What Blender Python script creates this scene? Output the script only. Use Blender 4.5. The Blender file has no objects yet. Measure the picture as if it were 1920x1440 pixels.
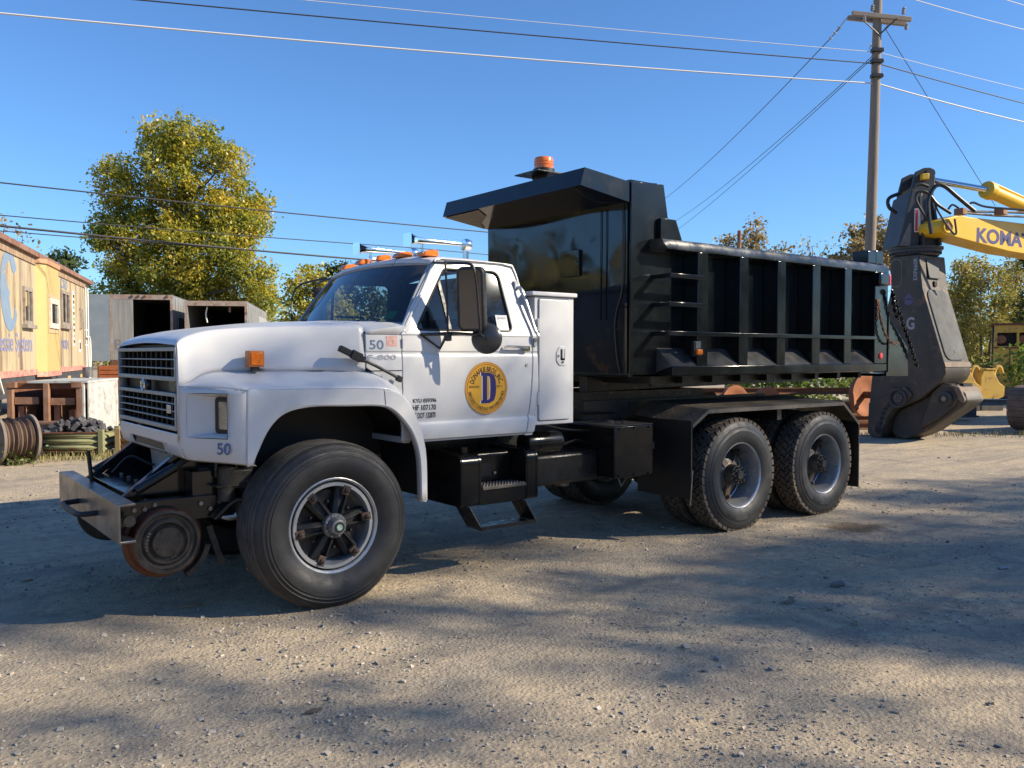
import bpy, bmesh, math, random
import numpy as np
from math import sin, cos, tan, pi, radians, atan, atan2, sqrt, hypot
from mathutils import Vector, Matrix, noise

scene = bpy.context.scene
COL = scene.collection
random.seed(7)

# ------------------------------------------------------------------ camera
# World frame: X runs along the truck to its rear, Y away across it, Z up.
FPX, W0, H0 = 1600.0, 1920.0, 1440.0
PITCH = atan((720.0 - 664.0) / FPX)
YAW = radians(52.348)
CAM = Vector((-2.3532, -5.0812, 1.65))
FWD = Vector((cos(YAW), sin(YAW), 0.0))
RGT = Vector((sin(YAW), -cos(YAW), 0.0))
cam_d = bpy.data.cameras.new('camera')
cam = bpy.data.objects.new('camera', cam_d)
COL.objects.link(cam)
cam_d.sensor_fit = 'HORIZONTAL'
cam_d.sensor_width = 36.0
cam_d.lens = 36.0 * FPX / W0
cam_d.clip_start = 0.05
cam_d.clip_end = 3000.0
look = FWD * cos(PITCH) - Vector((0, 0, sin(PITCH)))
cam.location = CAM
cam.rotation_euler = look.to_track_quat('-Z', 'Y').to_euler()
scene.camera = cam

# ------------------------------------------------------------------ sky, sun, exposure
SUN_AZ = Vector((0.70, -0.714, 0.0)).normalized()      # horizontal direction towards the sun
SUN_EL = radians(31.0)
world = bpy.data.worlds.new('World')
scene.world = world
world.use_nodes = True
wn, wl = world.node_tree.nodes, world.node_tree.links
wn.clear()
w_out = wn.new('ShaderNodeOutputWorld')
w_bg = wn.new('ShaderNodeBackground')
w_sky = wn.new('ShaderNodeTexSky')
w_sky.sky_type = 'NISHITA'
w_sky.sun_disc = False
w_sky.sun_elevation = SUN_EL
w_sky.sun_rotation = atan2(SUN_AZ.x, SUN_AZ.y)
w_sky.altitude = 200.0
w_sky.air_density = 1.0
w_sky.dust_density = 0.2
w_sky.ozone_density = 4.0
w_bg.inputs['Strength'].default_value = 0.117
w_tint = wn.new('ShaderNodeMix')                       # the clear deep blue of an October sky, even over the whole dome
w_tint.data_type = 'RGBA'
w_tint.blend_type = 'MULTIPLY'
w_tint.inputs[0].default_value = 1.0
w_tint.inputs[7].default_value = (0.57, 0.79, 1.0, 1)
wl.new(w_sky.outputs[0], w_tint.inputs[6])
wl.new(w_tint.outputs[2], w_bg.inputs[0])
wl.new(w_bg.outputs[0], w_out.inputs[0])
sun_d = bpy.data.lights.new('sun', 'SUN')
sun_d.energy = 5.0
sun_d.angle = radians(0.53)
sun_d.color = (1.0, 0.87, 0.67)
sun = bpy.data.objects.new('sun', sun_d)
COL.objects.link(sun)
sun_dir = SUN_AZ * cos(SUN_EL) + Vector((0, 0, sin(SUN_EL)))
sun.rotation_euler = sun_dir.to_track_quat('Z', 'Y').to_euler()
sun.location = (20, -20, 20)
vs = scene.view_settings
vs.view_transform = 'Standard'
vs.look = 'None'
vs.exposure = 0.72
vs.gamma = 1.0
vs.use_curve_mapping = False
scene.cycles.use_denoising = True
scene.cycles.max_bounces = 8
scene.cycles.transparent_max_bounces = 16
scene.cycles.caustics_reflective = False
scene.cycles.caustics_refractive = False


def yard(u, d, z=0.0):
    """A spot in the yard: u metres right of and d metres ahead of where the photographer stands."""
    p = CAM + RGT * u + FWD * d
    return Vector((p.x, p.y, z))


# ------------------------------------------------------------------ materials
def mat(name, col=(0.5, 0.5, 0.5), rough=0.6, metal=0.0, var=None, scale=6.0, bump=0.0, bscale=40.0,
        coat=0.0, spec=0.5, stretch=None, dirt=None, dirt_amt=0.5, dirt_scale=3.0, rvar=0.0, detail=6.0, bdist=0.01, bdet=4.0):
    """Principled surface; var = second colour mixed by noise, dirt = a third colour in hard-edged stains, or on the headboard painted reflections."""
    m = bpy.data.materials.new(name)
    m.use_nodes = True
    nt = m.node_tree
    n, l = nt.nodes, nt.links
    b = n['Principled BSDF']
    b.inputs['Base Color'].default_value = (*col, 1)
    b.inputs['Roughness'].default_value = rough
    b.inputs['Metallic'].default_value = metal
    b.inputs['Specular IOR Level'].default_value = spec
    b.inputs['Coat Weight'].default_value = coat
    b.inputs['Coat Roughness'].default_value = 0.08
    tc = n.new('ShaderNodeTexCoord')
    vec = tc.outputs['Object']
    if stretch:
        mp = n.new('ShaderNodeMapping')
        mp.inputs['Scale'].default_value = stretch
        l.new(vec, mp.inputs[0])
        vec = mp.outputs[0]

    def noise_tex(s, det=detail, r=0.6):
        t = n.new('ShaderNodeTexNoise')
        t.inputs['Scale'].default_value = s
        t.inputs['Detail'].default_value = det
        t.inputs['Roughness'].default_value = r
        l.new(vec, t.inputs['Vector'])
        return t.outputs['Fac']

    def ramp(fac, a, c):
        r = n.new('ShaderNodeMapRange')
        r.inputs['From Min'].default_value = a
        r.inputs['From Max'].default_value = c
        l.new(fac, r.inputs['Value'])
        return r.outputs[0]
    cur = None
    if var is not None:
        mx = n.new('ShaderNodeMix')
        mx.data_type = 'RGBA'
        mx.inputs[6].default_value = (*col, 1)
        mx.inputs[7].default_value = (*var, 1)
        l.new(ramp(noise_tex(scale), 0.35, 0.65), mx.inputs[0])
        cur = mx.outputs[2]
    if dirt is not None:
        mx = n.new('ShaderNodeMix')
        mx.data_type = 'RGBA'
        if cur is not None:
            l.new(cur, mx.inputs[6])
        else:
            mx.inputs[6].default_value = (*col, 1)
        mx.inputs[7].default_value = (*dirt, 1)
        l.new(ramp(noise_tex(dirt_scale, 10.0, 0.7), 0.72 - 0.35 * dirt_amt, 0.80 - 0.25 * dirt_amt), mx.inputs[0])
        cur = mx.outputs[2]
    if cur is not None:
        l.new(cur, b.inputs['Base Color'])
    if rvar:
        r = n.new('ShaderNodeMapRange')
        r.inputs['From Min'].default_value = 0.3
        r.inputs['From Max'].default_value = 0.7
        r.inputs['To Min'].default_value = max(0.02, rough - rvar)
        r.inputs['To Max'].default_value = min(1.0, rough + rvar)
        l.new(noise_tex(scale * 1.7), r.inputs['Value'])
        l.new(r.outputs[0], b.inputs['Roughness'])
    if bump:
        bp = n.new('ShaderNodeBump')
        bp.inputs['Strength'].default_value = bump
        bp.inputs['Distance'].default_value = bdist
        l.new(noise_tex(bscale, bdet), bp.inputs['Height'])
        l.new(bp.outputs[0], b.inputs['Normal'])
    return m


def glass_mat(name, tint=(0.62, 0.68, 0.68), refl=(0.9, 0.95, 1.0)):
    m = bpy.data.materials.new(name)
    m.use_nodes = True
    nt = m.node_tree
    n, l = nt.nodes, nt.links
    n.clear()
    out = n.new('ShaderNodeOutputMaterial')
    tr = n.new('ShaderNodeBsdfTransparent')
    tr.inputs[0].default_value = (*tint, 1)
    gl = n.new('ShaderNodeBsdfGlossy')
    gl.inputs['Color'].default_value = (*refl, 1)
    gl.inputs['Roughness'].default_value = 0.02
    fr = n.new('ShaderNodeFresnel')
    fr.inputs[0].default_value = 1.55
    mx = n.new('ShaderNodeMixShader')
    l.new(fr.outputs[0], mx.inputs[0])
    l.new(tr.outputs[0], mx.inputs[1])
    l.new(gl.outputs[0], mx.inputs[2])
    l.new(mx.outputs[0], out.inputs[0])
    return m


def leaf_mat(name, cols, trans=0.35):
    """Leaves: one colour per leaf out of a ramp, light shining partly through."""
    m = bpy.data.materials.new(name)
    m.use_nodes = True
    nt = m.node_tree
    n, l = nt.nodes, nt.links
    n.clear()
    out = n.new('ShaderNodeOutputMaterial')
    geo = n.new('ShaderNodeNewGeometry')
    att = n.new('ShaderNodeTexCoord')
    nz = n.new('ShaderNodeTexNoise')
    nz.inputs['Scale'].default_value = 0.55
    nz.inputs['Detail'].default_value = 3.0
    l.new(att.outputs['Object'], nz.inputs['Vector'])
    ma = n.new('ShaderNodeMath')
    ma.operation = 'MULTIPLY_ADD'
    ma.inputs[1].default_value = 0.55
    l.new(geo.outputs['Random Per Island'], ma.inputs[0])
    mb_ = n.new('ShaderNodeMapRange')
    mb_.inputs['From Min'].default_value = 0.3
    mb_.inputs['From Max'].default_value = 0.7
    mb_.inputs['To Max'].default_value = 0.45
    l.new(nz.outputs['Fac'], mb_.inputs['Value'])
    l.new(mb_.outputs[0], ma.inputs[2])
    cr = n.new('ShaderNodeValToRGB')
    el = cr.color_ramp.elements
    while len(el) < len(cols):
        el.new(0.5)
    for i, c in enumerate(cols):
        el[i].position = i / (len(cols) - 1)
        el[i].color = (*c, 1)
    l.new(ma.outputs[0], cr.inputs[0])
    df = n.new('ShaderNodeBsdfDiffuse')
    tl = n.new('ShaderNodeBsdfTranslucent')
    gs = n.new('ShaderNodeBsdfGlossy')
    gs.inputs['Roughness'].default_value = 0.45
    gs.inputs['Color'].default_value = (0.9, 0.9, 0.85, 1)
    m1, m2 = n.new('ShaderNodeMixShader'), n.new('ShaderNodeMixShader')
    m1.inputs[0].default_value = trans
    m2.inputs[0].default_value = 0.04
    l.new(cr.outputs[0], df.inputs[0])
    l.new(cr.outputs[0], tl.inputs[0])
    l.new(df.outputs[0], m1.inputs[1])
    l.new(tl.outputs[0], m1.inputs[2])
    l.new(m1.outputs[0], m2.inputs[1])
    l.new(gs.outputs[0], m2.inputs[2])
    l.new(m2.outputs[0], out.inputs[0])
    return m


M = dict(
    white=mat('white_truck_paint', (0.60, 0.60, 0.595), 0.38, var=(0.55, 0.555, 0.56), scale=2.2, coat=0.12, dirt=(0.50, 0.48, 0.44),
              dirt_amt=0.18, dirt_scale=9.0, bump=0.05, bscale=5.0),
    black=mat('black_gloss_paint', (0.0045, 0.0065, 0.0085), 0.16, var=(0.007, 0.009, 0.011), scale=3.0, rvar=0.07, bump=0.30, bscale=1.9, bdet=1.8,
              dirt=(0.018, 0.017, 0.016), dirt_amt=0.25, dirt_scale=7.0, bdist=0.02),
    blackm=mat('black_chassis_paint', (0.007, 0.007, 0.008), 0.36, var=(0.014, 0.013, 0.012), scale=9.0, rvar=0.15, bump=0.2, bscale=60.0),
    grime=mat('greasy_metal', (0.018, 0.016, 0.014), 0.5, var=(0.05, 0.042, 0.034), scale=14.0, rvar=0.2, bump=0.4, bscale=50.0),
    head=mat('headboard_black_painted_reflections', (0.010, 0.012, 0.015), 0.06, var=(0.010, 0.011, 0.013), scale=2.0, rvar=0.04, bump=0.34, bscale=1.4, bdet=1.2,
             dirt=(0.060, 0.036, 0.017), dirt_amt=0.45, dirt_scale=1.5, bdist=0.02),  # brown patches paint in the reflection of autumn trees
    rubber=mat('tyre_rubber', (0.015, 0.0155, 0.017), 0.55, var=(0.028, 0.028, 0.029), scale=7.0, rvar=0.15, bump=0.25, bscale=90.0),
    rubber_dusty=mat('dusty_tyre_rubber', (0.130, 0.102, 0.076), 0.9, var=(0.060, 0.050, 0.041), scale=8.0, bump=0.3, bscale=90.0),
    tread=mat('worn_tread_rubber', (0.095, 0.088, 0.080), 0.8, var=(0.055, 0.050, 0.046), scale=12.0, bump=0.35, bscale=120.0),
    rim=mat('silver_rim_paint', (0.50, 0.52, 0.54), 0.34, metal=0.55, var=(0.40, 0.41, 0.42), scale=9.0, rvar=0.1, dirt=(0.10, 0.07, 0.05),
            dirt_amt=0.25, dirt_scale=18.0),
    hub=mat('dark_hub_metal', (0.024, 0.025, 0.028), 0.42, metal=0.3, var=(0.045, 0.041, 0.037), scale=14.0, rvar=0.15, bump=0.3, bscale=80.0),
    hubcap=mat('grey_hub_cap', (0.17, 0.18, 0.19), 0.4, metal=0.3, var=(0.12, 0.12, 0.125), scale=20.0),
    rust=mat('rusty_steel', (0.19, 0.075, 0.032), 0.85, var=(0.115, 0.050, 0.028), scale=6.0, bump=0.4, bscale=40.0, dirt=(0.30, 0.14, 0.06),
             dirt_amt=0.4, dirt_scale=9.0),
    rustpale=mat('pale_rusty_steel', (0.30, 0.17, 0.105), 0.85, var=(0.20, 0.095, 0.055), scale=5.0, bump=0.35, bscale=40.0),
    rail_rust=mat('rusty_wheel_tread', (0.15, 0.052, 0.022), 0.45, metal=0.35, var=(0.075, 0.030, 0.018), scale=9.0, rvar=0.15),
    steel=mat('bare_grey_steel', (0.25, 0.245, 0.24), 0.38, metal=0.75, var=(0.16, 0.14, 0.12), scale=5.0, rvar=0.12, dirt=(0.10, 0.07, 0.045),
              dirt_amt=0.35, dirt_scale=8.0),
    chrome=mat('chrome', (0.82, 0.83, 0.85), 0.09, metal=1.0),
    alu=mat('dull_aluminium', (0.55, 0.56, 0.57), 0.36, metal=0.85, var=(0.42, 0.43, 0.44), scale=12.0),
    grey=mat('grey_grille_plastic', (0.33, 0.36, 0.365), 0.45, metal=0.2, var=(0.27, 0.29, 0.30), scale=20.0),
    dark=mat('dark_plastic', (0.008, 0.008, 0.009), 0.5),
    amber=mat('amber_lens', (0.85, 0.20, 0.012), 0.22, var=(0.62, 0.12, 0.008), scale=40.0, coat=0.5),
    red=mat('red_reflector', (0.62, 0.012, 0.025), 0.22, coat=0.5),
    lens=mat('clear_lamp_lens', (0.34, 0.36, 0.37), 0.08, metal=0.75, var=(0.16, 0.17, 0.18), scale=14.0, coat=1.0, bump=0.3, bscale=90.0),
    glass=glass_mat('cab_glass'),
    mirror=mat('mirror_glass', (0.62, 0.64, 0.66), 0.03, metal=1.0),
    decal_y=mat('decal_yellow', (0.72, 0.37, 0.02), 0.45, coat=0.2),
    decal_o=mat('decal_brown_ring', (0.30, 0.10, 0.02), 0.45),
    navy=mat('decal_navy', (0.020, 0.014, 0.12), 0.45),
    blue=mat('lettering_blue', (0.055, 0.115, 0.27), 0.45),
    ink=mat('lettering_black', (0.012, 0.012, 0.014), 0.5),
    inkbrown=mat('lettering_dark_brown', (0.055, 0.012, 0.018), 0.5),
    paper=mat('paper_white', (0.75, 0.75, 0.74), 0.7),
    pink=mat('faded_pink_sticker', (0.62, 0.30, 0.27), 0.5, var=(0.70, 0.48, 0.40), scale=30.0),
    green=mat('sticker_green', (0.10, 0.42, 0.12), 0.5),
    cream=mat('cream_white', (0.70, 0.69, 0.62), 0.6),
    interior=mat('cab_interior', (0.030, 0.032, 0.036), 0.75, var=(0.045, 0.045, 0.048), scale=8.0),
    tank=mat('satin_black_tank', (0.0045, 0.005, 0.006), 0.22, var=(0.008, 0.008, 0.008), rvar=0.08, bump=0.06, bscale=9.0, scale=3.0, spec=0.35, dirt=(0.022, 0.019, 0.016), dirt_amt=0.3, dirt_scale=6.0),
    checker=mat('dusty_tread_plate', (0.040, 0.037, 0.033), 0.5, var=(0.12, 0.10, 0.078), scale=5.0, rvar=0.15),
    tan=mat('tan_underside', (0.45, 0.36, 0.25), 0.7, var=(0.33, 0.25, 0.17), scale=8.0),
    dusty=mat('dusty_black_paint', (0.030, 0.032, 0.035), 0.38, var=(0.065, 0.064, 0.062), scale=6.0, rvar=0.12, bump=0.15, bscale=6.0),
    scuffed=mat('scuffed_black_paint', (0.006, 0.008, 0.010), 0.25, var=(0.045, 0.050, 0.056), scale=3.4, rvar=0.12, bump=0.3, bscale=5.0, dirt=(0.10, 0.10, 0.10), dirt_amt=0.3, dirt_scale=9.0),
    hose=mat('black_hose', (0.014, 0.014, 0.015), 0.4),
)


# ------------------------------------------------------------------ mesh helpers
def cr(pts, n=4, closed=False):
    """Catmull-Rom through the points, n pieces per span."""
    P = [Vector(p) for p in pts]
    out = []
    k = len(P)
    for i in range(k if closed else k - 1):
        if closed:
            a, b, c, d = P[i - 1], P[i], P[(i + 1) % k], P[(i + 2) % k]
        else:
            b, c = P[i], P[i + 1]
            a = P[i - 1] if i else b * 2 - c
            d = P[i + 2] if i + 2 < k else c * 2 - b
        for j in range(n):
            t = j / n
            out.append(0.5 * ((2 * b) + (c - a) * t + (2 * a - 5 * b + 4 * c - d) * t * t + (3 * b - a - 3 * c + d) * t ** 3))
    if not closed:
        out.append(P[-1].copy())
    return out


class MB:
    """Collects faces; build() links them as one mesh object."""

    def __init__(self):
        self.v, self.f, self.mi = [], [], []
        self.cur = 0

    def add(self, verts, faces, T=None):
        o = len(self.v)
        if T is not None:
            verts = [T @ Vector(p) for p in verts]
        self.v.extend([tuple(p) for p in verts])
        for f in faces:
            self.f.append([i + o for i in f])
            self.mi.append(self.cur)
        return self

    def box(self, x0, x1, y0, y1, z0, z1, T=None):
        v = [(x, y, z) for x in (x0, x1) for y in (y0, y1) for z in (z0, z1)]
        return self.add(v, [(0, 1, 3, 2), (4, 6, 7, 5), (0, 4, 5, 1), (2, 3, 7, 6), (0, 2, 6, 4), (1, 5, 7, 3)], T)

    def hexa(self, lo, hi, T=None):
        """lo and hi: four points each, same order."""
        return self.add(list(lo) + list(hi), [(3, 2, 1, 0), (4, 5, 6, 7), (0, 1, 5, 4), (1, 2, 6, 5), (2, 3, 7, 6), (3, 0, 4, 7)], T)

    def prism(self, poly, axis, a, b, T=None):
        """poly: 2-D outline in the two other axes (in x,y,z order), extruded from a to b along axis."""
        def p3(p, w):
            q = list(p)
            q.insert(axis, w)
            return tuple(q)
        n = len(poly)
        v = [p3(p, a) for p in poly] + [p3(p, b) for p in poly]
        f = [tuple(range(n))[::-1], tuple(range(n, 2 * n))]
        f += [(i, (i + 1) % n, (i + 1) % n + n, i + n) for i in range(n)]
        return self.add(v, f, T)

    def lathe(self, prof, axis=1, c=(0, 0, 0), n=32, T=None, closed=False, a0=0.0, a1=2 * pi):
        """prof: (radius, along) pairs turned about the axis through c."""
        full = abs(a1 - a0 - 2 * pi) < 1e-6
        k = len(prof)
        v, f = [], []
        cols = n if full else n + 1
        for i in range(cols):
            a = a0 + (a1 - a0) * i / n
            for r, w in prof:
                q = [r * cos(a), r * sin(a)]
                q.insert(axis, w)
                v.append((q[0] + c[0], q[1] + c[1], q[2] + c[2]))
        for i in range(n):
            j = (i + 1) % cols
            for m in range(k if closed else k - 1):
                m2 = (m + 1) % k
                f.append((i * k + m, j * k + m, j * k + m2, i * k + m2))
        return self.add(v, f, T)

    def cyl(self, p, q, r, n=12, r2=None, cap=True, T=None):
        p, q = Vector(p), Vector(q)
        r2 = r if r2 is None else r2
        d = (q - p).normalized()
        u = d.orthogonal().normalized()
        w = d.cross(u)
        v, f = [], []
        for i in range(n):
            a = 2 * pi * i / n
            e = u * cos(a) + w * sin(a)
            v += [p + e * r, q + e * r2]
        for i in range(n):
            j = (i + 1) % n
            f.append((2 * i, 2 * j, 2 * j + 1, 2 * i + 1))
        if cap:
            f.append(tuple(2 * i for i in range(n))[::-1])
            f.append(tuple(2 * i + 1 for i in range(n)))
        return self.add(v, f, T)

    def tube(self, pts, r, n=8, T=None, closed=False, cap=True):
        P = [Vector(p) for p in pts]
        k = len(P)
        rr = r if isinstance(r, (list, tuple)) else [r] * k
        v, f = [], []
        u = None
        for i in range(k):
            if closed:
                d = (P[(i + 1) % k] - P[i - 1])
            else:
                d = (P[min(i + 1, k - 1)] - P[max(i - 1, 0)])
            d.normalize()
            u = d.orthogonal().normalized() if u is None else (u - d * u.dot(d)).normalized()
            w = d.cross(u)
            for j in range(n):
                a = 2 * pi * j / n
                v.append(P[i] + (u * cos(a) + w * sin(a)) * rr[i])
        for i in range(k if closed else k - 1):
            i2 = (i + 1) % k
            for j in range(n):
                j2 = (j + 1) % n
                f.append((i * n + j, i * n + j2, i2 * n + j2, i2 * n + j))
        if cap and not closed:
            f.append(tuple(range(n))[::-1])
            f.append(tuple(range((k - 1) * n, k * n)))
        return self.add(v, f, T)

    def grid(self, rows, T=None, close_u=False, skip=None):
        """rows of points, all equally long, as one surface."""
        k, n = len(rows), len(rows[0])
        v = [p for r in rows for p in r]
        f = []
        for i in range(k - 1):
            for j in range(n if close_u else n - 1):
                if skip and skip(i, j):
                    continue
                j2 = (j + 1) % n
                f.append((i * n + j, i * n + j2, (i + 1) * n + j2, (i + 1) * n + j))
        return self.add(v, f, T)

    def mirror_y(self, yc):
        """Doubles what is there so far about the plane Y = yc."""
        o = len(self.v)
        self.v += [(x, 2 * yc - y, z) for x, y, z in self.v]
        self.f += [[i + o for i in f][::-1] for f in self.f]
        self.mi += list(self.mi)
        return self

    def build(self, name, material, parent=None, loc=None, bevel=0.0, seg=2, smooth=35.0, solid=0.0, weld=True, kind=None, subsurf=0):
        me = bpy.data.meshes.new(name)
        me.from_pydata(self.v, [], self.f)
        mats = material if isinstance(material, (list, tuple)) else [material]
        for m in mats:
            me.materials.append(m)
        if len(mats) > 1:
            me.polygons.foreach_set('material_index', self.mi)
        if weld:
            bm = bmesh.new()
            bm.from_mesh(me)
            bmesh.ops.remove_doubles(bm, verts=bm.verts, dist=0.0002)
            bmesh.ops.recalc_face_normals(bm, faces=bm.faces)
            bm.to_mesh(me)
            bm.free()
        if smooth:
            me.polygons.foreach_set('use_smooth', [True] * len(me.polygons))
            me.set_sharp_from_angle(angle=radians(smooth))
        o = bpy.data.objects.new(name, me)
        COL.objects.link(o)
        if solid:
            s = o.modifiers.new('solid', 'SOLIDIFY')
            s.thickness = solid
            s.offset = 0.0
        if subsurf:
            s = o.modifiers.new('sub', 'SUBSURF')
            s.levels = s.render_levels = subsurf
        if bevel:
            b = o.modifiers.new('bevel', 'BEVEL')
            b.width = bevel
            b.segments = seg
            b.limit_method = 'ANGLE'
            b.angle_limit = radians(40)
        if parent is not None:
            o.parent = parent
        if loc is not None:
            o.location = loc
        if kind:
            o['kind'] = kind
        return o


def empty(name, loc=(0, 0, 0), rz=0.0, parent=None):
    o = bpy.data.objects.new(name, None)
    o.empty_display_size = 0.2
    COL.objects.link(o)
    o.location = loc
    o.rotation_euler = (0, 0, rz)
    if parent is not None:
        o.parent = parent
    return o


def tag(o, label=None, cat=None, group=None, kind=None):
    if label:
        o['label'] = label
    if cat:
        o['category'] = cat
    if group:
        o['group'] = group
    if kind:
        o['kind'] = kind
    return o


def copy_tree(o, parent=None):
    c = o.copy()
    COL.objects.link(c)
    c.parent = parent
    for ch in o.children:
        copy_tree(ch, c)
    return c


def shape2d(loops, extrude=0.0, bevel=0.0, res=2):
    """Flat outline with holes (even-odd) -> vertices and faces, thickness along its own z."""
    cu = bpy.data.curves.new('tmp', 'CURVE')
    cu.dimensions = '2D'
    cu.fill_mode = 'BOTH'
    cu.extrude = extrude
    cu.bevel_depth = bevel
    cu.bevel_resolution = res
    for lp in loops:
        s = cu.splines.new('POLY')
        s.points.add(len(lp) - 1)
        for i, p in enumerate(lp):
            s.points[i].co = (p[0], p[1], 0, 1)
        s.use_cyclic_u = True
    return curve_mesh(cu)


def curve_mesh(cu):
    ob = bpy.data.objects.new('tmp', cu)
    COL.objects.link(ob)
    dg = bpy.context.evaluated_depsgraph_get()
    me = bpy.data.meshes.new_from_object(ob.evaluated_get(dg))
    v = [x.co.copy() for x in me.vertices]
    f = [tuple(p.vertices) for p in me.polygons]
    bpy.data.objects.remove(ob)
    bpy.data.curves.remove(cu)
    bpy.data.meshes.remove(me)
    return v, f


def text2d(s, height, extrude=0.0008, width=None, bold=0.0, shear=0.0, align='LEFT'):
    """Lettering in its own x-y plane: capital height and, if given, total width in metres."""
    cu = bpy.data.curves.new('tmp', 'FONT')
    cu.body = s
    cu.size = 1.0
    cu.extrude = 0.0
    cu.offset = bold
    cu.shear = shear
    v, f = curve_mesh(cu)
    if not v:
        return [], []
    x0, x1 = min(p.x for p in v), max(p.x for p in v)
    k = height / 0.70
    kx = k if width is None else width / (x1 - x0)
    sh = 0.0 if align == 'LEFT' else (x1 - x0) * kx * (0.5 if align == 'CENTER' else 1.0)
    return [Vector(((p.x - x0) * kx - sh, p.y * k, extrude)) for p in v], f


def frame(o, ex, ey, ez=None):
    """Matrix that takes local x,y,z to ex, ey, ez at o."""
    ex, ey = Vector(ex), Vector(ey)
    ez = ex.cross(ey) if ez is None else Vector(ez)
    m = Matrix.Identity(4)
    for i in range(3):
        m[i][0], m[i][1], m[i][2], m[i][3] = ex[i], ey[i], ez[i], o[i]
    return m


def rrect(x0, x1, y0, y1, r, n=5):
    out = []
    for cx, cy, a in ((x1 - r, y1 - r, 0), (x0 + r, y1 - r, pi / 2), (x0 + r, y0 + r, pi), (x1 - r, y0 + r, 1.5 * pi)):
        for i in range(n + 1):
            t = a + pi / 2 * i / n
            out.append((cx + r * cos(t), cy + r * sin(t)))
    return out


def round_poly(pts, r, n=4):
    """Outline with its corners rounded; r a number or one per corner."""
    k = len(pts)
    out = []
    for i in range(k):
        p = Vector(pts[i])
        a, b = Vector(pts[i - 1]) - p, Vector(pts[(i + 1) % k]) - p
        ri = r[i] if isinstance(r, (list, tuple)) else r
        if ri <= 0:
            out.append(tuple(p))
            continue
        ra, rb = min(ri, a.length * 0.49), min(ri, b.length * 0.49)
        s, e = p + a.normalized() * ra, p + b.normalized() * rb
        for j in range(n + 1):
            t = j / n
            out.append(tuple(s * (1 - t) ** 2 + p * 2 * t * (1 - t) + e * t * t))
    return out
# ================================================================== ground
def graded(a, b, n, near, k):
    """n+1 coordinates from a to b, dense round 'near'."""
    s = np.linspace(-1, 1, n + 1)
    f = np.sinh(k * s) / np.sinh(k)
    return near + np.where(f < 0, -f * (a - near), f * (b - near))


def ground_height(x, y):
    v = Vector((x, y, 0.0))
    h = 0.012 * noise.noise(v * 0.9) + 0.010 * noise.noise(v * 2.7 + Vector((7, 1, 0))) + 0.005 * noise.noise(v * 8.0) + 0.0025 * noise.noise(v * 22.0)
    for yr in (-0.95, -2.75, 2.9):                     # shallow ruts along the yard
        e = y - yr - 0.10 * x - 0.15 * sin(x * 0.6)
        h += -0.014 * math.exp(-(e / 0.20) ** 2) + 0.008 * math.exp(-((abs(e) - 0.30) / 0.10) ** 2)
    r = hypot(x - CAM.x, y - CAM.y)
    if r > 14:
        h += 0.05 * min(1.0, (r - 14) / 10) * noise.noise(v * 0.25)
    return h - 0.012


gu, gd = graded(-700, 700, 300, 0.5, 6.9), graded(-250, 1200, 300, 4.5, 7.3)
gverts, gfaces = [], []
for d in gd:
    for u in gu:
        p = yard(float(u), float(d))
        gverts.append((p.x, p.y, ground_height(p.x, p.y)))
nu = len(gu)
for i in range(len(gd) - 1):
    for j in range(nu - 1):
        gfaces.append((i * nu + j, i * nu + j + 1, (i + 1) * nu + j + 1, (i + 1) * nu + j))


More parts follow.
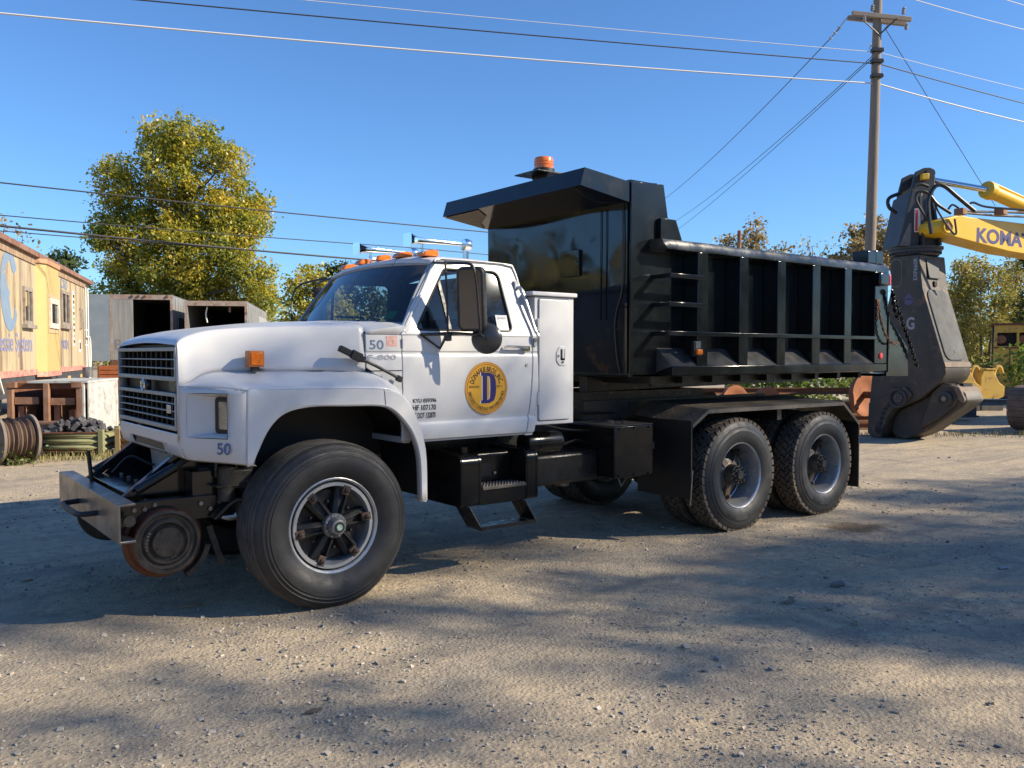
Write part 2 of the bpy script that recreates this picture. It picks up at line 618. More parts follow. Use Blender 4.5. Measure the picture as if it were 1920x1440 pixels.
def ground_material():
    m = bpy.data.materials.new('packed_gravel_dirt')
    m.use_nodes = True
    n, l = m.node_tree.nodes, m.node_tree.links
    b = n['Principled BSDF']
    b.inputs['Roughness'].default_value = 0.93
    b.inputs['Specular IOR Level'].default_value = 0.25
    tc = n.new('ShaderNodeTexCoord')

    def nz(s, det=8.0, r=0.6, dist=0.0):
        t = n.new('ShaderNodeTexNoise')
        t.inputs['Scale'].default_value = s
        t.inputs['Detail'].default_value = det
        t.inputs['Roughness'].default_value = r
        t.inputs['Distortion'].default_value = dist
        l.new(tc.outputs['Object'], t.inputs['Vector'])
        return t.outputs['Fac']

    def rng(f, a, c, t0=0.0, t1=1.0):
        r = n.new('ShaderNodeMapRange')
        r.inputs['From Min'].default_value = a
        r.inputs['From Max'].default_value = c
        r.inputs['To Min'].default_value = t0
        r.inputs['To Max'].default_value = t1
        l.new(f, r.inputs['Value'])
        return r.outputs[0]

    def mix(fac, a, c):
        x = n.new('ShaderNodeMix')
        x.data_type = 'RGBA'
        l.new(fac, x.inputs[0])
        for s, k in ((a, 6), (c, 7)):
            if isinstance(s, tuple):
                x.inputs[k].default_value = (*s, 1)
            else:
                l.new(s, x.inputs[k])
        return x.outputs[2]
    c = mix(rng(nz(0.55, 6, 0.6, 0.4), 0.40, 0.62), (0.540, 0.430, 0.285), (0.400, 0.338, 0.252))
    c = mix(rng(nz(1.7, 8, 0.7, 0.6), 0.52, 0.68), c, (0.250, 0.218, 0.178))
    c = mix(rng(nz(3.1, 5, 0.6), 0.60, 0.72), c, (0.66, 0.52, 0.34))
    vo = n.new('ShaderNodeTexVoronoi')
    vo.inputs['Scale'].default_value = 75.0
    l.new(tc.outputs['Object'], vo.inputs['Vector'])
    c2 = mix(rng(vo.outputs['Distance'], 0.15, 0.55), (0.50, 0.435, 0.345), (0.20, 0.165, 0.125))
    c = mix(rng(nz(14.0, 6, 0.7), 0.42, 0.62, 0.0, 0.55), c, c2)
    c = mix(rng(nz(180.0, 3, 0.7), 0.55, 0.75, 0.0, 0.5), c, (0.17, 0.145, 0.115))
    mp = n.new('ShaderNodeMapping')                    # drag marks of wheels along the truck's line
    mp.inputs['Rotation'].default_value = (0, 0, radians(8))
    mp.inputs['Scale'].default_value = (0.30, 3.4, 1.0)
    l.new(tc.outputs['Object'], mp.inputs[0])
    tw = n.new('ShaderNodeTexNoise')
    tw.inputs['Scale'].default_value = 1.1
    tw.inputs['Detail'].default_value = 7.0
    l.new(mp.outputs[0], tw.inputs['Vector'])
    c = mix(rng(tw.outputs['Fac'], 0.50, 0.66, 0.0, 0.55), c, (0.235, 0.205, 0.172))
    # dark oil stain beside the rear wheels
    vm = n.new('ShaderNodeVectorMath')
    vm.operation = 'DISTANCE'
    vm.inputs[1].default_value = (5.25, -0.62, 0.0)
    l.new(tc.outputs['Object'], vm.inputs[0])
    ad = n.new('ShaderNodeMath')
    ad.operation = 'MULTIPLY_ADD'
    ad.inputs[1].default_value = 0.9
    l.new(nz(5.0, 6, 0.7), ad.inputs[0])
    l.new(vm.outputs['Value'], ad.inputs[2])
    c = mix(rng(ad.outputs[0], 0.62, 0.80, 0.75, 0.0), c, (0.085, 0.055, 0.032))
    l.new(c, b.inputs['Base Color'])
    v2 = n.new('ShaderNodeTexVoronoi')
    v2.inputs['Scale'].default_value = 42.0
    l.new(tc.outputs['Object'], v2.inputs['Vector'])
    h1 = n.new('ShaderNodeMath')
    h1.operation = 'MULTIPLY_ADD'
    h1.inputs[1].default_value = -0.35
    l.new(rng(v2.outputs['Distance'], 0.0, 0.6), h1.inputs[0])
    l.new(nz(26.0, 10, 0.75), h1.inputs[2])
    b1 = n.new('ShaderNodeBump')
    b1.inputs['Strength'].default_value = 0.75
    b1.inputs['Distance'].default_value = 0.022
    l.new(h1.outputs[0], b1.inputs['Height'])
    l.new(b1.outputs[0], b.inputs['Normal'])
    return m


g_me = bpy.data.meshes.new('ground')
g_me.from_pydata(gverts, [], gfaces)
g_me.polygons.foreach_set('use_smooth', [True] * len(g_me.polygons))
g_me.materials.append(ground_material())
ground = bpy.data.objects.new('ground', g_me)
COL.objects.link(ground)
tag(ground, kind='structure')


def random_island_mat(name, cols, rough=0.9):
    m = bpy.data.materials.new(name)
    m.use_nodes = True
    n, l = m.node_tree.nodes, m.node_tree.links
    b = n['Principled BSDF']
    b.inputs['Roughness'].default_value = rough
    g = n.new('ShaderNodeNewGeometry')
    r = n.new('ShaderNodeValToRGB')
    el = r.color_ramp.elements
    while len(el) < len(cols):
        el.new(0.5)
    for i, c in enumerate(cols):
        el[i].position = i / (len(cols) - 1)
        el[i].color = (*c, 1)
    l.new(g.outputs['Random Per Island'], r.inputs[0])
    l.new(r.outputs[0], b.inputs['Base Color'])
    return m


def scatter_stones(name, n, dmin, dmax, smed, smax, seed, colours, density=None):
    rng_ = np.random.default_rng(seed)
    V, Fc = [], []
    cube = np.array([(x, y, z) for x in (-1, 1) for y in (-1, 1) for z in (-1, 1)], float)
    cf = np.array([(0, 1, 3, 2), (4, 6, 7, 5), (0, 4, 5, 1), (2, 3, 7, 6), (0, 2, 6, 4), (1, 5, 7, 3)])
    k = 0
    tries = 0
    while k < n and tries < n * 12:
        tries += 1
        d = dmin + (dmax - dmin) * rng_.random() ** 1.6
        u = (rng_.random() * 2 - 1) * d * 0.72
        p = yard(u, d)
        if density is not None and rng_.random() > density(p):
            continue
        s = min(smax, smed * math.exp(rng_.normal() * 0.55))
        q = cube * rng_.uniform(0.35, 1.0, (8, 3)) * np.array([1.0, rng_.uniform(0.6, 1.0), rng_.uniform(0.35, 0.65)]) * s
        a, b = rng_.random() * 2 * pi, rng_.normal() * 0.35
        Rz = np.array([[cos(a), -sin(a), 0], [sin(a), cos(a), 0], [0, 0, 1]])
        Rx = np.array([[1, 0, 0], [0, cos(b), -sin(b)], [0, sin(b), cos(b)]])
        q = q @ (Rz @ Rx).T + np.array([p.x, p.y, ground_height(p.x, p.y) + s * 0.22])
        V.append(q)
        Fc.append(cf + 8 * k)
        k += 1
    me = bpy.data.meshes.new(name)
    me.from_pydata(np.concatenate(V).tolist(), [], np.concatenate(Fc).tolist())
    me.materials.append(random_island_mat(name + '_stone', colours))
    o = bpy.data.objects.new(name, me)
    COL.objects.link(o)
    return o


patch = lambda p: max(0.06, min(1.0, 0.5 + 1.9 * noise.noise(Vector((p.x * 0.75, p.y * 0.75, 2.0))) + 0.6 * noise.noise(Vector((p.x * 2.6, p.y * 2.6, 9.0)))))
stone_cols = [(0.15, 0.15, 0.15), (0.26, 0.25, 0.235), (0.38, 0.34, 0.28), (0.34, 0.29, 0.22), (0.42, 0.37, 0.30), (0.48, 0.44, 0.38)]
gr = scatter_stones('gravel', 26000, 1.7, 11.0, 0.0046, 0.018, 3, stone_cols, patch)
tag(gr, 'loose crushed gravel scattered over the packed dirt yard', 'gravel', kind='stuff')
gr2 = scatter_stones('coarse_gravel', 420, 2.2, 18.0, 0.011, 0.028, 5, stone_cols, patch)
tag(gr2, 'coarser scattered stones lying on the packed dirt', 'gravel', kind='stuff')
# ================================================================== the dump truck
YC = 1.12                                            # its centre line
truck = empty('dump_truck')
tag(truck, 'white tandem-axle dump truck with black dump bed and rail wheels under its front bumper', 'dump truck')
SIDE = lambda x, y, z: frame((x, y, z), (1, 0, 0), (0, 0, 1))         # lettering plane on the near side


def lettering(parent, s, x, y, z, h, w=None, m=None, bold=0.0, name='lettering', shear=0.0, T=None, align='LEFT'):
    mb = MB()
    v, f = text2d(s, h, 0.0, w, bold, shear, align)
    mb.add(v, f, T if T is not None else SIDE(x, y, z))
    return mb.build(name, m or M['ink'], parent, smooth=0, weld=False)


# ---- hood and front fenders (one tilting shell)
hb = MB()
KEY = [  # X, Yj, zj, Ysh, zsh, zc
    (-0.757, 0.372, 1.455, 0.395, 1.715, 1.742),
    (-0.735, 0.366, 1.460, 0.402, 1.735, 1.762),
    (-0.690, 0.362, 1.475, 0.408, 1.757, 1.785),
    (-0.610, 0.356, 1.525, 0.405, 1.783, 1.806),
    (-0.500, 0.338, 1.540, 0.392, 1.802, 1.826),
    (-0.300, 0.288, 1.541, 0.360, 1.818, 1.850),
    (-0.100, 0.238, 1.540, 0.320, 1.826, 1.872),
    (0.100, 0.188, 1.538, 0.265, 1.830, 1.887),
    (0.280, 0.138, 1.535, 0.190, 1.830, 1.896),
    (0.400, 0.120, 1.533, 0.150, 1.832, 1.900)]
rows = []
keyi = [list(p) for p in zip(*[cr([(k[0], k[i], 0) for k in KEY], 3) for i in range(1, 6)])]
for st in keyi:
    X = st[0].x
    yj, zj, ys, zs, zc = [q.y for q in st]
    sec = [(yj, zj), (yj + (ys - yj) * 0.40, zj + (zs - zj) * 0.45), (yj + (ys - yj) * 0.72, zj + (zs - zj) * 0.80),
           (ys - 0.001, zs - 0.016), (ys + 0.020, zs + 0.005), (ys + 0.12, zs + (zc - zs) * 0.38), (ys + (YC - ys) * 0.55, zs + (zc - zs) * 0.80), (YC, zc)]
    rows.append([(X, p.x, p.y) for p in cr([(a, b, 0) for a, b in sec], 4)])
hb.grid(rows)
# crease along the fender top, junction at the hood flank
KC = [(-0.757, 0.372, 1.452), (-0.745, 0.345, 1.450), (-0.70, 0.28, 1.447), (-0.60, 0.13, 1.441), (-0.53, 0.035, 1.436), (-0.50, 0.012, 1.434), (-0.47, -0.002, 1.432),
      (-0.30, -0.004, 1.432), (0.10, -0.004, 1.427), (0.40, -0.004, 1.417), (0.52, -0.004, 1.402), (0.62, -0.004, 1.362)]
JC = [(-0.757, 0.372, 1.455), (-0.745, 0.368, 1.458), (-0.70, 0.363, 1.472), (-0.63, 0.357, 1.518), (-0.56, 0.348, 1.537), (-0.52, 0.342, 1.54), (-0.47, 0.331, 1.541),
      (-0.30, 0.288, 1.541), (0.10, 0.188, 1.538), (0.40, 0.120, 1.533), (0.52, 0.125, 1.505), (0.62, 0.14, 1.44)]
kk, jj = cr(KC, 3), cr(JC, 3)
sh_rows = []
for t, lift in ((0.0, 0.0), (0.02, 0.006), (0.06, 0.010), (0.30, 0.014), (0.6, 0.010), (0.9, 0.0), (1.0, 0.0)):
    sh_rows.append([a.lerp(b, t) + Vector((0, 0, lift * min(1.0, (b - a).length / 0.15))) for a, b in zip(kk, jj)])
hb.grid(sh_rows)
# fender side round the wheel arch
A = [(-0.435, 0.972), (-0.400, 1.055), (-0.325, 1.195), (-0.221, 1.283), (-0.05, 1.316), (0.20, 1.311), (0.44, 1.302), (0.545, 1.268), (0.63, 1.190), (0.705, 1.085),
     (0.755, 0.92), (0.766, 0.62)]
B = [(-0.47, 0.965), (-0.47, 1.10), (-0.47, 1.28), (-0.47, 1.432), (-0.30, 1.432), (0.10, 1.427), (0.40, 1.417), (0.52, 1.402), (0.62, 1.362), (0.725, 1.215),
     (0.800, 0.98), (0.812, 0.63)]
aa, bb = cr([(a, b, 0) for a, b in A], 4), cr([(a, b, 0) for a, b in B], 4)
for i in range(13):
    bb[i].x = -0.47
fr = [[(p.x, 0.40, p.y) for p in aa], [(p.x, 0.05, p.y) for p in aa], [(p.x, 0.010, p.y) for p in aa], [(p.x, -0.002, p.y) for p in aa]]
for t in (0.08, 0.25, 0.6, 0.94, 1.0):
    fr.append([(a.x + (b.x - a.x) * t, (-0.010 if 0.05 < t < 0.95 else -0.003), a.y + (b.y - a.y) * t) for a, b in zip(aa, bb)])
hb.grid(fr[1:])
hb.grid([[(p.x, -0.003, p.y) for p in bb[32:]], [(p.x + 0.012, 0.02, p.y + 0.006) for p in bb[32:]], [(p.x + 0.014, 0.16, p.y + 0.006) for p in bb[32:]]])
hb.box(0.770, 0.808, -0.001, 0.16, 0.618, 0.630)
# swept front panel, chin and grille surround
PLAN = [(-0.47, -0.003), (-0.50, 0.012), (-0.53, 0.035), (-0.560, 0.072), (-0.60, 0.13), (-0.66, 0.22), (-0.727, 0.318), (-0.745, 0.345), (-0.757, 0.372)]


def front_col(x, y, ztop, zbot):
    out = []
    for z, dx in ((ztop, 0.0), (1.405, 0.0), (1.402, 0.0), (1.275, -0.002), (1.140, 0.0), (1.137, 0.0), (1.08, 0.003), (1.03, 0.014), (zbot + 0.012, 0.035), (zbot, 0.06)):
        out.append((x + dx, y, z))
    return out


cols = []
for i, (x, y) in enumerate(PLAN):
    t = i / (len(PLAN) - 1)
    cols.append(front_col(x, y, 1.432 + 0.02 * t, 0.965 + 0.022 * t))
hb.grid(cols, skip=lambda i, j: 3 <= i < 6 and 2 <= j < 4)
# recess for the lamp: inner wall, floor, roof, outer wall
o0, o1 = Vector((-0.560, 0.072, 0)), Vector((-0.727, 0.318, 0))
i0, i1 = Vector((-0.512, 0.076, 0)), Vector((-0.566, 0.212, 0))
for z0, z1 in (((1.402, 1.380), (1.140, 1.165)),):
    top_o, top_i = z0
    bot_o, bot_i = z1
    P = [Vector((o0.x, o0.y, top_o)), Vector((o1.x, o1.y, top_o)), Vector((o1.x, o1.y, bot_o)), Vector((o0.x, o0.y, bot_o))]
    Q = [Vector((i0.x, i0.y, top_i)), Vector((i1.x, i1.y, top_i)), Vector((i1.x, i1.y, bot_i)), Vector((i0.x, i0.y, bot_i))]
    REC = (P + Q, [(0, 1, 5, 4), (1, 2, 6, 5), (2, 3, 7, 6), (3, 0, 4, 7), (4, 5, 6, 7)])
# chin below the grille (with the slot) and the grille opening
chin = []
ys = [0.372, 0.43, 0.60, 0.735, YC]
for y in ys:
    bow = -0.006 * (1 - ((y - YC) / 0.75) ** 2)
    chin.append([(-0.757 + bow + dx, y, z) for z, dx in ((1.150, 0.0), (1.137, 0.0), (1.080, 0.003), (1.070, 0.004), (1.015, 0.020), (0.998, 0.037), (0.985, 0.06))])
hb.grid(chin, skip=lambda i, j: i == 3 and j == 3)
r0_ = [Vector((-0.757, 0.372, 1.137))] + [Vector(p) for p in rows[0]]
inn = [Vector((-0.764, min(p.y + 0.013, YC), p.z - (0.0 if p.z < 1.66 else 0.013))) for p in r0_]
inn[0].z = 1.150
hb.grid([r0_, inn, [p + Vector((0.06, 0.002 if p.y < 0.5 else 0, -0.002 if p.z > 1.6 else 0)) for p in inn]])
hb.mirror_y(YC)
hood = hb.build('hood', M['white'], truck, smooth=32, solid=0.004)
lb = MB()
for s in (0, 1):                                     # dark liners of the wheel arches
    ln = MB()
    ln.grid([[(p.x - 0.004, 0.012, p.y + 0.002) for p in aa], [(p.x + (0.03 if p.x > 0.3 else -0.02), 0.07, p.y + 0.03) for p in aa],
             [(p.x + (0.03 if p.x > 0.3 else -0.02), 0.62, p.y + 0.03) for p in aa]])
    ln.add([(-0.50, 0.62, 0.9), (0.85, 0.62, 0.9), (0.85, 0.62, 1.50), (-0.50, 0.62, 1.50)], [(0, 1, 2, 3)])
    if s:
        ln.v = [(x, 2 * YC - y, z) for x, y, z in ln.v]
    ln.build('wheel_arch_liner', M['dark'], hood, smooth=40)
mb = MB()
mb.box(-0.74, -0.73, 0.735, 2 * YC - 0.735, 1.0, 1.085)
mb.build('chin_slot', M['dark'], hood)
for s in (0, 1):                                     # rectangular headlamps facing ahead
    mb = MB().add([p if not s else Vector((p.x, 2 * YC - p.y, p.z)) for p in REC[0]], REC[1])
    mb.build('lamp_recess', M['white'], hood, smooth=0)
    mb = MB()
    v, f = shape2d([rrect(-0.064, 0.064, -0.094, 0.094, 0.016)], 0.006, 0.008, 3)
    HLT = frame((-0.545, 0.141, 1.272), (0.37, -0.929, 0), (0, 0, 1))
    if s:
        HLT = frame((-0.545, 2 * YC - 0.141, 1.272), (-0.37, -0.929, 0), (0, 0, 1))
    mb.add(v, f, HLT)
    hl = mb.build('headlight', M['lens'], hood)
    mb = MB()
    v, f = shape2d([rrect(-0.078, 0.078, -0.107, 0.107, 0.018), rrect(-0.057, 0.057, -0.088, 0.088, 0.014)], 0.014, 0.003)
    mb.add(v, f, HLT)
    mb.build('headlight_frame', M['dark'], hood)
    mb = MB()                                        # thin dark joint round the lamp recess
    pts = [(-0.565, 0.064), (-0.730, 0.324)]
    q = [Vector((pts[0][0], pts[0][1], 1.408)), Vector((pts[1][0], pts[1][1], 1.408)), Vector((pts[1][0], pts[1][1], 1.134)), Vector((pts[0][0], pts[0][1], 1.134))]
    q = [Vector((p.x, p.y if not s else 2 * YC - p.y, p.z)) for p in q]
    mb.tube(q, 0.0028, 4, closed=True)
    mb.build('bezel_gap', M['dark'], hood)
    mb = MB()                                        # amber lamp boxes standing on the fenders
    y0 = 0.205 if not s else 2 * YC - 0.275
    mb.box(-0.375, -0.272, y0, y0 + 0.07, 1.568, 1.672)
    tl = mb.build('turn_lamp', mat('amber_housing', (0.45, 0.15, 0.035), 0.4) if not s else M['amber'], hood, bevel=0.006)
    mb = MB()
    yo = y0 - 0.004 if not s else y0 + 0.074
    mb.box(-0.362, -0.285, min(yo, yo + 0.006) - (0.003 if not s else 0), max(yo, yo + 0.006), 1.580, 1.660)
    mb.build('turn_lamp_lens', M['amber'], hood, bevel=0.003)
    mb = MB()
    mb.box(-0.345, -0.300, y0 + 0.015, y0 + 0.055, 1.540, 1.568)
    mb.build('turn_lamp_foot', M['dark'], hood)
mb = MB()                                            # rubber hold-down strap and its catch
mb.tube([(0.30, 0.085, 1.640), (0.42, 0.070, 1.586), (0.55, 0.058, 1.522), (0.63, 0.06, 1.482)], 0.011, 8)
mb.build('hood_strap', M['hub'], hood)
mb = MB()
mb.box(-0.10, 0.10, -0.022, 0.022, -0.020, 0.020, Matrix.Translation((0.285, 0.088, 1.650)) @ Matrix.Rotation(radians(24), 4, 'Y'))
mb.build('hood_latch', M['dark'], hood, bevel=0.005)
mb = MB()
mb.box(-0.03, 0.05, -0.026, 0.0, -0.034, 0.026, Matrix.Translation((0.30, 0.080, 1.645)) @ Matrix.Rotation(radians(24), 4, 'Y'))
mb.build('hood_latch_clip', M['dark'], hood, bevel=0.005)
mb = MB()
mb.box(-0.02, 0.02, -0.018, 0.018, -0.022, 0.018, Matrix.Translation((0.63, 0.062, 1.482)) @ Matrix.Rotation(radians(24), 4, 'Y'))
mb.build('strap_end', M['dark'], hood, bevel=0.005)
lettering(hood, '50', 0, 0, 0, 0.070, 0.098, M['blue'], 0.012, T=frame((-0.608, 0.128, 1.038), (0.555, -0.832, 0), (0, 0, 1)))

# ---- grille: dark shell, two grey frames with bars, emblem
mb = MB()
mb.box(-0.700, -0.690, 0.425, 2 * YC - 0.425, 1.14, 1.715)
for z in (1.25, 1.32, 1.55, 1.62):
    mb.box(-0.718, -0.700, 0.425, 2 * YC - 0.425, z - 0.003, z + 0.003)
grille = mb.build('grille', M['dark'], truck)
for za, zb, nb in ((1.482, 1.690, 2), (1.172, 1.402, 3)):
    v, f = shape2d([rrect(0.40, 2 * YC - 0.40, za, zb, 0.006), rrect(0.420, 2 * YC - 0.420, za + 0.022, zb - 0.018, 0.004)], 0.012, 0.003)
    mb = MB().add(v, f, frame((-0.757, 0, 0), (0, 1, 0), (0, 0, 1)))
    mb.build('grille_frame', M['grey'], grille)
    for k in range(nb):
        z = za + 0.020 + (zb - za - 0.036) * (k + 1) / (nb + 1)
        mb = MB().box(-0.768, -0.740, 0.420, 2 * YC - 0.420, z - 0.0042, z + 0.0042)
        mb.build('grille_bar', M['grey'], grille, bevel=0.003)
for k in range(12):
    y = 0.46 + k * (2 * YC - 0.92) / 11
    MB().box(-0.736, -0.712, y - 0.003, y + 0.003, 1.49, 1.69).build('grille_mullion', M['dark'], grille)
    MB().box(-0.736, -0.712, y - 0.003, y + 0.003, 1.18, 1.40).build('grille_mullion', M['dark'], grille)
mb = MB().lathe([(0.0, -0.774), (0.034, -0.773), (0.046, -0.769), (0.058, -0.765), (0.062, -0.758), (0.062, -0.730)], 0, (0, YC + 0.03, 1.440), 28)
emb = mb.build('emblem', mat('dark_badge', (0.05, 0.055, 0.06), 0.25, metal=0.6), grille)
mb = MB().lathe([(0.036, -0.773), (0.041, -0.777), (0.046, -0.771)], 0, (0, YC + 0.03, 1.440), 28)
mb.build('emblem_ring', M['chrome'], grille)
MB().box(-0.775, -0.766, 0.50, 0.585, 1.272, 1.328).build('grille_tag', M['alu'], grille, bevel=0.004)
MB().box(-0.745, -0.73, 0.40, 0.62, 1.41, 1.475).build('grille_plate', M['hub'], grille)

# ---- cab
BODY = [(1.030, 0.150), (1.040, 0.130), (1.060, 0.124), (1.140, 0.119), (1.158, 0.128), (1.176, 0.131), (1.200, 0.122), (1.30, 0.116), (1.42, 0.113), (1.56, 0.114), (1.625, 0.117), (1.645, 0.120),
        (1.655, 0.127), (1.663, 0.127), (1.673, 0.120), (1.72, 0.121), (1.79, 0.124)]


def body_y(z):
    return float(np.interp(z, [b[0] for b in BODY], [b[1] for b in BODY]))


def side_panel(mb, xl, xr, z0=1.030, z1=1.79, turn=0.022):
    """Body side between two edges (functions of height), its edges turned in."""
    zs = [z0] + [b[0] for b in BODY if z0 < b[0] < z1] + [z1]
    rows = []
    for z in zs:
        a, b, y = xl(z), xr(z), body_y(z)
        rows.append([(a, y + turn, z), (a, y + 0.004, z), (a + 0.004, y, z)] + [(a + (b - a) * t, y, z) for t in (0.25, 0.5, 0.75)] + [(b - 0.004, y, z), (b, y + 0.004, z), (b, y + turn, z)])
    mb.grid(rows)
    for r, dz in ((rows[0], 0.0), (rows[-1], 0.0)):
        mb.grid([r, [(p[0], max(p[1], r[0][1]), p[2]) for p in r]])


TILT = frame((0, 0.124, 1.79), (1, 0, 0), (0, 0.287, 0.958))
UP = lambda pts: [(x, (z - 1.79) / 0.958) for x, z in pts]
door_l = lambda z: 0.690
door_r = lambda z: float(np.interp(z, [1.03, 1.16, 1.35, 1.66, 1.79], [1.806, 1.822, 1.845, 1.862, 1.858]))
WIN = round_poly(UP([(0.806, 1.822), (1.130, 2.282), (1.632, 2.288), (1.674, 1.822)]), [0.05, 0.03, 0.07, 0.05], 5)
VENT_A, VENT_B = (1.070, 2.195), (1.104, 1.822)

shell = MB()
side_panel(shell, lambda z: 0.405 if z > 1.5 else 0.62, lambda z: 0.684, 1.35)
side_panel(shell, lambda z: door_r(z) + 0.006, lambda z: float(np.interp(z, [1.01, 1.16, 1.35, 1.66, 1.79], [1.885, 1.902, 1.922, 1.915, 1.905])), 1.015)
# pillars and roof edge round the door, in the leaning plane
outer = UP([(0.690, 1.79), (0.712, 1.852), (1.062, 2.338), (1.12, 2.352), (1.74, 2.352), (1.795, 2.318), (1.905, 1.79)])
hole = UP([(0.715, 1.79), (0.742, 1.846), (1.085, 2.318), (1.73, 2.318), (1.862, 1.79)])
v, f = shape2d([round_poly(outer, [0, 0, 0.03, 0.03, 0.05, 0.05, 0]), hole], 0.010, 0.006)
shell.add(v, f, TILT @ Matrix.Translation((0, 0, -0.012)))
shell.mirror_y(YC)
# cowl, back wall, roof, floor
cow = []
for t in np.linspace(0, 1, 13):
    y = 0.124 + (2 * YC - 0.248) * t
    e = 1 - (2 * t - 1) ** 2
    cow.append([(0.405, y, 1.800 + 0.095 * e ** 0.5), (0.45, y, 1.815 + 0.088 * e ** 0.5), (0.62 - 0.05 * e, y, 1.838 + 0.060 * e ** 0.5), (0.735 - 0.145 * e, y, 1.852 + 0.050 * e ** 0.5)])
for c_, q_ in ((cow[0], -1), (cow[-1], 1)):
    pass
shell.grid([[(p[0], p[1], 1.782) for p in cow[0]]] + cow + [[(p[0], p[1], 1.782) for p in cow[-1]]])
for y_ in (0.124, 2 * YC - 0.124):
    shell.add([(0.66, y_, 1.782), (0.735, y_, 1.852), (0.745, y_, 1.852), (0.74, y_, 1.782)], [(0, 1, 2, 3)])
roof = []
for X, ze, zc, ins in ((1.030, 2.318, 2.352, 0.0), (1.055, 2.345, 2.388, 0.0), (1.12, 2.356, 2.412, 0), (1.28, 2.358, 2.428, 0), (1.50, 2.358, 2.430, 0), (1.68, 2.356, 2.418, 0), (1.775, 2.338, 2.392, 0), (1.805, 2.30, 2.345, 0)):
    r = []
    for t in np.linspace(-1, 1, 25):
        yo = 0.285 - 0.02 * (X > 1.1) + ins
        hw = YC - yo
        bowx = -0.060 * (1 - t * t) if X < 1.06 else (-0.035 * (1 - t * t) if X < 1.2 else 0)
        e = (1 - abs(t) ** 3.0)
        r.append((X + bowx, YC + hw * t, ze + (zc - ze) * e))
    roof.append(r)
shell.grid(roof)
shell.grid([[(1.80, 0.30, 2.31), (1.80, 2 * YC - 0.30, 2.31)], [(1.900, 0.13, 1.80), (1.900, 2 * YC - 0.13, 1.80)], [(1.885, 0.145, 1.02), (1.885, 2 * YC - 0.145, 1.02)]])
shell.box(0.72, 1.88, 0.16, 2 * YC - 0.16, 1.02, 1.06)
cab = shell.build('cab', M['white'], truck, smooth=32, solid=0.003)
for s in (0, 1):                                     # rain gutters
    pts = [(0.722, 0.130, 1.848), (0.90, 0.205, 2.098), (1.050, 0.272, 2.318), (1.10, 0.281, 2.350), (1.40, 0.280, 2.354), (1.73, 0.281, 2.352), (1.79, 0.270, 2.318), (1.83, 0.222, 2.13)]
    pts = [(x, y if not s else 2 * YC - y, z) for x, y, z in pts]
    MB().tube(cr(pts, 4), 0.009, 6).build('rain_gutter', M['white'], cab)

# windshield, its rubber and the parts inside the cab
WS = []
for t in np.linspace(-1, 1, 15):
    e = 1 - t * t
    a = Vector((0.735 - 0.135 * e, YC + 0.945 * t, 1.860 + 0.035 * e))
    b = Vector((1.040 - 0.070 * e, YC + 0.815 * t, 2.318 + 0.030 * e))
    m_ = a.lerp(b, 0.5) + Vector((-0.012, 0, 0.008))
    WS.append(cr([a, m_, b], 3))
wsm = MB().grid(WS).build('windshield', M['glass'], truck, smooth=60)
ring = [r[0] for r in WS] + WS[-1][1:] + [r[-1] for r in WS[::-1]][1:] + WS[0][::-1][1:-1]
MB().tube(ring, 0.013, 6, closed=True).build('windshield_rubber', mat('windshield_rubber', (0.30, 0.31, 0.32), 0.5), wsm)
mb = MB().tube([(0.66, 0.62, 1.898), (0.70, 0.72, 1.925), (0.665, 1.10, 1.945)], 0.009, 6)
mb.build('wiper', M['dark'], wsm)
mb = MB().tube([(0.655, 1.40, 1.910), (0.69, 1.5, 1.93), (0.70, 1.83, 1.94)], 0.009, 6)
mb.build('wiper', M['dark'], wsm)
MB().tube([(0.60, 0.62, 1.870), (0.610, 0.62, 1.90)], 0.012, 8).build('antenna_base', M['dark'], wsm)
MB().tube([(0.605, 0.62, 1.88), (0.930, 0.60, 2.38)], 0.0022, 5).build('antenna', M['hub'], wsm)
mb = MB()
mb.add([(0.756, 0.330, 1.905), (0.7355, 0.440, 1.908), (0.779, 0.437, 1.966), (0.799, 0.330, 1.963)], [(0, 1, 2, 3)])
mb.v = [(x - 0.018, y, z) for x, y, z in mb.v]
mb.build('inspection_sticker', M['green'], wsm, smooth=0)
dash = MB().prism([(0.66, 1.62), (0.66, 1.84), (0.80, 1.862), (0.94, 1.83), (0.98, 1.74), (0.90, 1.55)], 1, 0.20, 2 * YC - 0.20).build('dashboard', M['interior'], cab, bevel=0.02)
seat = MB().box(1.25, 1.72, 0.28, 2 * YC - 0.28, 1.36, 1.52).box(1.66, 1.80, 0.28, 2 * YC - 0.28, 1.50, 1.95).build('bench_seat', M['interior'], cab, bevel=0.05)
MB().tube([(1.06 + 0.06 * sin(a), 0.60 + 0.20 * cos(a), 1.84 + 0.17 * sin(a)) for a in np.linspace(0, 2 * pi, 25)[:-1]], 0.013, 6, closed=True).tube([(1.06, 0.60, 1.84), (0.92, 0.60, 1.76)], 0.02, 8).build(
    'steering_wheel', M['dark'], cab)
MB().box(0.72, 1.88, 0.17, 2 * YC - 0.17, 1.062, 1.068).build('cab_floor', M['interior'], cab)

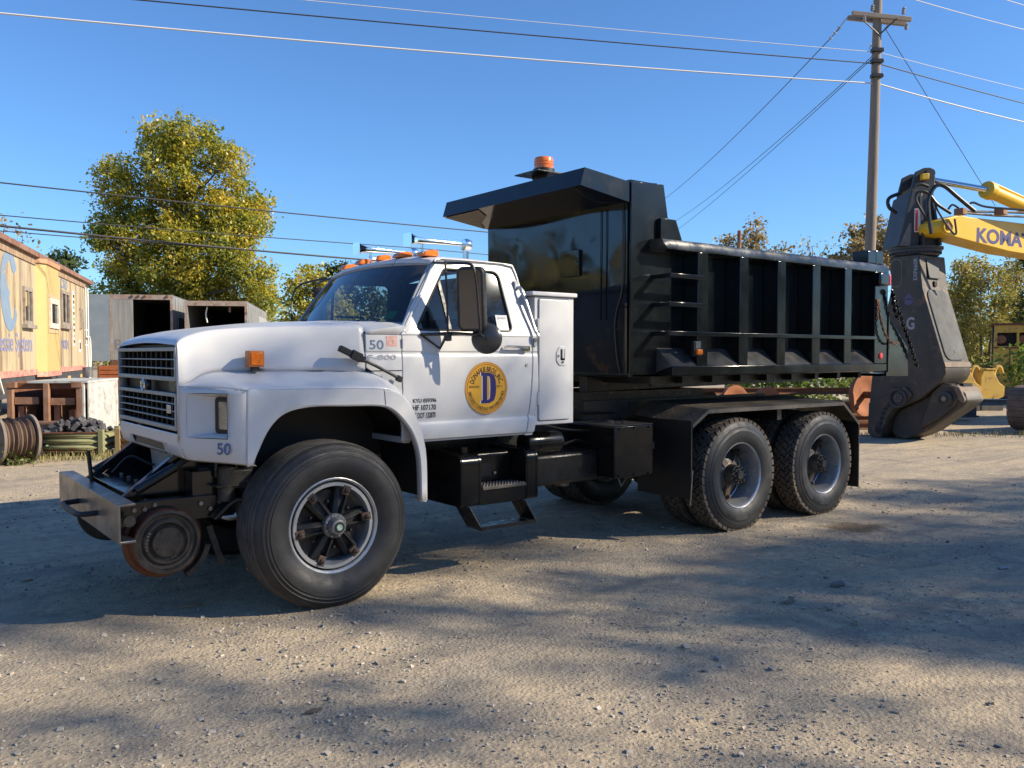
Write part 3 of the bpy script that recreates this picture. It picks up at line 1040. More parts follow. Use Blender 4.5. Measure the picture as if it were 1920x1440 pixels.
doors = []
for s in (0, 1):
    R = (lambda b: b) if not s else (lambda b: (setattr(b, 'v', [(x, 2 * YC - y, z) for x, y, z in b.v]), b)[1])
    mb = MB()
    side_panel(mb, door_l, door_r)
    v, f = shape2d([UP([(0.718, 1.792), (0.746, 1.846), (1.088, 2.314), (1.726, 2.314), (1.858, 1.792)]), WIN], 0.008, 0.006)
    mb.add(v, f, TILT @ Matrix.Translation((0, 0, -0.007)))
    door = R(mb).build('door', M['white'], truck, smooth=32, solid=0.0)
    doors.append(door)
    mb = MB()
    outw = [tuple(Vector(p) * 1.0) for p in WIN]
    ring = [TILT @ Vector((p[0], p[1], 0.002)) for p in WIN]
    mb.tube(ring, 0.010, 6, closed=True)
    a, b = UP([VENT_A])[0], UP([VENT_B])[0]
    R(mb).build('window_rubber', M['dark'], door)
    mb = MB()
    d = (Vector(b) - Vector(a)).normalized() * 0.011
    mb.hexa([TILT @ Vector((a[0] - 0.012, a[1], -0.01)), TILT @ Vector((a[0] + 0.012, a[1] + 0.012, -0.01)), TILT @ Vector((b[0] + 0.012, b[1], -0.01)), TILT @ Vector((b[0] - 0.012, b[1], -0.01))],
            [TILT @ Vector((a[0] - 0.012, a[1], 0.004)), TILT @ Vector((a[0] + 0.012, a[1] + 0.012, 0.004)), TILT @ Vector((b[0] + 0.012, b[1], 0.004)), TILT @ Vector((b[0] - 0.012, b[1], 0.004))])
    R(mb).build('vent_post', M['hub'], door)
    mb = MB()
    v, f = shape2d([WIN])
    mb.add(v, f, TILT @ Matrix.Translation((0, 0, -0.006)))
    R(mb).build('window_pane', M['glass'], door, smooth=0)
    mb = MB()
    mb.tube(cr([(1.575, 0.105, 1.703), (1.60, 0.082, 1.706), (1.70, 0.080, 1.704), (1.79, 0.088, 1.700)], 3), 0.010, 6)
    mb.lathe([(0, -0.0), (0.020, -0.0), (0.022, 0.02)], 1, (1.795, 0.100, 1.690), 12)
    mb.box(1.76, 1.81, 0.085, 0.115, 1.675, 1.712)
    R(mb).build('door_handle', M['chrome'], door)
    mb = MB().lathe([(0, 0.108), (0.012, 0.108), (0.014, 0.118)], 1, (1.797, 0, 1.565), 12)
    R(mb).build('door_lock', M['alu'], door)
door = doors[0]
# lettering and the round emblem on the driver's door
for s, z, h, w in (('KYU 059396', 1.306, 0.028, 0.195), ('HF 107170', 1.252, 0.037, 0.192), ('US DOT 132870', 1.196, 0.037, 0.190)):
    lettering(door, s, 0.772, body_y(z + h / 2) - 0.0028, z, h, w, M['ink'], 0.016)
dx, dz, dr = 1.412, 1.396, 0.196
for r0, r1, y, m in ((0, dr, 0.1118, M['decal_y']), (dr - 0.022, dr - 0.017, 0.1108, M['decal_o'])):
    v, f = shape2d([[(r1 * cos(a), r1 * sin(a)) for a in np.linspace(0, 2 * pi, 65)[:-1]]] + ([[(r0 * cos(a), r0 * sin(a)) for a in np.linspace(0, 2 * pi, 65)[:-1]]] if r0 else []))
    MB().add(v, f, SIDE(dx, y, dz)).build('door_emblem', m, door, smooth=0)
v, f = shape2d([[(dr * cos(a), dr * sin(a)) for a in np.linspace(0, 2 * pi, 65)[:-1]], [((dr - 0.010) * cos(a), (dr - 0.010) * sin(a)) for a in np.linspace(0, 2 * pi, 65)[:-1]]])
MB().add(v, f, SIDE(dx, 0.1108, dz)).build('door_emblem', mat('decal_orange_edge', (0.55, 0.24, 0.03), 0.45), door, smooth=0)


def ring_text(parent, s, cx, y, cz, r, h, a_from, a_to, top, m, bold):
    """Letters set round a circle between two angles (degrees, counted from +X towards +Z)."""
    mb = MB()
    ws = []
    for ch in s:
        v, f = text2d(ch if ch != ' ' else 'i', h, 0, None, bold)
        ws.append((max(p.x for p in v) - min(p.x for p in v)) * (1.0 if ch != ' ' else 0.9) + h * 0.14)
    tot = sum(ws)
    run = 0.0
    for ch, w in zip(s, ws):
        t = (run + w / 2) / tot
        run += w
        if ch == ' ':
            continue
        a = radians(a_from + (a_to - a_from) * t)
        arc = abs(radians(a_to - a_from)) * r * (w - h * 0.14) / tot
        v, f = text2d(ch, h, 0, arc if ch not in '.,I' else None, bold, align='CENTER')
        rot = (a - pi / 2) if top else (a + pi / 2)
        rr = r if top else r
        T = SIDE(cx + rr * cos(a), y, cz + rr * sin(a)) @ Matrix.Rotation(rot, 4, 'Z') @ Matrix.Translation((0, -h / 2, 0))
        mb.add(v, f, T)
    return mb.build('lettering', m, parent, smooth=0, weld=False)


ring_text(door, 'DONAHUE BROS., INC.', dx, 0.1104, dz, 0.142, 0.040, 166, 14, True, M['inkbrown'], 0.018)
ring_text(door, 'EMERGENCY RAILROAD WRECKING SERVICE', dx, 0.1104, dz, 0.156, 0.024, 189, 351, False, M['inkbrown'], 0.014)
lettering(door, 'BARBOURSVILLE', dx - 0.160, 0.1104, dz + 0.002, 0.017, 0.092, M['inkbrown'])
lettering(door, 'WEST VA.', dx + 0.092, 0.1104, dz + 0.002, 0.017, 0.058, M['inkbrown'])
for off, m, y in ((-0.007, M['paper'], 0.1107), (0.0, M['navy'], 0.1103)):
    o_, i_ = [(-0.060, -0.115), (0.020, -0.115), (0.062, -0.095), (0.078, -0.05), (0.080, 0.0), (0.078, 0.05), (0.062, 0.095), (0.020, 0.115), (-0.060, 0.115), (-0.060, 0.092), (-0.046, 0.092), (-0.046, -0.092), (-0.060, -0.092)], \
        [(-0.004, -0.090), (0.016, -0.085), (0.024, -0.06), (0.026, 0.0), (0.024, 0.06), (0.016, 0.085), (-0.004, 0.090)]
    v, f = shape2d([o_, i_])
    MB().add(v, f, SIDE(dx + 0.008 + off, y, dz)).build('emblem_letter', m, door, smooth=0)
lettering(cab, '50', 0.430, 0.1185, 1.684, 0.062, 0.112, mat('lettering_grey_blue', (0.12, 0.18, 0.28), 0.5), 0.02)
MB().box(0.563, 0.648, 0.1185, 0.1195, 1.702, 1.776).build('faded_sticker', M['pink'], cab, smooth=0)
lettering(cab, 'T', 0.605, 0.1178, 1.722, 0.022, None, M['rust'])
lettering(cab, 'F-800', 0.418, 0.1115, 1.612, 0.034, 0.220, mat('raised_badge', (0.45, 0.46, 0.47), 0.4), 0.012, name='badge')
MB().box(0.41, 0.684, 0.110, 0.119, 1.5325, 1.5385).build('cowl_seam', M['dark'], cab)
st = MB().box(-0.055, 0.055, -0.062, 0.062, -0.0005, 0.0005, TILT @ Matrix.Translation((1.588, 0.103, 0.003))).build('window_notice', M['paper'], door, smooth=0)
lettering(door, 'J654207', 0, 0, 0, 0.016, 0.085, M['ink'], 0.01, T=TILT @ Matrix.Translation((1.545, 0.132, 0.0042)))
mb = MB()
for k in range(5):
    mb.box(-0.036, 0.036, -0.0015, 0.0015, 0, 0.0004, TILT @ Matrix.Translation((1.588, 0.118 - k * 0.014, 0.0038)))
mb.build('notice_print', mat('print_grey', (0.45, 0.42, 0.42), 0.7), door, smooth=0)

# grab handle behind the door
mb = MB()
mb.tube(cr([(1.790, 0.235, 2.175), (1.800, 0.185, 2.160), (1.830, 0.145, 2.030), (1.872, 0.105, 1.850), (1.885, 0.080, 1.800), (1.888, 0.085, 1.770), (1.880, 0.118, 1.755)], 4), 0.013, 8)
mb.box(1.765, 1.800, 0.215, 0.250, 2.155, 2.225)
mb.box(1.868, 1.896, 0.104, 0.124, 1.715, 1.775)
mb.build('grab_handle', M['alu'], cab)

# mirrors: bracket of tubes, tall head, round glass below
mir = MB()
p1, p2 = (0.905, 0.105, 1.790), (1.085, 0.285, 2.300)
hd = Vector((1.130, -0.115, 2.02))
mir.tube(cr([(0.835, 0.115, 1.790), (0.95, 0.06, 1.792), (1.10, -0.05, 1.794)], 3), 0.011, 6)
mir.tube([(0.835, 0.112, 1.790), (1.00, 0.112, 1.690), (1.06, 0.112, 1.785)], 0.008, 6)
mir.tube(cr([(0.93, 0.08, 1.792), (1.02, 0.00, 1.80), (1.12, -0.12, 1.79), (1.155, -0.16, 1.80), (1.150, -0.165, 1.90), (1.120, -0.165, 2.18), (1.100, -0.14, 2.275), (1.07, -0.05, 2.295), (1.04, 0.10, 2.305), (1.05, 0.285, 2.325)], 4), 0.011, 6)
mir.tube([(1.00, 0.01, 1.780), (0.985, 0.00, 2.05), (0.985, 0.02, 2.310)], 0.008, 6)
mir.lathe([(0, -0.03), (0.028, -0.025), (0.028, 0.025), (0, 0.03)], 2, (0.998, 0.01, 1.770), 10)
mo = mir.build('mirror_bracket', M['hub'], truck)
HX = frame((1.130, -0.100, 2.040), Vector((0.62, -0.785, 0.0)), Vector((-0.07, -0.05, 0.996)))
v, f = shape2d([rrect(-0.088, 0.088, -0.215, 0.215, 0.035)], 0.022, 0.014, 3)
MB().add(v, f, HX).build('mirror_head', M['hub'], mo, smooth=50)
v, f = shape2d([rrect(-0.090, 0.090, -0.217, 0.217, 0.035), rrect(-0.078, 0.078, -0.205, 0.205, 0.03)], 0.01, 0.004, 2)
MB().add(v, f, HX @ Matrix.Translation((0, 0, -0.034))).build('mirror_rim', M['alu'], mo, smooth=50)
v, f = shape2d([rrect(-0.080, 0.080, -0.207, 0.207, 0.03)], 0.001)
MB().add(v, f, HX @ Matrix.Translation((0, 0, 0.0375))).build('mirror_back', mat('mirror_back_steel', (0.13, 0.13, 0.135), 0.14, metal=0.8, rvar=0.05), mo, smooth=0)
MB().add(v, f, HX @ Matrix.Translation((0, 0, -0.040))).build('mirror_pane', M['mirror'], mo, smooth=0)
RX = frame((1.235, -0.135, 1.762), Vector((0.72, -0.694, 0.0)), Vector((0.0, 0.0, 1)))
MB().lathe([(0, 0.045), (0.05, 0.040), (0.09, 0.024), (0.108, 0.006), (0.112, 0.0), (0.104, -0.004), (0.0, -0.006)], 2, n=28, T=RX).build('round_mirror', mat('round_mirror_back', (0.06, 0.062, 0.066), 0.3, metal=0.4), mo)
mb = MB()
for a in (20, 140, 260):
    mb.box(0, 0.105, -0.004, 0.004, 0.0, 0.006, RX @ Matrix.Translation((0, 0, 0.04)) @ Matrix.Rotation(radians(a), 4, 'Z') @ Matrix.Rotation(radians(22), 4, 'Y'))
mb.lathe([(0, 0.06), (0.018, 0.058), (0.02, 0.04)], 2, n=10, T=RX)
mb.tube([RX @ Vector((0, 0, 0.05)), (1.16, -0.15, 1.80)], 0.007, 6)
mb.build('round_mirror_spider', M['hub'], mo)
# bracket on the far side
far = MB()
far.tube(cr([(0.80, 2.13, 1.80), (0.95, 2.30, 1.80), (1.10, 2.42, 1.80), (1.10, 2.43, 2.25), (1.05, 2.20, 2.31), (1.05, 1.96, 2.33)], 4), 0.011, 6)
far.tube(cr([(0.80, 2.13, 1.84), (0.84, 2.36, 1.97), (0.90, 2.40, 2.26), (1.02, 1.99, 2.335)], 4), 0.009, 6)
far.v = [(x, y, z) for x, y, z in far.v]
fo = far.build('mirror_bracket', M['hub'], truck)
v, f = shape2d([rrect(-0.088, 0.088, -0.215, 0.215, 0.035)], 0.022, 0.014, 3)
MB().add(v, f, frame((1.13, 2.36, 2.04), Vector((0.62, 0.785, 0.0)), Vector((0, 0, 1)))).build('mirror_head', M['hub'], fo, smooth=50)

# roof: five marker lamps and two rectangular trumpets
for k, y in enumerate((0.46, 0.80, YC, 2 * YC - 0.80, 2 * YC - 0.46)):
    e = 1 - ((y - YC) / 0.83) ** 2
    x, z = 1.135 - 0.05 * e, 2.378 + 0.032 * e
    mb = MB()
    pr = [(-0.075, 0.0), (-0.045, 0.040), (0.030, 0.052), (0.060, 0.046), (0.070, 0.0)]
    mb.prism(pr, 1, -0.055, 0.055, Matrix.Translation((x, y, z)))
    mb.build('marker_lamp', M['amber'], truck, bevel=0.012)
for y, x0 in ((0.60, 1.02), (1.36, 0.98)):
    mb = MB()
    zz = 2.505 + (0.0 if y < 1 else 0.0)
    for sx, hw, hh in ():
        pass
    rings = []
    for x, hy, hz in ((x0, 0.062, 0.052), (x0 + 0.004, 0.060, 0.050), (x0 + 0.03, 0.045, 0.038), (x0 + 0.09, 0.029, 0.024), (x0 + 0.20, 0.020, 0.018), (x0 + 0.40, 0.013, 0.013), (x0 + 0.52, 0.011, 0.011)):
        rings.append([(x, y + a, zz + 0.02 + b) for a, b in rrect(-hy, hy, -hz, hz, min(hy, hz) * 0.35, 3)])
    mb.grid(rings, close_u=True)
    mb.add(rings[0], [tuple(range(len(rings[0])))])
    mb.lathe([(0, -0.035), (0.045, -0.030), (0.052, 0.0), (0.045, 0.03), (0, 0.035)], 0, (x0 + 0.545, y, zz + 0.02), 18)
    mb.cyl((x0 + 0.13, y, zz + 0.02), (x0 + 0.13, y, 2.405), 0.009, 8)
    mb.cyl((x0 + 0.54, y, zz + 0.01), (x0 + 0.54, y, 2.415), 0.022, 10)
    mb.build('air_horn', M['chrome'], truck, smooth=40)

# ---- white tool box behind the cab
tb = MB().box(1.885, 2.298, 0.125, 0.78, 1.088, 2.105)
tool = tb.build('tool_box', M['white'], truck, bevel=0.008)
MB().box(1.845, 2.318, 0.100, 0.80, 2.108, 2.142).build('tool_box_lid', M['white'], tool, bevel=0.008)
v, f = shape2d([rrect(1.930, 2.236, 1.130, 2.080, 0.012)], 0.004, 0.005)
MB().add(v, f, frame((0, 0.1195, 0), (1, 0, 0), (0, 0, 1))).build('tool_box_door', M['white'], tool)
v, f = shape2d([rrect(1.918, 2.248, 1.118, 2.092, 0.014), rrect(1.928, 2.238, 1.128, 2.082, 0.012)])
MB().add(v, f, frame((0, 0.1240, 0), (1, 0, 0), (0, 0, 1))).build('tool_box_gap', mat('gap_grey', (0.16, 0.16, 0.16), 0.8), tool, smooth=0)
v, f = shape2d([round_poly([(2.100, 1.66), (2.130, 1.71), (2.200, 1.71), (2.200, 1.56), (2.130, 1.56), (2.100, 1.60)], 0.012)], 0.002, 0.002)
lt = MB().add(v, f, frame((0, 0.1075, 0), (1, 0, 0), (0, 0, 1))).build('tool_box_latch', M['white'], tool)
MB().box(2.138, 2.186, 0.1035, 0.106, 1.60, 1.69).build('latch_pocket', M['alu'], tool)
MB().box(2.150, 2.172, 0.092, 0.106, 1.615, 1.690).build('latch_handle', M['white'], tool, bevel=0.004)
MB().lathe([(0, 0.098), (0.010, 0.099), (0.012, 0.106)], 1, (2.115, 0, 1.635), 10).build('latch_lock', M['chrome'], tool)
MB().lathe([(0, 0.098), (0.012, 0.099), (0.014, 0.106)], 1, (2.160, 0, 1.585), 10).build('latch_lock', M['chrome'], tool)

# ---- dump bed
PY, RY = 0.09, -0.08                                  # recessed side plate, face of the ribs
bed = MB()
bed.box(2.910, 6.80, PY, PY + 0.012, 1.455, 2.60)                                  # near side plate
bed.box(2.910, 6.80, 2 * YC - PY - 0.012, 2 * YC - PY, 1.455, 2.60)
bed.box(2.95, 6.90, PY, 2 * YC - PY, 1.450, 1.472)                                  # floor
bed.box(2.898, 2.910, 0.112, 2 * YC - 0.112, 1.482, 2.99)                           # headboard
dump = bed.build('dump_bed', M['black'], truck)
HBm = MB()
for i in range(13):
    HBm.v += []
rows = []
for i in range(41):
    z = 1.482 + (2.955 - 1.482) * i / 40
    rows.append([(2.896 + 0.006 * noise.noise(Vector((y * 1.7, z * 1.7, 3.1))), y, z) for y in np.linspace(0.112, 2 * YC - 0.112, 41)])
HBm.grid(rows)
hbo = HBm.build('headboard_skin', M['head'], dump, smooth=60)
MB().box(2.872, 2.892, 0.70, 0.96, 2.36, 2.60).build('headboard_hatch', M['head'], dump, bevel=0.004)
mb = MB().tube(cr([(2.885, 0.155, 2.93), (2.882, 0.15, 2.5), (2.882, 0.16, 2.2), (2.880, 0.24, 1.95), (2.880, 0.22, 1.65), (2.880, 0.18, 1.50)], 5), 0.006, 5)
mb.tube(cr([(2.36, 0.20, 3.04), (2.45, 0.2, 2.97), (2.60, 0.19, 2.93), (2.80, 0.15, 2.935), (2.885, 0.15, 2.945)], 5), 0.004, 5)
mb.build('headboard_cable', M['hose'], dump)
for y in (0.36, 0.43):
    MB().box(2.884, 2.891, y - 0.003, y + 0.003, 1.95, 2.92).build('weld_seam', M['black'], dump)
# corner posts carrying the guard
for s in (0, 1):
    R = (lambda b: b) if not s else (lambda b: (setattr(b, 'v', [(x, 2 * YC - y, z) for x, y, z in b.v]), b)[1])
    mb = MB()
    mb.prism([(2.914, 1.484), (3.232, 1.484), (3.232, 3.14), (2.914, 3.115)], 1, PY - 0.006, PY + 0.05)
    R(mb).build('corner_post', M['black'], dump, bevel=0.004)
    mb = MB().prism([(3.236, 2.62), (3.236, 3.142), (3.345, 3.145), (3.405, 2.845), (3.405, 2.62)], 1, PY + 0.02, PY + 0.11)
    R(mb).build('post_gusset', M['black'], dump, bevel=0.004)
    mb = MB().prism([(3.236, 2.645), (3.236, 2.835), (3.430, 2.835), (3.520, 2.645)], 1, PY - 0.05, PY + 0.03)
    R(mb).build('post_gusset', M['black'], dump, bevel=0.004)
    # rails and ribs
    mb = MB()
    n = 46
    rr = []
    for i in range(n + 1):
        x = 3.140 + (6.815 - 3.140) * i / n
        w = 0.010 * noise.noise(Vector((x * 2.3, 1.0, s * 5.0))) + 0.005 * noise.noise(Vector((x * 7, 4.0, s * 5.0)))
        cut = 0.06 if i == 0 else 0
        rr.append([(x + cut, RY, 2.555), (x, RY - 0.004 - w * 0.6, 2.600 + w * 0.4), (x, RY + 0.020, 2.640 + w), (x, PY - 0.02, 2.648 + w), (x, PY + 0.02, 2.640 + w * 0.5), (x, PY + 0.02, 2.545), (x + cut, RY + 0.01, 2.548)])
    mb.grid(rr, close_u=True)
    mb.add(rr[0], [tuple(range(7))])
    mb.add(rr[-1], [tuple(range(7))])
    R(mb).build('top_rail', M['scuffed'], dump, smooth=40)
    mb = MB().box(3.262, 6.80, RY - 0.002, PY - 0.001, 1.462, 1.545)
    R(mb).build('bottom_rail', M['black'], dump, bevel=0.006)
    for xa, xb in ((3.588, 3.728), (4.180, 4.308), (4.765, 4.897), (5.352, 5.490), (5.940, 6.072)):
        mb = MB().box(xa, xb, RY, PY - 0.001, 1.5455, 2.556)
        R(mb).build('rib', M['black'], dump, bevel=0.007)
    mb = MB().box(6.540, 6.81, RY, PY - 0.001, 1.5455, 2.556)
    R(mb).build('rear_post', M['black'], dump, bevel=0.007)
    edges = [3.236, 3.588, 3.728, 4.180, 4.308, 4.765, 4.897, 5.352, 5.490, 5.940, 6.072, 6.540]
    for i in range(0, 12, 2):
        mb = MB()
        xa, xb = edges[i] + 0.001, edges[i + 1] - 0.001
        if i == 0:
            mb.add([(3.236, PY - 0.002, 1.705), (xb, PY - 0.002, 1.705), (xb, RY + 0.004, 1.5465), (3.262, RY + 0.004, 1.5465), (3.236, PY - 0.002, 1.49)], [(0, 1, 2, 3), (0, 3, 4)])
        else:
            mb.prism([(PY - 0.002, 1.5465), (PY - 0.002, 1.70), (RY + 0.004, 1.5465)], 0, xa, xb)
        R(mb).build('sloped_filler', M['dusty'], dump)
    for z in (2.322, 2.078, 1.828):
        x1 = 3.612 if z > 2 else 3.60
        mb = MB().box(3.165, x1, RY - 0.062, RY - 0.022, z - 0.020, z + 0.020).box(3.165, 3.205, RY - 0.024, PY - 0.001, z - 0.019, z + 0.019)
        R(mb).build('ladder_rung', M['black'], dump, bevel=0.004)
    mb = MB().box(3.601, 6.540, RY - 0.030, RY - 0.001, 1.810, 1.847)
    R(mb).build('side_bar', M['black'], dump, bevel=0.004)
    mb = MB().lathe([(0, RY - 0.012), (0.032, RY - 0.010), (0.036, RY - 0.001)], 1, (6.668, 0, 1.632), 20)
    R(mb).build('side_reflector', M['red'], dump)
    mb = MB().box(6.520, 6.715, RY - 0.070, RY - 0.001, 2.40, 2.545)
    R(mb).build('tail_lamp_housing', M['black'], dump, bevel=0.02)
    mb = MB().box(6.718, 6.762, RY - 0.064, RY - 0.004, 2.41, 2.535)
    R(mb).build('tail_lamp', M['red'], dump, bevel=0.01)
    mb = MB().box(6.45, 6.62, RY + 0.04, PY + 0.06, 2.645, 2.785).box(6.63, 6.79, RY + 0.05, PY + 0.05, 2.645, 2.800)
    R(mb).build('tailgate_hinge', M['black'], dump, bevel=0.012)
    # lamp box near the ladder
    mb = MB().box(3.500, 3.60, RY - 0.035, RY - 0.001, 1.632, 1.765)
    R(mb).build('lamp_bracket', M['dark'], dump, bevel=0.004)
    mb = MB().box(3.516, 3.59, RY - 0.062, RY - 0.036, 1.645, 1.692)
    R(mb).build('side_marker_lamp', M['amber'], dump, bevel=0.006)
    mb = MB().box(3.520, 3.58, RY - 0.040, RY - 0.036, 1.70, 1.758)
    R(mb).build('side_marker_glass', M['lens'], dump, bevel=0.002)
    # lower ears of the tailgate and chains
    mb = MB().prism([(6.83, 1.40), (6.83, 2.10), (6.90, 2.05), (7.30, 1.72), (7.32, 1.40)], 1, RY + 0.02, RY + 0.045)
    R(mb).build('tailgate_ear', M['black'], dump, bevel=0.004)
    mb = MB().box(6.812, 6.835, RY - 0.012, RY + 0.02, 1.45, 2.12)
    R(mb).build('latch_rod', M['blackm'], dump)


def chain(pts, pitch, wire, name, m, parent, mir=False):
    P = [Vector(p) for p in pts]
    L = [0.0]
    for a, b in zip(P, P[1:]):
        L.append(L[-1] + (b - a).length)
    mb = MB()
    n = int(L[-1] / pitch)
    for i in range(n):
        s = (i + 0.5) * pitch
        k = max(j for j in range(len(L)) if L[j] <= s)
        k = min(k, len(P) - 2)
        d = (P[k + 1] - P[k]).normalized()
        c = P[k] + d * (s - L[k])
        u = d.orthogonal().normalized()
        w = d.cross(u)
        if i % 2:
            u, w = w, u
        hl, hw = pitch * 0.70, pitch * 0.34
        ring = []
        for j in range(8):
            a = 2 * pi * j / 8
            ring.append(c + d * (hl * cos(a)) + u * (hw * sin(a)))
        mb.tube(ring, wire, 4, closed=True)
    if mir:
        mb.v = [(x, 2 * YC - y, z) for x, y, z in mb.v]
    return mb.build(name, m, parent)


chain(cr([(6.78, RY - 0.06, 2.36), (6.98, RY - 0.05, 2.10), (7.25, RY - 0.03, 1.78), (7.46, RY - 0.01, 1.50)], 4), 0.042, 0.011, 'tailgate_chain', M['black'], dump)
chain(cr([(6.80, RY - 0.05, 2.36), (6.84, RY - 0.05, 2.22), (6.90, RY - 0.05, 2.10), (7.0, RY - 0.04, 2.02)], 4), 0.042, 0.011, 'tailgate_chain', M['black'], dump)
chain(cr([(6.560, RY - 0.02, 2.235), (6.60, RY - 0.03, 2.05), (6.68, RY - 0.05, 1.86), (6.82, RY - 0.06, 1.77), (6.95, RY - 0.05, 1.775)], 5), 0.034, 0.007, 'latch_chain', M['rust'], dump)
chain([(6.545, RY - 0.02, 2.235), (6.55, RY - 0.02, 2.02)], 0.034, 0.007, 'latch_chain', M['rust'], dump)
MB().box(6.53, 6.60, RY - 0.03, RY - 0.001, 2.225, 2.25).build('chain_hook', M['rust'], dump)
MB().box(6.82, 6.88, 0.02, 2 * YC - 0.02, 1.46, 2.74).build('tailgate', M['black'], dump, bevel=0.006)
MB().prism([(6.84, 1.40), (7.30, 1.40), (7.30, 1.43), (6.84, 1.43)], 1, 0.0, 2 * YC).build('tailgate_apron', M['black'], dump)
# guard over the cab
g = MB()
gy0, gy1 = 0.098, 2 * YC - 0.098
F0, F1, B0, B1 = (2.345, 3.022), (2.392, 3.170), (2.905, 2.944), (2.912, 3.116)
g.add([(F0[0], gy0, F0[1]), (F0[0], gy1, F0[1]), (F1[0], gy1, F1[1]), (F1[0], gy0, F1[1])], [(0, 1, 2, 3)])
g.add([(F1[0], gy0, F1[1]), (F1[0], gy1, F1[1]), (B1[0], gy1, B1[1]), (B1[0], gy0, B1[1])], [(0, 1, 2, 3)])
g.add([(F0[0], gy0, F0[1]), (F0[0], gy1, F0[1]), (B0[0], gy1, B0[1]), (B0[0], gy0, B0[1])], [(0, 1, 2, 3)])
for y in (gy0, gy1):
    g.add([(F0[0], y, F0[1]), (F1[0], y, F1[1]), (B1[0], y, B1[1]), (B0[0], y, B0[1])], [(0, 1, 2, 3)])
guard = g.build('cab_guard', M['black'], dump, smooth=20)
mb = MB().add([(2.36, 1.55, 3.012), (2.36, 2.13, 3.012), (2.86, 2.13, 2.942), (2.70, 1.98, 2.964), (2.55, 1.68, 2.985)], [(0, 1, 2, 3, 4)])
mb.build('tan_patch', M['tan'], dump, smooth=0)  # flat tan patch laid under the far end of the guard
MB().box(2.91, 3.236, PY, 2 * YC - PY, 3.10, 3.135).build('guard_top', M['black'], dump)
MB().box(2.43, 2.80, 0.74, 1.08, 3.262, 3.272).prism([(0.86, 3.12), (0.96, 3.12), (1.02, 3.262), (0.80, 3.262)], 0, 2.58, 2.60).build('beacon_bracket', M['blackm'], dump)
MB().lathe([(0, 3.272), (0.098, 3.272), (0.098, 3.318), (0.085, 3.322)], 2, (2.625, 0.90, 0), 24).build('beacon_base', M['dark'], dump)
MB().lathe([(0.086, 3.320), (0.088, 3.36), (0.087, 3.405), (0.080, 3.420), (0.0, 3.424)], 2, (2.625, 0.90, 0), 28).build('beacon_lens', M['amber'], dump)
MB().lathe([(0.0885, 3.352), (0.0905, 3.355), (0.0885, 3.358)], 2, (2.625, 0.90, 0), 28).lathe([(0.0885, 3.376), (0.0905, 3.379), (0.0885, 3.382)], 2, (2.625, 0.90, 0), 28).build('beacon_ring', M['amber'], dump)
# sills under the bed, subframe and hoist
for s in (0, 1):
    y = 0.68 if not s else 2 * YC - 0.78
    MB().prism([(2.95, 1.448), (7.0, 1.448), (7.0, 1.40), (6.2, 1.345), (2.95, 1.30)], 1, y, y + 0.10).build('bed_sill', M['blackm'], dump, bevel=0.006)
MB().prism([(3.30, 1.36), (3.30, 1.448), (5.95, 1.448), (5.75, 1.36)], 1, 0.20, 0.23).build('bed_crossmember', M['blackm'], dump)
for k in range(9):
    x = 3.2 + 0.42 * k
    MB().box(x, x + 0.06, 0.12, 2 * YC - 0.12, 1.385, 1.449).build('bed_crossmember', M['blackm'], dump)

# ---- chassis
ch = MB()
for y in (0.70, 1.46):
    ch.box(-0.62, 6.55, y, y + 0.08, 0.80, 1.04)
for x in (0.6, 2.0, 3.0, 4.2, 5.6, 6.5):
    ch.box(x, x + 0.1, 0.78, 1.46, 0.85, 1.0)
frame_o = ch.build('chassis', M['blackm'], truck, bevel=0.01)
MB().box(2.9, 5.6, 0.66, 0.70, 1.04, 1.22).box(2.9, 5.6, 1.54, 1.58, 1.04, 1.22).box(2.92, 4.6, 0.70, 1.54, 1.05, 1.30).build('hoist_frame', M['blackm'], truck)
MB().box(-0.35, 0.66, 0.80, 1.44, 0.62, 1.50).box(-0.62, -0.50, 0.60, 1.64, 1.0, 1.65).build('engine', M['grime'], truck, bevel=0.03)
MB().cyl((0.13, 0.18, 0.52), (0.13, 2.06, 0.52), 0.065, 12).box(-0.45, 0.75, 0.66, 0.76, 0.60, 0.68).box(-0.45, 0.75, 1.48, 1.58, 0.60, 0.68).build('front_axle', M['grime'], truck)
for x in (4.21, 5.58):
    MB().cyl((x, 0.2, 0.52), (x, 2.04, 0.52), 0.10, 14).lathe([(0, -0.2), (0.16, -0.16), (0.2, 0), (0.16, 0.16), (0, 0.2)], 0, (x, YC, 0.54), 18).build('rear_axle', M['grime'], truck)
MB().prism([(4.25, 0.62), (4.9, 0.95), (5.54, 0.62), (5.54, 0.54), (4.9, 0.84), (4.25, 0.54)], 1, 0.62, 0.70).prism([(4.25, 0.62), (4.9, 0.95), (5.54, 0.62), (5.54, 0.54), (4.9, 0.84), (4.25, 0.54)], 1, 1.54, 1.62).build(
    'walking_beam', M['grime'], truck, bevel=0.01)

# fuel tank with cab steps
tk = MB()


def tank_outline(r=0.07):
    return round_poly([(0.10, 0.515), (0.10, 0.895), (0.62, 0.905), (0.62, 0.515)], [0.03, r, 0.05, 0.03], 6)


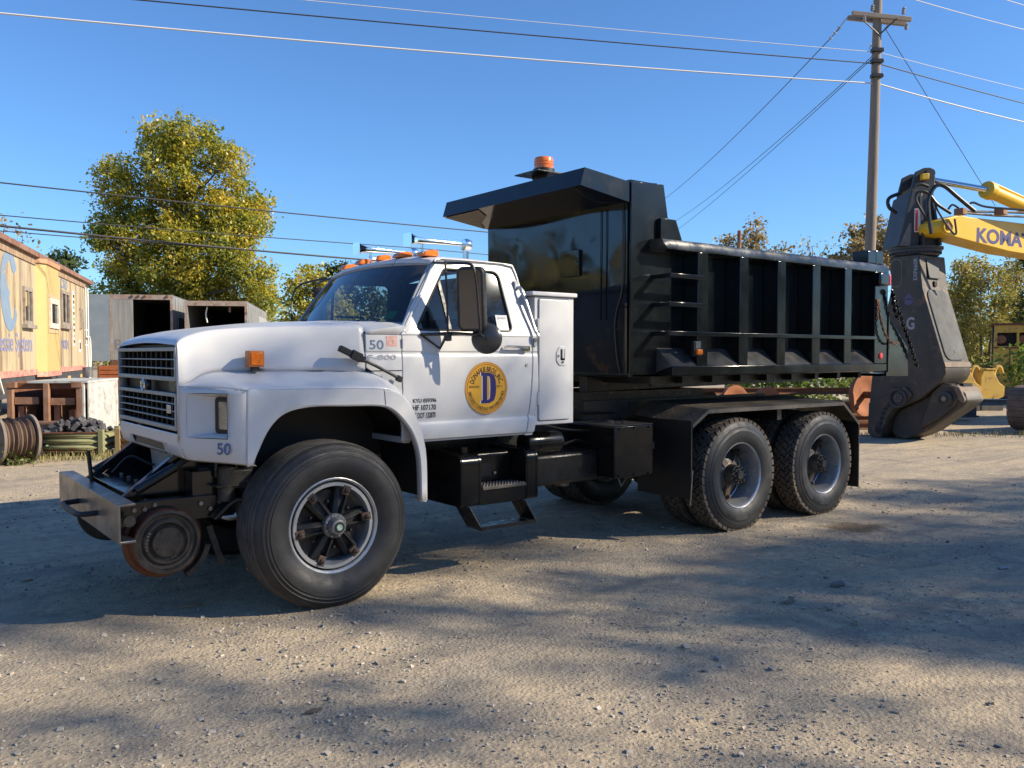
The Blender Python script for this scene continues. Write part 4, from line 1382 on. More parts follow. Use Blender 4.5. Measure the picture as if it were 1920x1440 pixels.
tk.prism(tank_outline(), 0, 1.17, 1.36)
tk.prism(tank_outline(), 0, 1.785, 1.905)
tk.prism(round_poly([(0.30, 0.515), (0.30, 0.885), (0.62, 0.895), (0.62, 0.515)], 0.03, 4), 0, 1.362, 1.783)
tk.box(1.362, 1.783, 0.105, 0.30, 0.515, 0.625)
tank = tk.build('fuel_tank', M['tank'], truck, smooth=40, bevel=0.004)
for x in (1.185, 1.34, 1.80, 1.89):
    mb = MB()
    ol = tank_outline(0.074)
    mb.prism([(0.10 + (y - 0.10) - 0.004 if y < 0.3 else y, z + 0.004) for y, z in ol], 0, x - 0.006, x + 0.006)
    mb.build('tank_strap', M['tank'], tank, smooth=40)
MB().cyl((1.30, 0.26, 0.90), (1.30, 0.26, 0.945), 0.035, 14).build('filler_cap', M['tank'], tank)
stp = MB().box(1.364, 1.781, 0.092, 0.285, 0.6265, 0.652).build('step_tread', M['checker'], tank, bevel=0.004)
mb = MB()
for i in range(14):
    for j in range(5):
        mb.lathe([(0.010, 0.652), (0.007, 0.658), (0, 0.658)], 2, (1.385 + 0.029 * i, 0.115 + 0.037 * j, 0), 6)
mb.build('tread_grip', M['checker'], tank, kind='stuff')
MB().box(1.40, 1.58, 0.292, 0.299, 0.70, 0.80).build('tank_plate', M['dark'], tank)
MB().cyl((1.62, 0.30, 0.72), (1.62, 0.285, 0.72), 0.012, 8).build('tank_plug', M['alu'], tank)
ls = MB()
for x in (1.245, 1.770):
    ls.hexa([(x, 0.30, 0.51), (x + 0.006, 0.30, 0.51), (x + 0.006, 0.095, 0.51), (x, 0.095, 0.51)], [(x + 0.08, 0.26, 0.345), (x + 0.086, 0.26, 0.345), (x + 0.086, 0.055, 0.345), (x + 0.08, 0.055, 0.345)])
ls.box(1.325, 1.850, 0.055, 0.26, 0.335, 0.343).box(1.325, 1.850, 0.052, 0.058, 0.335, 0.362)
low = ls.build('lower_step', M['blackm'], truck)
mb = MB()
for i in range(26):
    for j in range(2):
        mb.lathe([(0.006, 0.343), (0.004, 0.348), (0, 0.348)], 2, (1.335 + 0.0198 * i, 0.085 + 0.03 * j, 0), 5)
mb.build('tread_grip', M['checker'], low, kind='stuff')
MB().lathe([(0, 1.925), (0.06, 1.927), (0.088, 1.945), (0.092, 1.96), (0.092, 2.05), (0.095, 2.052), (0.095, 2.062), (0.092, 2.064), (0.092, 2.29), (0.086, 2.312), (0.05, 2.325), (0, 2.327)], 0, (0, 0.34, 0.925), 26).build('air_tank', M['tank'], truck)
MB().box(2.745, 3.218, 0.10, 0.86, 0.585, 1.035).build('battery_box', M['tank'], truck, bevel=0.010)
MB().box(2.75, 3.213, 0.105, 0.70, 1.036, 1.042).cyl((2.84, 0.25, 1.04), (2.84, 0.25, 1.075), 0.03, 10).cyl((3.0, 0.25, 1.04), (3.0, 0.25, 1.065), 0.022, 10).build('battery_box_top', M['checker'], truck)
MB().box(1.95, 2.75, 0.30, 0.64, 0.56, 0.82).build('hydraulic_tank', M['blackm'], truck, bevel=0.03)
MB().cyl((2.55, 0.55, 0.50), (2.55, 0.55, 0.60), 0.06, 16).build('drain_bowl', M['steel'], truck)
MB().tube([(3.24, 0.3, 0.75), (3.28, 0.2, 0.70), (3.30, 0.2, 0.66), (3.36, 0.25, 0.72)], 0.012, 6).box(3.25, 3.34, 0.20, 0.24, 0.80, 0.86).build('valve', M['steel'], truck)
MB().tube([(2.98, 0.3, 0.58), (3.02, 0.3, 0.48), (3.12, 0.3, 0.58)], 0.008, 6).build('stay', M['steel'], truck)

# ---- rear fenders of tread plate with flaps
for s in (0, 1):
    R = (lambda b: b) if not s else (lambda b: (setattr(b, 'v', [(x, 2 * YC - y, z) for x, y, z in b.v]), b)[1])
    prof = [(3.505, 1.030), (3.716, 1.152), (5.910, 1.146), (6.215, 0.917)]
    mb = MB()
    for (xa, za), (xb, zb) in zip(prof, prof[1:]):
        mb.hexa([(xa, -0.10, za - 0.004), (xb, -0.10, zb - 0.004), (xb, 0.62, zb + 0.046), (xa, 0.62, za + 0.046)], [(xa, -0.10, za), (xb, -0.10, zb), (xb, 0.62, zb + 0.05), (xa, 0.62, za + 0.05)])
        mb.hexa([(xa, -0.104, za - 0.035), (xb, -0.104, zb - 0.035), (xb, -0.100, zb - 0.035), (xa, -0.100, za - 0.035)], [(xa, -0.104, za), (xb, -0.104, zb), (xb, -0.100, zb), (xa, -0.100, za)])
    fen = R(mb).build('rear_fender', M['checker'], truck)
    mb = MB()
    dmd = 0
    for (xa, za), (xb, zb) in zip(prof, prof[1:]):
        Ls = hypot(xb - xa, zb - za)
        d = Vector((xb - xa, 0, zb - za)).normalized()
        up = Vector((-d.z, 0, d.x))
        for i in range(int(Ls / 0.032)):
            for j in range(18):
                y = -0.092 + 0.038 * j
                base = Vector((xa, 0, za)) + d * (0.016 + 0.032 * i) + Vector((0, y, 0.05 * (y + 0.1) / 0.72)) + up * 0.0005
                a = pi / 4 if (i + j) % 2 else -pi / 4
                e1 = (d * cos(a) + Vector((0, 1, 0)) * sin(a)) * 0.013
                e2 = (d * -sin(a) + Vector((0, 1, 0)) * cos(a)) * 0.004
                mb.add([base - e1, base + e2, base + e1, base - e2, base + up * 0.003], [(0, 1, 4), (1, 2, 4), (2, 3, 4), (3, 0, 4)])
    R(mb).build('tread_pattern', M['steel'], fen, smooth=0, weld=False, kind='stuff')
    mb = MB().box(6.212, 6.228, -0.10, 0.55, 0.215, 0.93)
    R(mb).build('mud_flap', M['dark'], fen)
    mb = MB().box(3.490, 3.503, -0.10, 0.55, 0.36, 1.06)
    R(mb).build('mud_flap', M['dark'], fen)
    mb = MB().cyl((3.48, -0.10, 0.31), (3.51, -0.10, 0.62), 0.007, 6)
    R(mb).build('flap_rod', M['steel'], fen)
    mb = MB().box(4.86, 4.93, -0.02, 0.40, 1.00, 1.12)
    R(mb).build('fender_bracket', M['blackm'], fen)

# ---- wheels
def squash(p, z0, zg):
    """Loaded tyre: flat where it stands, sidewall pushed out above that."""
    x, y, z = p
    if z < -z0:
        t = (-z - z0) / (zg - z0)
        if y < 0.06:
            y -= 0.020 * max(0.0, min(1.0, t)) * (1.0 if t < 0.75 else max(0.0, 1 - (t - 0.75) * 3))
        z = max(z, -zg - 0.006)
    return (x, y, z)


def wheel_front(parent, x, y, z, mir):
    w = empty('front_wheel', (x, y, z), 0, parent)
    k = -1 if mir else 1
    R = lambda b: (setattr(b, 'v', [(p[0], p[1] * k, p[2]) for p in b.v]), b)[1]
    side = [(0.300, 0.050), (0.318, 0.036), (0.345, 0.012), (0.385, -0.008), (0.425, -0.012), (0.455, -0.008), (0.458, -0.002), (0.468, -0.001), (0.471, -0.003), (0.480, 0.002), (0.483, 0.006), (0.492, 0.009), (0.495, 0.007), (0.505, 0.014), (0.508, 0.019), (0.520, 0.026), (0.534, 0.040), (0.543, 0.054)]
    R_ = MB()
    R_.cur = 0
    R_.lathe(side, 1, n=72)
    R_.cur = 1
    tr = [(0.543, 0.054)]
    for g0 in (0.088, 0.128, 0.175, 0.222, 0.270, 0.312):
        r = 0.555 - 0.010 * ((g0 - 0.2) / 0.15) ** 2
        tr += [(r, g0 - 0.007), (r - 0.017, g0 - 0.005), (r - 0.017, g0 + 0.005), (r, g0 + 0.007)]
    tr += [(0.543, 0.346)]
    R_.lathe(tr, 1, n=72)
    R_.cur = 0
    R_.lathe([(0.543, 0.346), (0.50, 0.395), (0.42, 0.412), (0.32, 0.37), (0.30, 0.34)], 1, n=72)
    R_.v = [squash(p, 0.40, 0.528) for p in R_.v]
    R(R_).build('tyre', [M['rubber'], M['tread']], w, smooth=30)
    mb = MB().lathe([(0.296, 0.060), (0.300, 0.045), (0.312, 0.034), (0.320, 0.038), (0.318, 0.048), (0.304, 0.056), (0.292, 0.075), (0.280, 0.082), (0.286, 0.052), (0.283, 0.045), (0.262, 0.045), (0.258, 0.052), (0.256, 0.10), (0.25, 0.36)], 1, n=64)
    R(mb).build('rim', M['rim'], w, smooth=30)
    mb = MB().lathe([(0.296, 0.062), (0.29, 0.070), (0.284, 0.070)], 1, n=48)
    R(mb).build('rim_gap', M['dark'], w)
    mb = MB()
    for i in range(6):
        a = radians(8 + 60 * i)
        ca, sa = cos(a), sin(a)
        def P(r, t, yy):
            return (r * ca - t * sa, yy, r * sa + t * ca)
        for sgn in (-1, 1):
            mb.hexa([P(0.075, sgn * 0.014, 0.03), P(0.075, sgn * 0.040, 0.06), P(0.250, sgn * 0.058, 0.10), P(0.250, sgn * 0.030, 0.075)],
                    [P(0.075, sgn * 0.010, 0.11), P(0.075, sgn * 0.045, 0.12), P(0.250, sgn * 0.060, 0.15), P(0.250, sgn * 0.026, 0.14)])
        mb.hexa([P(0.070, -0.030, 0.075), P(0.070, 0.030, 0.075), P(0.245, 0.034, 0.105), P(0.245, -0.034, 0.105)],
                [P(0.070, -0.030, 0.15), P(0.070, 0.030, 0.15), P(0.245, 0.034, 0.15), P(0.245, -0.034, 0.15)])
        b = radians(38 + 60 * i)
        cb, sb = cos(b), sin(b)
        q = Vector((0.155 * cb, 0.115, 0.155 * sb))
        mb.cyl(q, q + Vector((0, -0.03, 0)), 0.013, 6)
    R(mb).build('spoke_hub', M['hub'], w, bevel=0.006, smooth=40)
    mb = MB().lathe([(0, 0.14), (0.225, 0.14), (0.225, 0.20)], 1, n=40)
    R(mb).build('brake_drum', M['grime'], w)
    for i in range(6):
        a = radians(8 + 60 * i)
        T = Matrix.Rotation(-a, 4, 'Y')
        mb = MB()
        mb.box(0.208, 0.272, -0.004 + 0.045, 0.075, -0.026, 0.026, T)
        mb.cyl((0.240, 0.042, 0), (0.240, 0.018, 0), 0.017, 6, T=T)
        mb.cyl((0.240, 0.020, 0), (0.240, 0.006, 0), 0.008, 8, T=T)
        R(mb).build('rim_clamp', mat('rusty_clamp', (0.06, 0.045, 0.038), 0.6, var=(0.09, 0.05, 0.03), scale=30) if i == 0 else bpy.data.materials['rusty_clamp'], w, bevel=0.003)
    mb = MB().lathe([(0, -0.036), (0.030, -0.036), (0.048, -0.030), (0.058, -0.008), (0.062, 0.024), (0.078, 0.026), (0.082, 0.034), (0.082, 0.07)], 1, n=36)
    R(mb).build('hub_cap', M['hubcap'], w)
    mb = MB().lathe([(0, -0.0385), (0.034, -0.0385), (0.034, -0.034)], 1, n=28)
    R(mb).build('cap_window', M['dark'], w)
    mb = MB().lathe([(0, -0.0405), (0.021, -0.0405), (0.021, -0.037)], 1, n=24)
    R(mb).build('cap_badge', mat('pale_green_badge', (0.42, 0.55, 0.48), 0.4, var=(0.12, 0.25, 0.18), scale=60) if not mir else bpy.data.materials['pale_green_badge'], w)
    mb = MB()
    for i in range(8):
        a = radians(20 + 45 * i)
        mb.cyl((0.071 * cos(a), 0.028, 0.071 * sin(a)), (0.071 * cos(a), 0.016, 0.071 * sin(a)), 0.006, 6)
    R(mb).build('cap_bolts', M['alu'], w)
    return w


wheel_front(truck, 0.125, 0.0, 0.525, False)
wheel_front(truck, 0.125, 2 * YC, 0.525, True)


def make_tyre_rear():
    mb = MB()
    mb.cur = 0
    mb.lathe([(0.288, 0.018), (0.305, 0.004), (0.33, -0.012), (0.375, -0.022), (0.42, -0.020), (0.425, -0.016), (0.455, -0.012), (0.458, -0.008), (0.485, 0.000), (0.505, 0.012), (0.514, 0.022)], 1, n=72)
    mb.cur = 1
    mb.lathe([(0.514, 0.022), (0.508, 0.03), (0.507, 0.13), (0.508, 0.23), (0.514, 0.238)], 1, n=72)
    mb.cur = 0
    mb.lathe([(0.514, 0.238), (0.485, 0.26), (0.42, 0.278), (0.33, 0.268), (0.288, 0.24)], 1, n=72)
    mb.cur = 1
    nb = 46
    colsy = [(0.012, 0.052), (0.060, 0.096), (0.104, 0.156), (0.164, 0.200), (0.208, 0.248)]
    for ci, (y0, y1) in enumerate(colsy):
        for i in range(nb):
            st = 2 * pi / nb
            a = st * (i + (0.5 if ci % 2 else 0.0))
            sk = st * 0.42 * (1 if ci % 2 else -1)
            w = st * 0.37
            lo, hi = [], []
            for yy, off in ((y0, -sk / 2), (y1, sk / 2)):
                for da in ((-w, w) if yy == y0 else (w, -w)):
                    e = 1 - 0.018 * ((yy - 0.13) / 0.12) ** 2
                    an = a + off + da
                    lo.append((0.500 * cos(an), yy, 0.500 * sin(an)))
                    hi.append((0.543 * e * cos(an), yy, 0.543 * e * sin(an)))
            mb.hexa(lo, hi)
    mb.v = [squash(p, 0.38, 0.518) for p in mb.v]
    return mb


tyre_proto = make_tyre_rear().build('tyre', [M['rubber'], M['rubber_dusty']], None, smooth=35, weld=False)
rim_mb = MB().lathe([(0.300, 0.012), (0.309, 0.004), (0.306, -0.004), (0.298, 0.002), (0.291, 0.014), (0.288, 0.05), (0.282, 0.09), (0.276, 0.16), (0.272, 0.21), (0.25, 0.225), (0.24, 0.26)], 1, n=64)
rim_proto = rim_mb.build('rim', M['rim'], None, smooth=40)
hubm = MB()
hubm.lathe([(0, -0.005), (0.038, -0.005), (0.045, 0.004), (0.048, 0.03), (0.088, 0.034), (0.092, 0.05), (0.095, 0.12), (0.16, 0.16), (0.24, 0.20)], 1, n=32)
for i in range(10):
    a = 2 * pi * i / 10
    hubm.cyl((0.072 * cos(a), 0.034, 0.072 * sin(a)), (0.072 * cos(a), 0.006, 0.072 * sin(a)), 0.010, 6)
hub_proto = hubm.build('axle_hub', M['hub'], None, smooth=40)
spk = MB()
for i in range(5):
    a = radians(-22 + 72 * i)
    T = Matrix.Rotation(-a, 4, 'Y')
    spk.hexa([(0.08, 0.12, -0.035), (0.08, 0.12, 0.035), (0.262, 0.150, 0.030), (0.262, 0.150, -0.030)], [(0.08, 0.2, -0.035), (0.08, 0.2, 0.035), (0.262, 0.22, 0.03), (0.262, 0.22, -0.03)], T)
    spk.cyl((0.215, 0.150, 0), (0.215, 0.105, 0), 0.017, 6, T=T)
    spk.box(0.222, 0.270, 0.125, 0.165, -0.024, 0.024, T)
spoke_proto = spk.build('wheel_spokes', mat('rusty_spokes', (0.075, 0.058, 0.048), 0.6, var=(0.13, 0.085, 0.055), scale=14), None, bevel=0.004)
disc_proto = MB().lathe([(0.0, 0.215), (0.262, 0.215), (0.262, 0.26)], 1, n=40).build('wheel_back', M['dark'], None)
first = True
for x in (4.21, 5.585):
    for s in (0, 1):
        w = empty('rear_wheel', (x, -0.085 if not s else 2 * YC + 0.085, 0.515), 0 if not s else pi, truck)
        for k, (proto, dy) in enumerate(((tyre_proto, 0.0), (rim_proto, 0.0), (hub_proto, 0.0), (spoke_proto, 0.0), (disc_proto, 0.0), (tyre_proto, 0.325), (rim_proto, 0.40))):
            if first and k < 5:
                o = proto
            else:
                o = proto.copy()
                COL.objects.link(o)
            o.parent = w
            o.location = (0, dy, 0)
        first = False

# ---- rail gear under the nose
mb = MB().prism([(-1.150, 0.535), (-1.150, 0.770), (-1.05, 0.770), (-1.05, 0.755), (-1.135, 0.755), (-1.135, 0.55), (-1.05, 0.55), (-1.05, 0.535)], 1, 0.245, 2 * YC - 0.20)
bump = mb.build('rail_bumper', M['steel'], truck, bevel=0.004)
MB().tube(cr([(-1.14, 0.78, 0.645), (-1.24, 0.80, 0.642), (-1.26, 0.95, 0.64), (-1.26, 1.25, 0.64), (-1.24, 1.32, 0.642), (-1.14, 1.34, 0.645)], 4), 0.018, 8).build('tow_loop', M['dark'], bump)
MB().tube([(-1.06, 1.36, 0.74), (-1.08, 1.37, 0.98)], 0.014, 8).build('lift_lever', M['dark'], bump)
gear = MB()
for y in (0.42, 1.74):
    gear.box(-1.13, -0.40, y, y + 0.08, 0.60, 0.745)
for y in (0.585, 1.615):
    gear.hexa([(-1.05, y, 0.755), (-0.98, y, 0.755), (-0.56, y, 1.06), (-0.60, y, 1.10)], [(-1.05, y + 0.055, 0.755), (-0.98, y + 0.055, 0.755), (-0.56, y + 0.055, 1.06), (-0.60, y + 0.055, 1.10)])
    gear.prism([(-0.97, 0.75), (-0.50, 0.75), (-0.50, 1.05), (-0.58, 1.06)], 1, y + 0.02, y + 0.03)
gear.prism([(-1.02, 0.772), (-0.70, 0.80), (-0.70, 0.806), (-1.02, 0.778)], 1, 0.64, 1.615)
gear.box(-0.70, -0.20, 0.50, 1.74, 0.60, 0.72)
gear.box(-0.66, -0.40, 0.45, 0.60, 0.70, 0.90)
gear.build('rail_gear_frame', M['black'], truck, bevel=0.004)
MB().prism([(0.82, 0.99), (1.42, 0.99), (1.34, 0.80), (0.92, 0.80)], 0, -0.66, -0.655).build('radiator_skirt', mat('grey_skirt', (0.20, 0.20, 0.20), 0.6, var=(0.30, 0.29, 0.27), scale=6), truck)
gm = MB()
gm.box(-0.48, -0.30, 0.36, 0.50, 0.78, 0.90)
gm.cyl((-0.46, 0.40, 0.70), (-0.46, 0.40, 0.92), 0.055, 12)
gm.cyl((-0.34, 0.36, 0.80), (-0.20, 0.36, 0.84), 0.04, 10)
gm.cyl((-0.30, 0.45, 0.60), (-0.30, 0.45, 0.97), 0.05, 12)
gm.box(-0.54, -0.26, 0.345, 0.52, 0.795, 0.81)
gm.build('steering_gear', M['grime'], truck, bevel=0.008)
MB().tube(cr([(-0.52, 0.42, 0.86), (-0.52, 0.40, 0.96), (-0.45, 0.38, 0.99), (-0.40, 0.38, 0.93), (-0.42, 0.40, 0.87)], 4), 0.010, 6).tube(cr([(-0.40, 0.55, 0.9), (-0.5, 0.6, 0.99), (-0.62, 0.7, 0.95), (-0.7, 0.9, 0.85)], 4), 0.012, 6).build('hydraulic_hose', M['hub'], truck)
for s in (0, 1):
    w = empty('rail_wheel', (-0.845, 0.335 if not s else 2 * YC - 0.335, 0.495), 0 if not s else pi, truck)
    mb = MB()
    mb.cur = 1
    mb.lathe([(0.196, 0.0), (0.203, 0.008), (0.206, 0.085), (0.214, 0.10), (0.236, 0.108), (0.240, 0.118), (0.236, 0.130), (0.19, 0.134)], 1, n=56)
    mb.cur = 0
    mb.lathe([(0.196, 0.0), (0.178, -0.002), (0.172, 0.004), (0.168, 0.020), (0.150, 0.022), (0.140, 0.010), (0.132, 0.004), (0.120, 0.004), (0.112, 0.018), (0.104, 0.022), (0.098, 0.022), (0.096, 0.004), (0.090, -0.004), (0.0, -0.006)], 1, n=56)
    mb.lathe([(0.19, 0.134), (0.10, 0.12), (0.0, 0.12)], 1, n=40)
    mb.build('wheel_disc', [M['grime'], M['rail_rust'] if not s else M['grime']], w, smooth=35)
    mb = MB()
    for i in range(4):
        a = radians(30 + 90 * i)
        mb.cyl((0.075 * cos(a), -0.004, 0.075 * sin(a)), (0.075 * cos(a), -0.011, 0.075 * sin(a)), 0.007, 6)
    mb.build('cap_bolts', M['hub'], w)
    if not s:
        mb = MB()
        for i, c in enumerate('900646'):
            a = radians(196 - i * 9.5)
            v, f = text2d(c, 0.020, 0, None, 0.01, align='CENTER')
            mb.add([(p.x, p.y, 0.003) for p in v], f, SIDE(0.126 * cos(a), 0.003, 0.126 * sin(a)) @ Matrix.Rotation(a - pi / 2, 4, 'Z') @ Matrix.Translation((0, -0.01, 0)))
        mb.build('cast_number', M['steel'], w, smooth=0, weld=False)
    MB().cyl((0, 0.1, 0), (0, 0.8, 0), 0.06, 12).build('rail_axle', M['grime'], w)
    if not s:
        MB().lathe([(0.243, 0.03), (0.275, 0.03), (0.275, 0.10), (0.243, 0.10)], 1, n=10, closed=True, a0=radians(-62), a1=radians(-12)).box(0.20, 0.235, 0.05, 0.08, -0.30, -0.02, Matrix.Translation((0.055, 0, 0.01)) @ Matrix.Rotation(radians(-18), 4, 'Y')).build('brake_shoe', M['grime'], w)
for y in (0.30, 2 * YC - 0.36):
    MB().cyl((-1.08, y, 0.66), (-1.08, y - 0.03, 0.66), 0.035, 12).build('bumper_bolt', M['grime'], bump)

# ---- small hardware on the rail gear, frame and cab
for y in (0.53, 1.69):
    MB().cyl((-0.98, y, 0.80), (-0.74, y, 0.93), 0.030, 12).cyl((-0.74, y, 0.93), (-0.58, y, 1.02), 0.016, 10).build('lift_cylinder', M['blackm'], truck)
for x, y, z in ((-1.02, 0.418, 0.70), (-0.96, 0.418, 0.70), (-0.90, 0.418, 0.72), (-0.62, 0.418, 0.70), (-0.56, 0.418, 0.66), (-0.50, 0.418, 0.70)):
    MB().cyl((x, y, z), (x, y - 0.014, z), 0.014, 6).build('frame_bolt', M['steel'], truck)
for y in (0.80, 1.00, 1.20, 1.40):
    MB().cyl((-0.86, y, 0.794), (-0.86, y, 0.806), 0.014, 6).build('deck_bolt', M['steel'], truck)
mb = MB().tube(cr([(-0.95, 0.60, 0.80), (-0.85, 0.62, 0.90), (-0.72, 0.70, 0.86), (-0.60, 0.78, 0.98)], 5), 0.009, 6)
mb.build('hydraulic_hose', M['hose'], truck)
MB().tube(cr([(-0.90, 1.50, 0.80), (-0.80, 1.40, 0.92), (-0.66, 1.30, 0.86), (-0.58, 1.28, 1.0)], 5), 0.009, 6).build('hydraulic_hose', M['hose'], truck)
MB().tube(cr([(-0.55, 0.36, 0.60), (-0.42, 0.30, 0.72), (-0.30, 0.30, 0.66), (-0.2, 0.34, 0.74)], 5), 0.011, 6).build('brake_hose', M['hose'], truck)
MB().cyl((-0.40, 0.36, 0.66), (-0.22, 0.36, 0.66), 0.062, 16).build('brake_chamber', M['grime'], truck)
for k in range(4):
    MB().box(-0.40, 0.70, 0.66, 0.76, 0.60 + 0.018 * k, 0.614 + 0.018 * k).build('leaf_spring', M['grime'], truck)
for k, (pts, r) in enumerate((([(1.95, 0.45, 1.03), (2.2, 0.50, 1.06), (2.5, 0.46, 1.00), (2.76, 0.42, 0.98)], 0.010), ([(1.95, 0.42, 0.88), (2.3, 0.40, 0.86), (2.6, 0.44, 0.90), (2.76, 0.46, 0.86)], 0.012), ([(2.05, 0.62, 1.10), (2.4, 0.60, 1.16), (2.8, 0.62, 1.12), (3.3, 0.66, 1.10)], 0.014))):
    MB().tube(cr(pts, 5), r, 6).build('air_line', M['hose'], truck)
for x in (2.80, 2.98, 3.16):
    MB().cyl((x, 0.098, 1.012), (x, 0.088, 1.012), 0.009, 6).cyl((x, 0.098, 0.61), (x, 0.088, 0.61), 0.009, 6).build('box_bolt', M['blackm'], truck)
for z in (1.30, 1.88):
    MB().cyl((1.914, 0.112, z - 0.05), (1.914, 0.112, z + 0.05), 0.008, 8).build('tool_box_hinge', M['white'], tool)
for s in (0, 1):
    MB().box(0.686, 0.700, 0.105 if not s else 2 * YC - 0.125, 0.125 if not s else 2 * YC - 0.105, 1.70, 1.76).build('door_hinge', M['white'], doors[s])
    MB().box(0.686, 0.700, 0.105 if not s else 2 * YC - 0.125, 0.125 if not s else 2 * YC - 0.105, 1.42, 1.48).build('door_hinge', M['white'], doors[s])
MB().tube([(0.470, -0.005, 1.414), (0.474, -0.0125, 1.40), (0.478, -0.0130, 1.35), (0.481, -0.0125, 1.312), (0.482, -0.006, 1.300)], 0.0026, 4).build('fender_seam', M['dark'], hood)
MB().tube([(0.470, -0.0035, 1.414), (0.50, 0.05, 1.455), (0.52, 0.118, 1.507)], 0.0022, 4).build('fender_seam', M['dark'], hood)
# ================================================================== left side of the yard
def local_root(name, u, d, ex, z=0.0):
    """Empty at (u, d) whose local x points along ex = (right, away)."""
    w = RGT * ex[0] + FWD * ex[1]
    return empty(name, yard(u, d, z), atan2(w.y, w.x))


# ---- caboose
cb = local_root('caboose', -14.3, 29.0, (0.316, -0.949))
tag(cb, 'faded yellow railway caboose with a bay window and big blue round emblem', 'caboose')
CY = mat('faded_yellow_paint', (0.50, 0.405, 0.24), 0.7, var=(0.44, 0.365, 0.25), scale=1.3, stretch=(1, 1, 0.12), dirt=(0.19, 0.12, 0.075), dirt_amt=0.72, dirt_scale=2.2, bump=0.1, bscale=10)
CYB = mat('fresh_yellow_paint', (0.52, 0.385, 0.15), 0.6, var=(0.49, 0.365, 0.15), scale=3.0)
CRF = mat('rusty_roof_edge', (0.19, 0.085, 0.06), 0.8, var=(0.28, 0.17, 0.12), scale=4.0, dirt=(0.42, 0.30, 0.2), dirt_amt=0.3, dirt_scale=6.0)
CRED = mat('faded_red_stripe', (0.48, 0.13, 0.12), 0.7, var=(0.56, 0.36, 0.26), scale=9.0)
CBLK = mat('caboose_underframe', (0.035, 0.04, 0.048), 0.7, var=(0.07, 0.07, 0.075), scale=4.0)
CBLU = mat('faded_blue_paint', (0.17, 0.25, 0.36), 0.7, var=(0.22, 0.29, 0.37), scale=5.0)
CBLV = mat('faded_violet_lettering', (0.19, 0.20, 0.36), 0.7, var=(0.25, 0.26, 0.38), scale=5.0)
CLEN = 13.6
MB().box(1.15, CLEN, -3.0, 0.0, 1.15, 4.05).build('body', CY, cb)
for x in np.arange(1.9, CLEN, 1.5):
    MB().box(x - 0.012, x + 0.012, 0.0005, 0.004, 1.3, 3.79).build('side_seam', CY, cb)
rp = [(-3.12, 3.98), (-3.12, 4.08), (-2.6, 4.28), (-1.5, 4.40), (-0.4, 4.28), (0.12, 4.10), (0.12, 3.98)]
MB().prism(rp, 0, 0.0, CLEN + 0.9).build('roof', CRF, cb, smooth=40)
MB().box(1.15, CLEN, 0.001, 0.03, 3.80, 3.975).build('eave_band', mat('stained_eave', (0.42, 0.30, 0.19), 0.8, var=(0.22, 0.13, 0.085), scale=5.0, stretch=(1, 1, 0.3)), cb)
MB().box(1.15, CLEN, 0.001, 0.022, 1.15, 1.29).build('red_stripe', CRED, cb)
MB().box(0.1, CLEN + 0.6, -2.9, -0.05, 0.88, 1.148).build('underframe', CBLK, cb)
MB().box(1.2, 6.0, -0.10, 0.0, 0.72, 1.146).build('side_sill', CBLK, cb)
MB().box(8.9, CLEN, -0.10, 0.0, 0.72, 1.146).build('side_sill', CBLK, cb)
for x in (1.8, 4.0, 9.6, 12.4):
    MB().box(x, x + 0.5, 0.001, 0.006, 0.92, 1.02).build('yellow_mark', CYB, cb)
bay = [(8.75, 0.001), (8.50, 0.20), (6.85, 0.20), (6.60, 0.001)]
bm_ = MB().prism(bay, 2, 1.22, 3.86)
bayo = bm_.build('bay', CYB, cb)
MB().prism([(8.80, 0.032), (8.53, 0.24), (6.82, 0.24), (6.55, 0.032)], 2, 3.862, 3.97).build('bay_cap', mat('bay_cap_red', (0.50, 0.26, 0.14), 0.7), cb)
MB().prism([(8.79, 0.024), (8.53, 0.23), (6.82, 0.23), (6.56, 0.024)], 2, 1.10, 1.218).build('bay_foot', CRED, cb)


def cab_window(parent, x0, x1, z0, z1, y, m, glassm, w=0.09):
    v, f = shape2d([[(x0, z0), (x1, z0), (x1, z1), (x0, z1)], [(x0 + w, z0 + w), (x1 - w, z0 + w), (x1 - w, z1 - w), (x0 + w, z1 - w)]], 0.03, 0.0)
    fr_ = MB().add(v, f, frame((0, y + 0.02, 0), (1, 0, 0), (0, 0, 1))).build('window_frame', m, parent)
    MB().box(x0 + w, x1 - w, y + 0.002, y + 0.008, z0 + w, z1 - w).build('pane', glassm, fr_)
    return fr_


DG = mat('dirty_dark_glass', (0.02, 0.022, 0.026), 0.12)
WF = mat('grey_brown_window_frame', (0.20, 0.16, 0.13), 0.8, var=(0.34, 0.30, 0.25), scale=6.0)
WW = mat('white_window_frame', (0.70, 0.68, 0.62), 0.7, var=(0.55, 0.45, 0.32), scale=8.0)
f1 = cab_window(cb, 9.22, 10.10, 2.33, 3.20, 0.0, WF, DG)
MB().box(9.62, 9.69, 0.02, 0.05, 2.42, 3.11).build('mullion', WF, f1)
MB().box(9.1, 10.2, 0.0, 0.11, 2.25, 2.335).build('sill', WF, f1)
MB().box(9.70, 10.01, 0.009, 0.014, 2.76, 3.11).build('yellow_board', CYB, f1)
f2 = cab_window(cb, 4.20, 5.45, 2.45, 3.45, 0.0, WF, DG, 0.10)
MB().box(4.78, 4.87, 0.02, 0.05, 2.55, 3.35).build('mullion', WF, f2)
MB().box(4.15, 5.5, 0.0, 0.10, 2.37, 2.455).build('sill', WF, f2)
f3 = cab_window(cb, 7.08, 8.22, 2.30, 3.05, 0.202, WW, DG, 0.13)
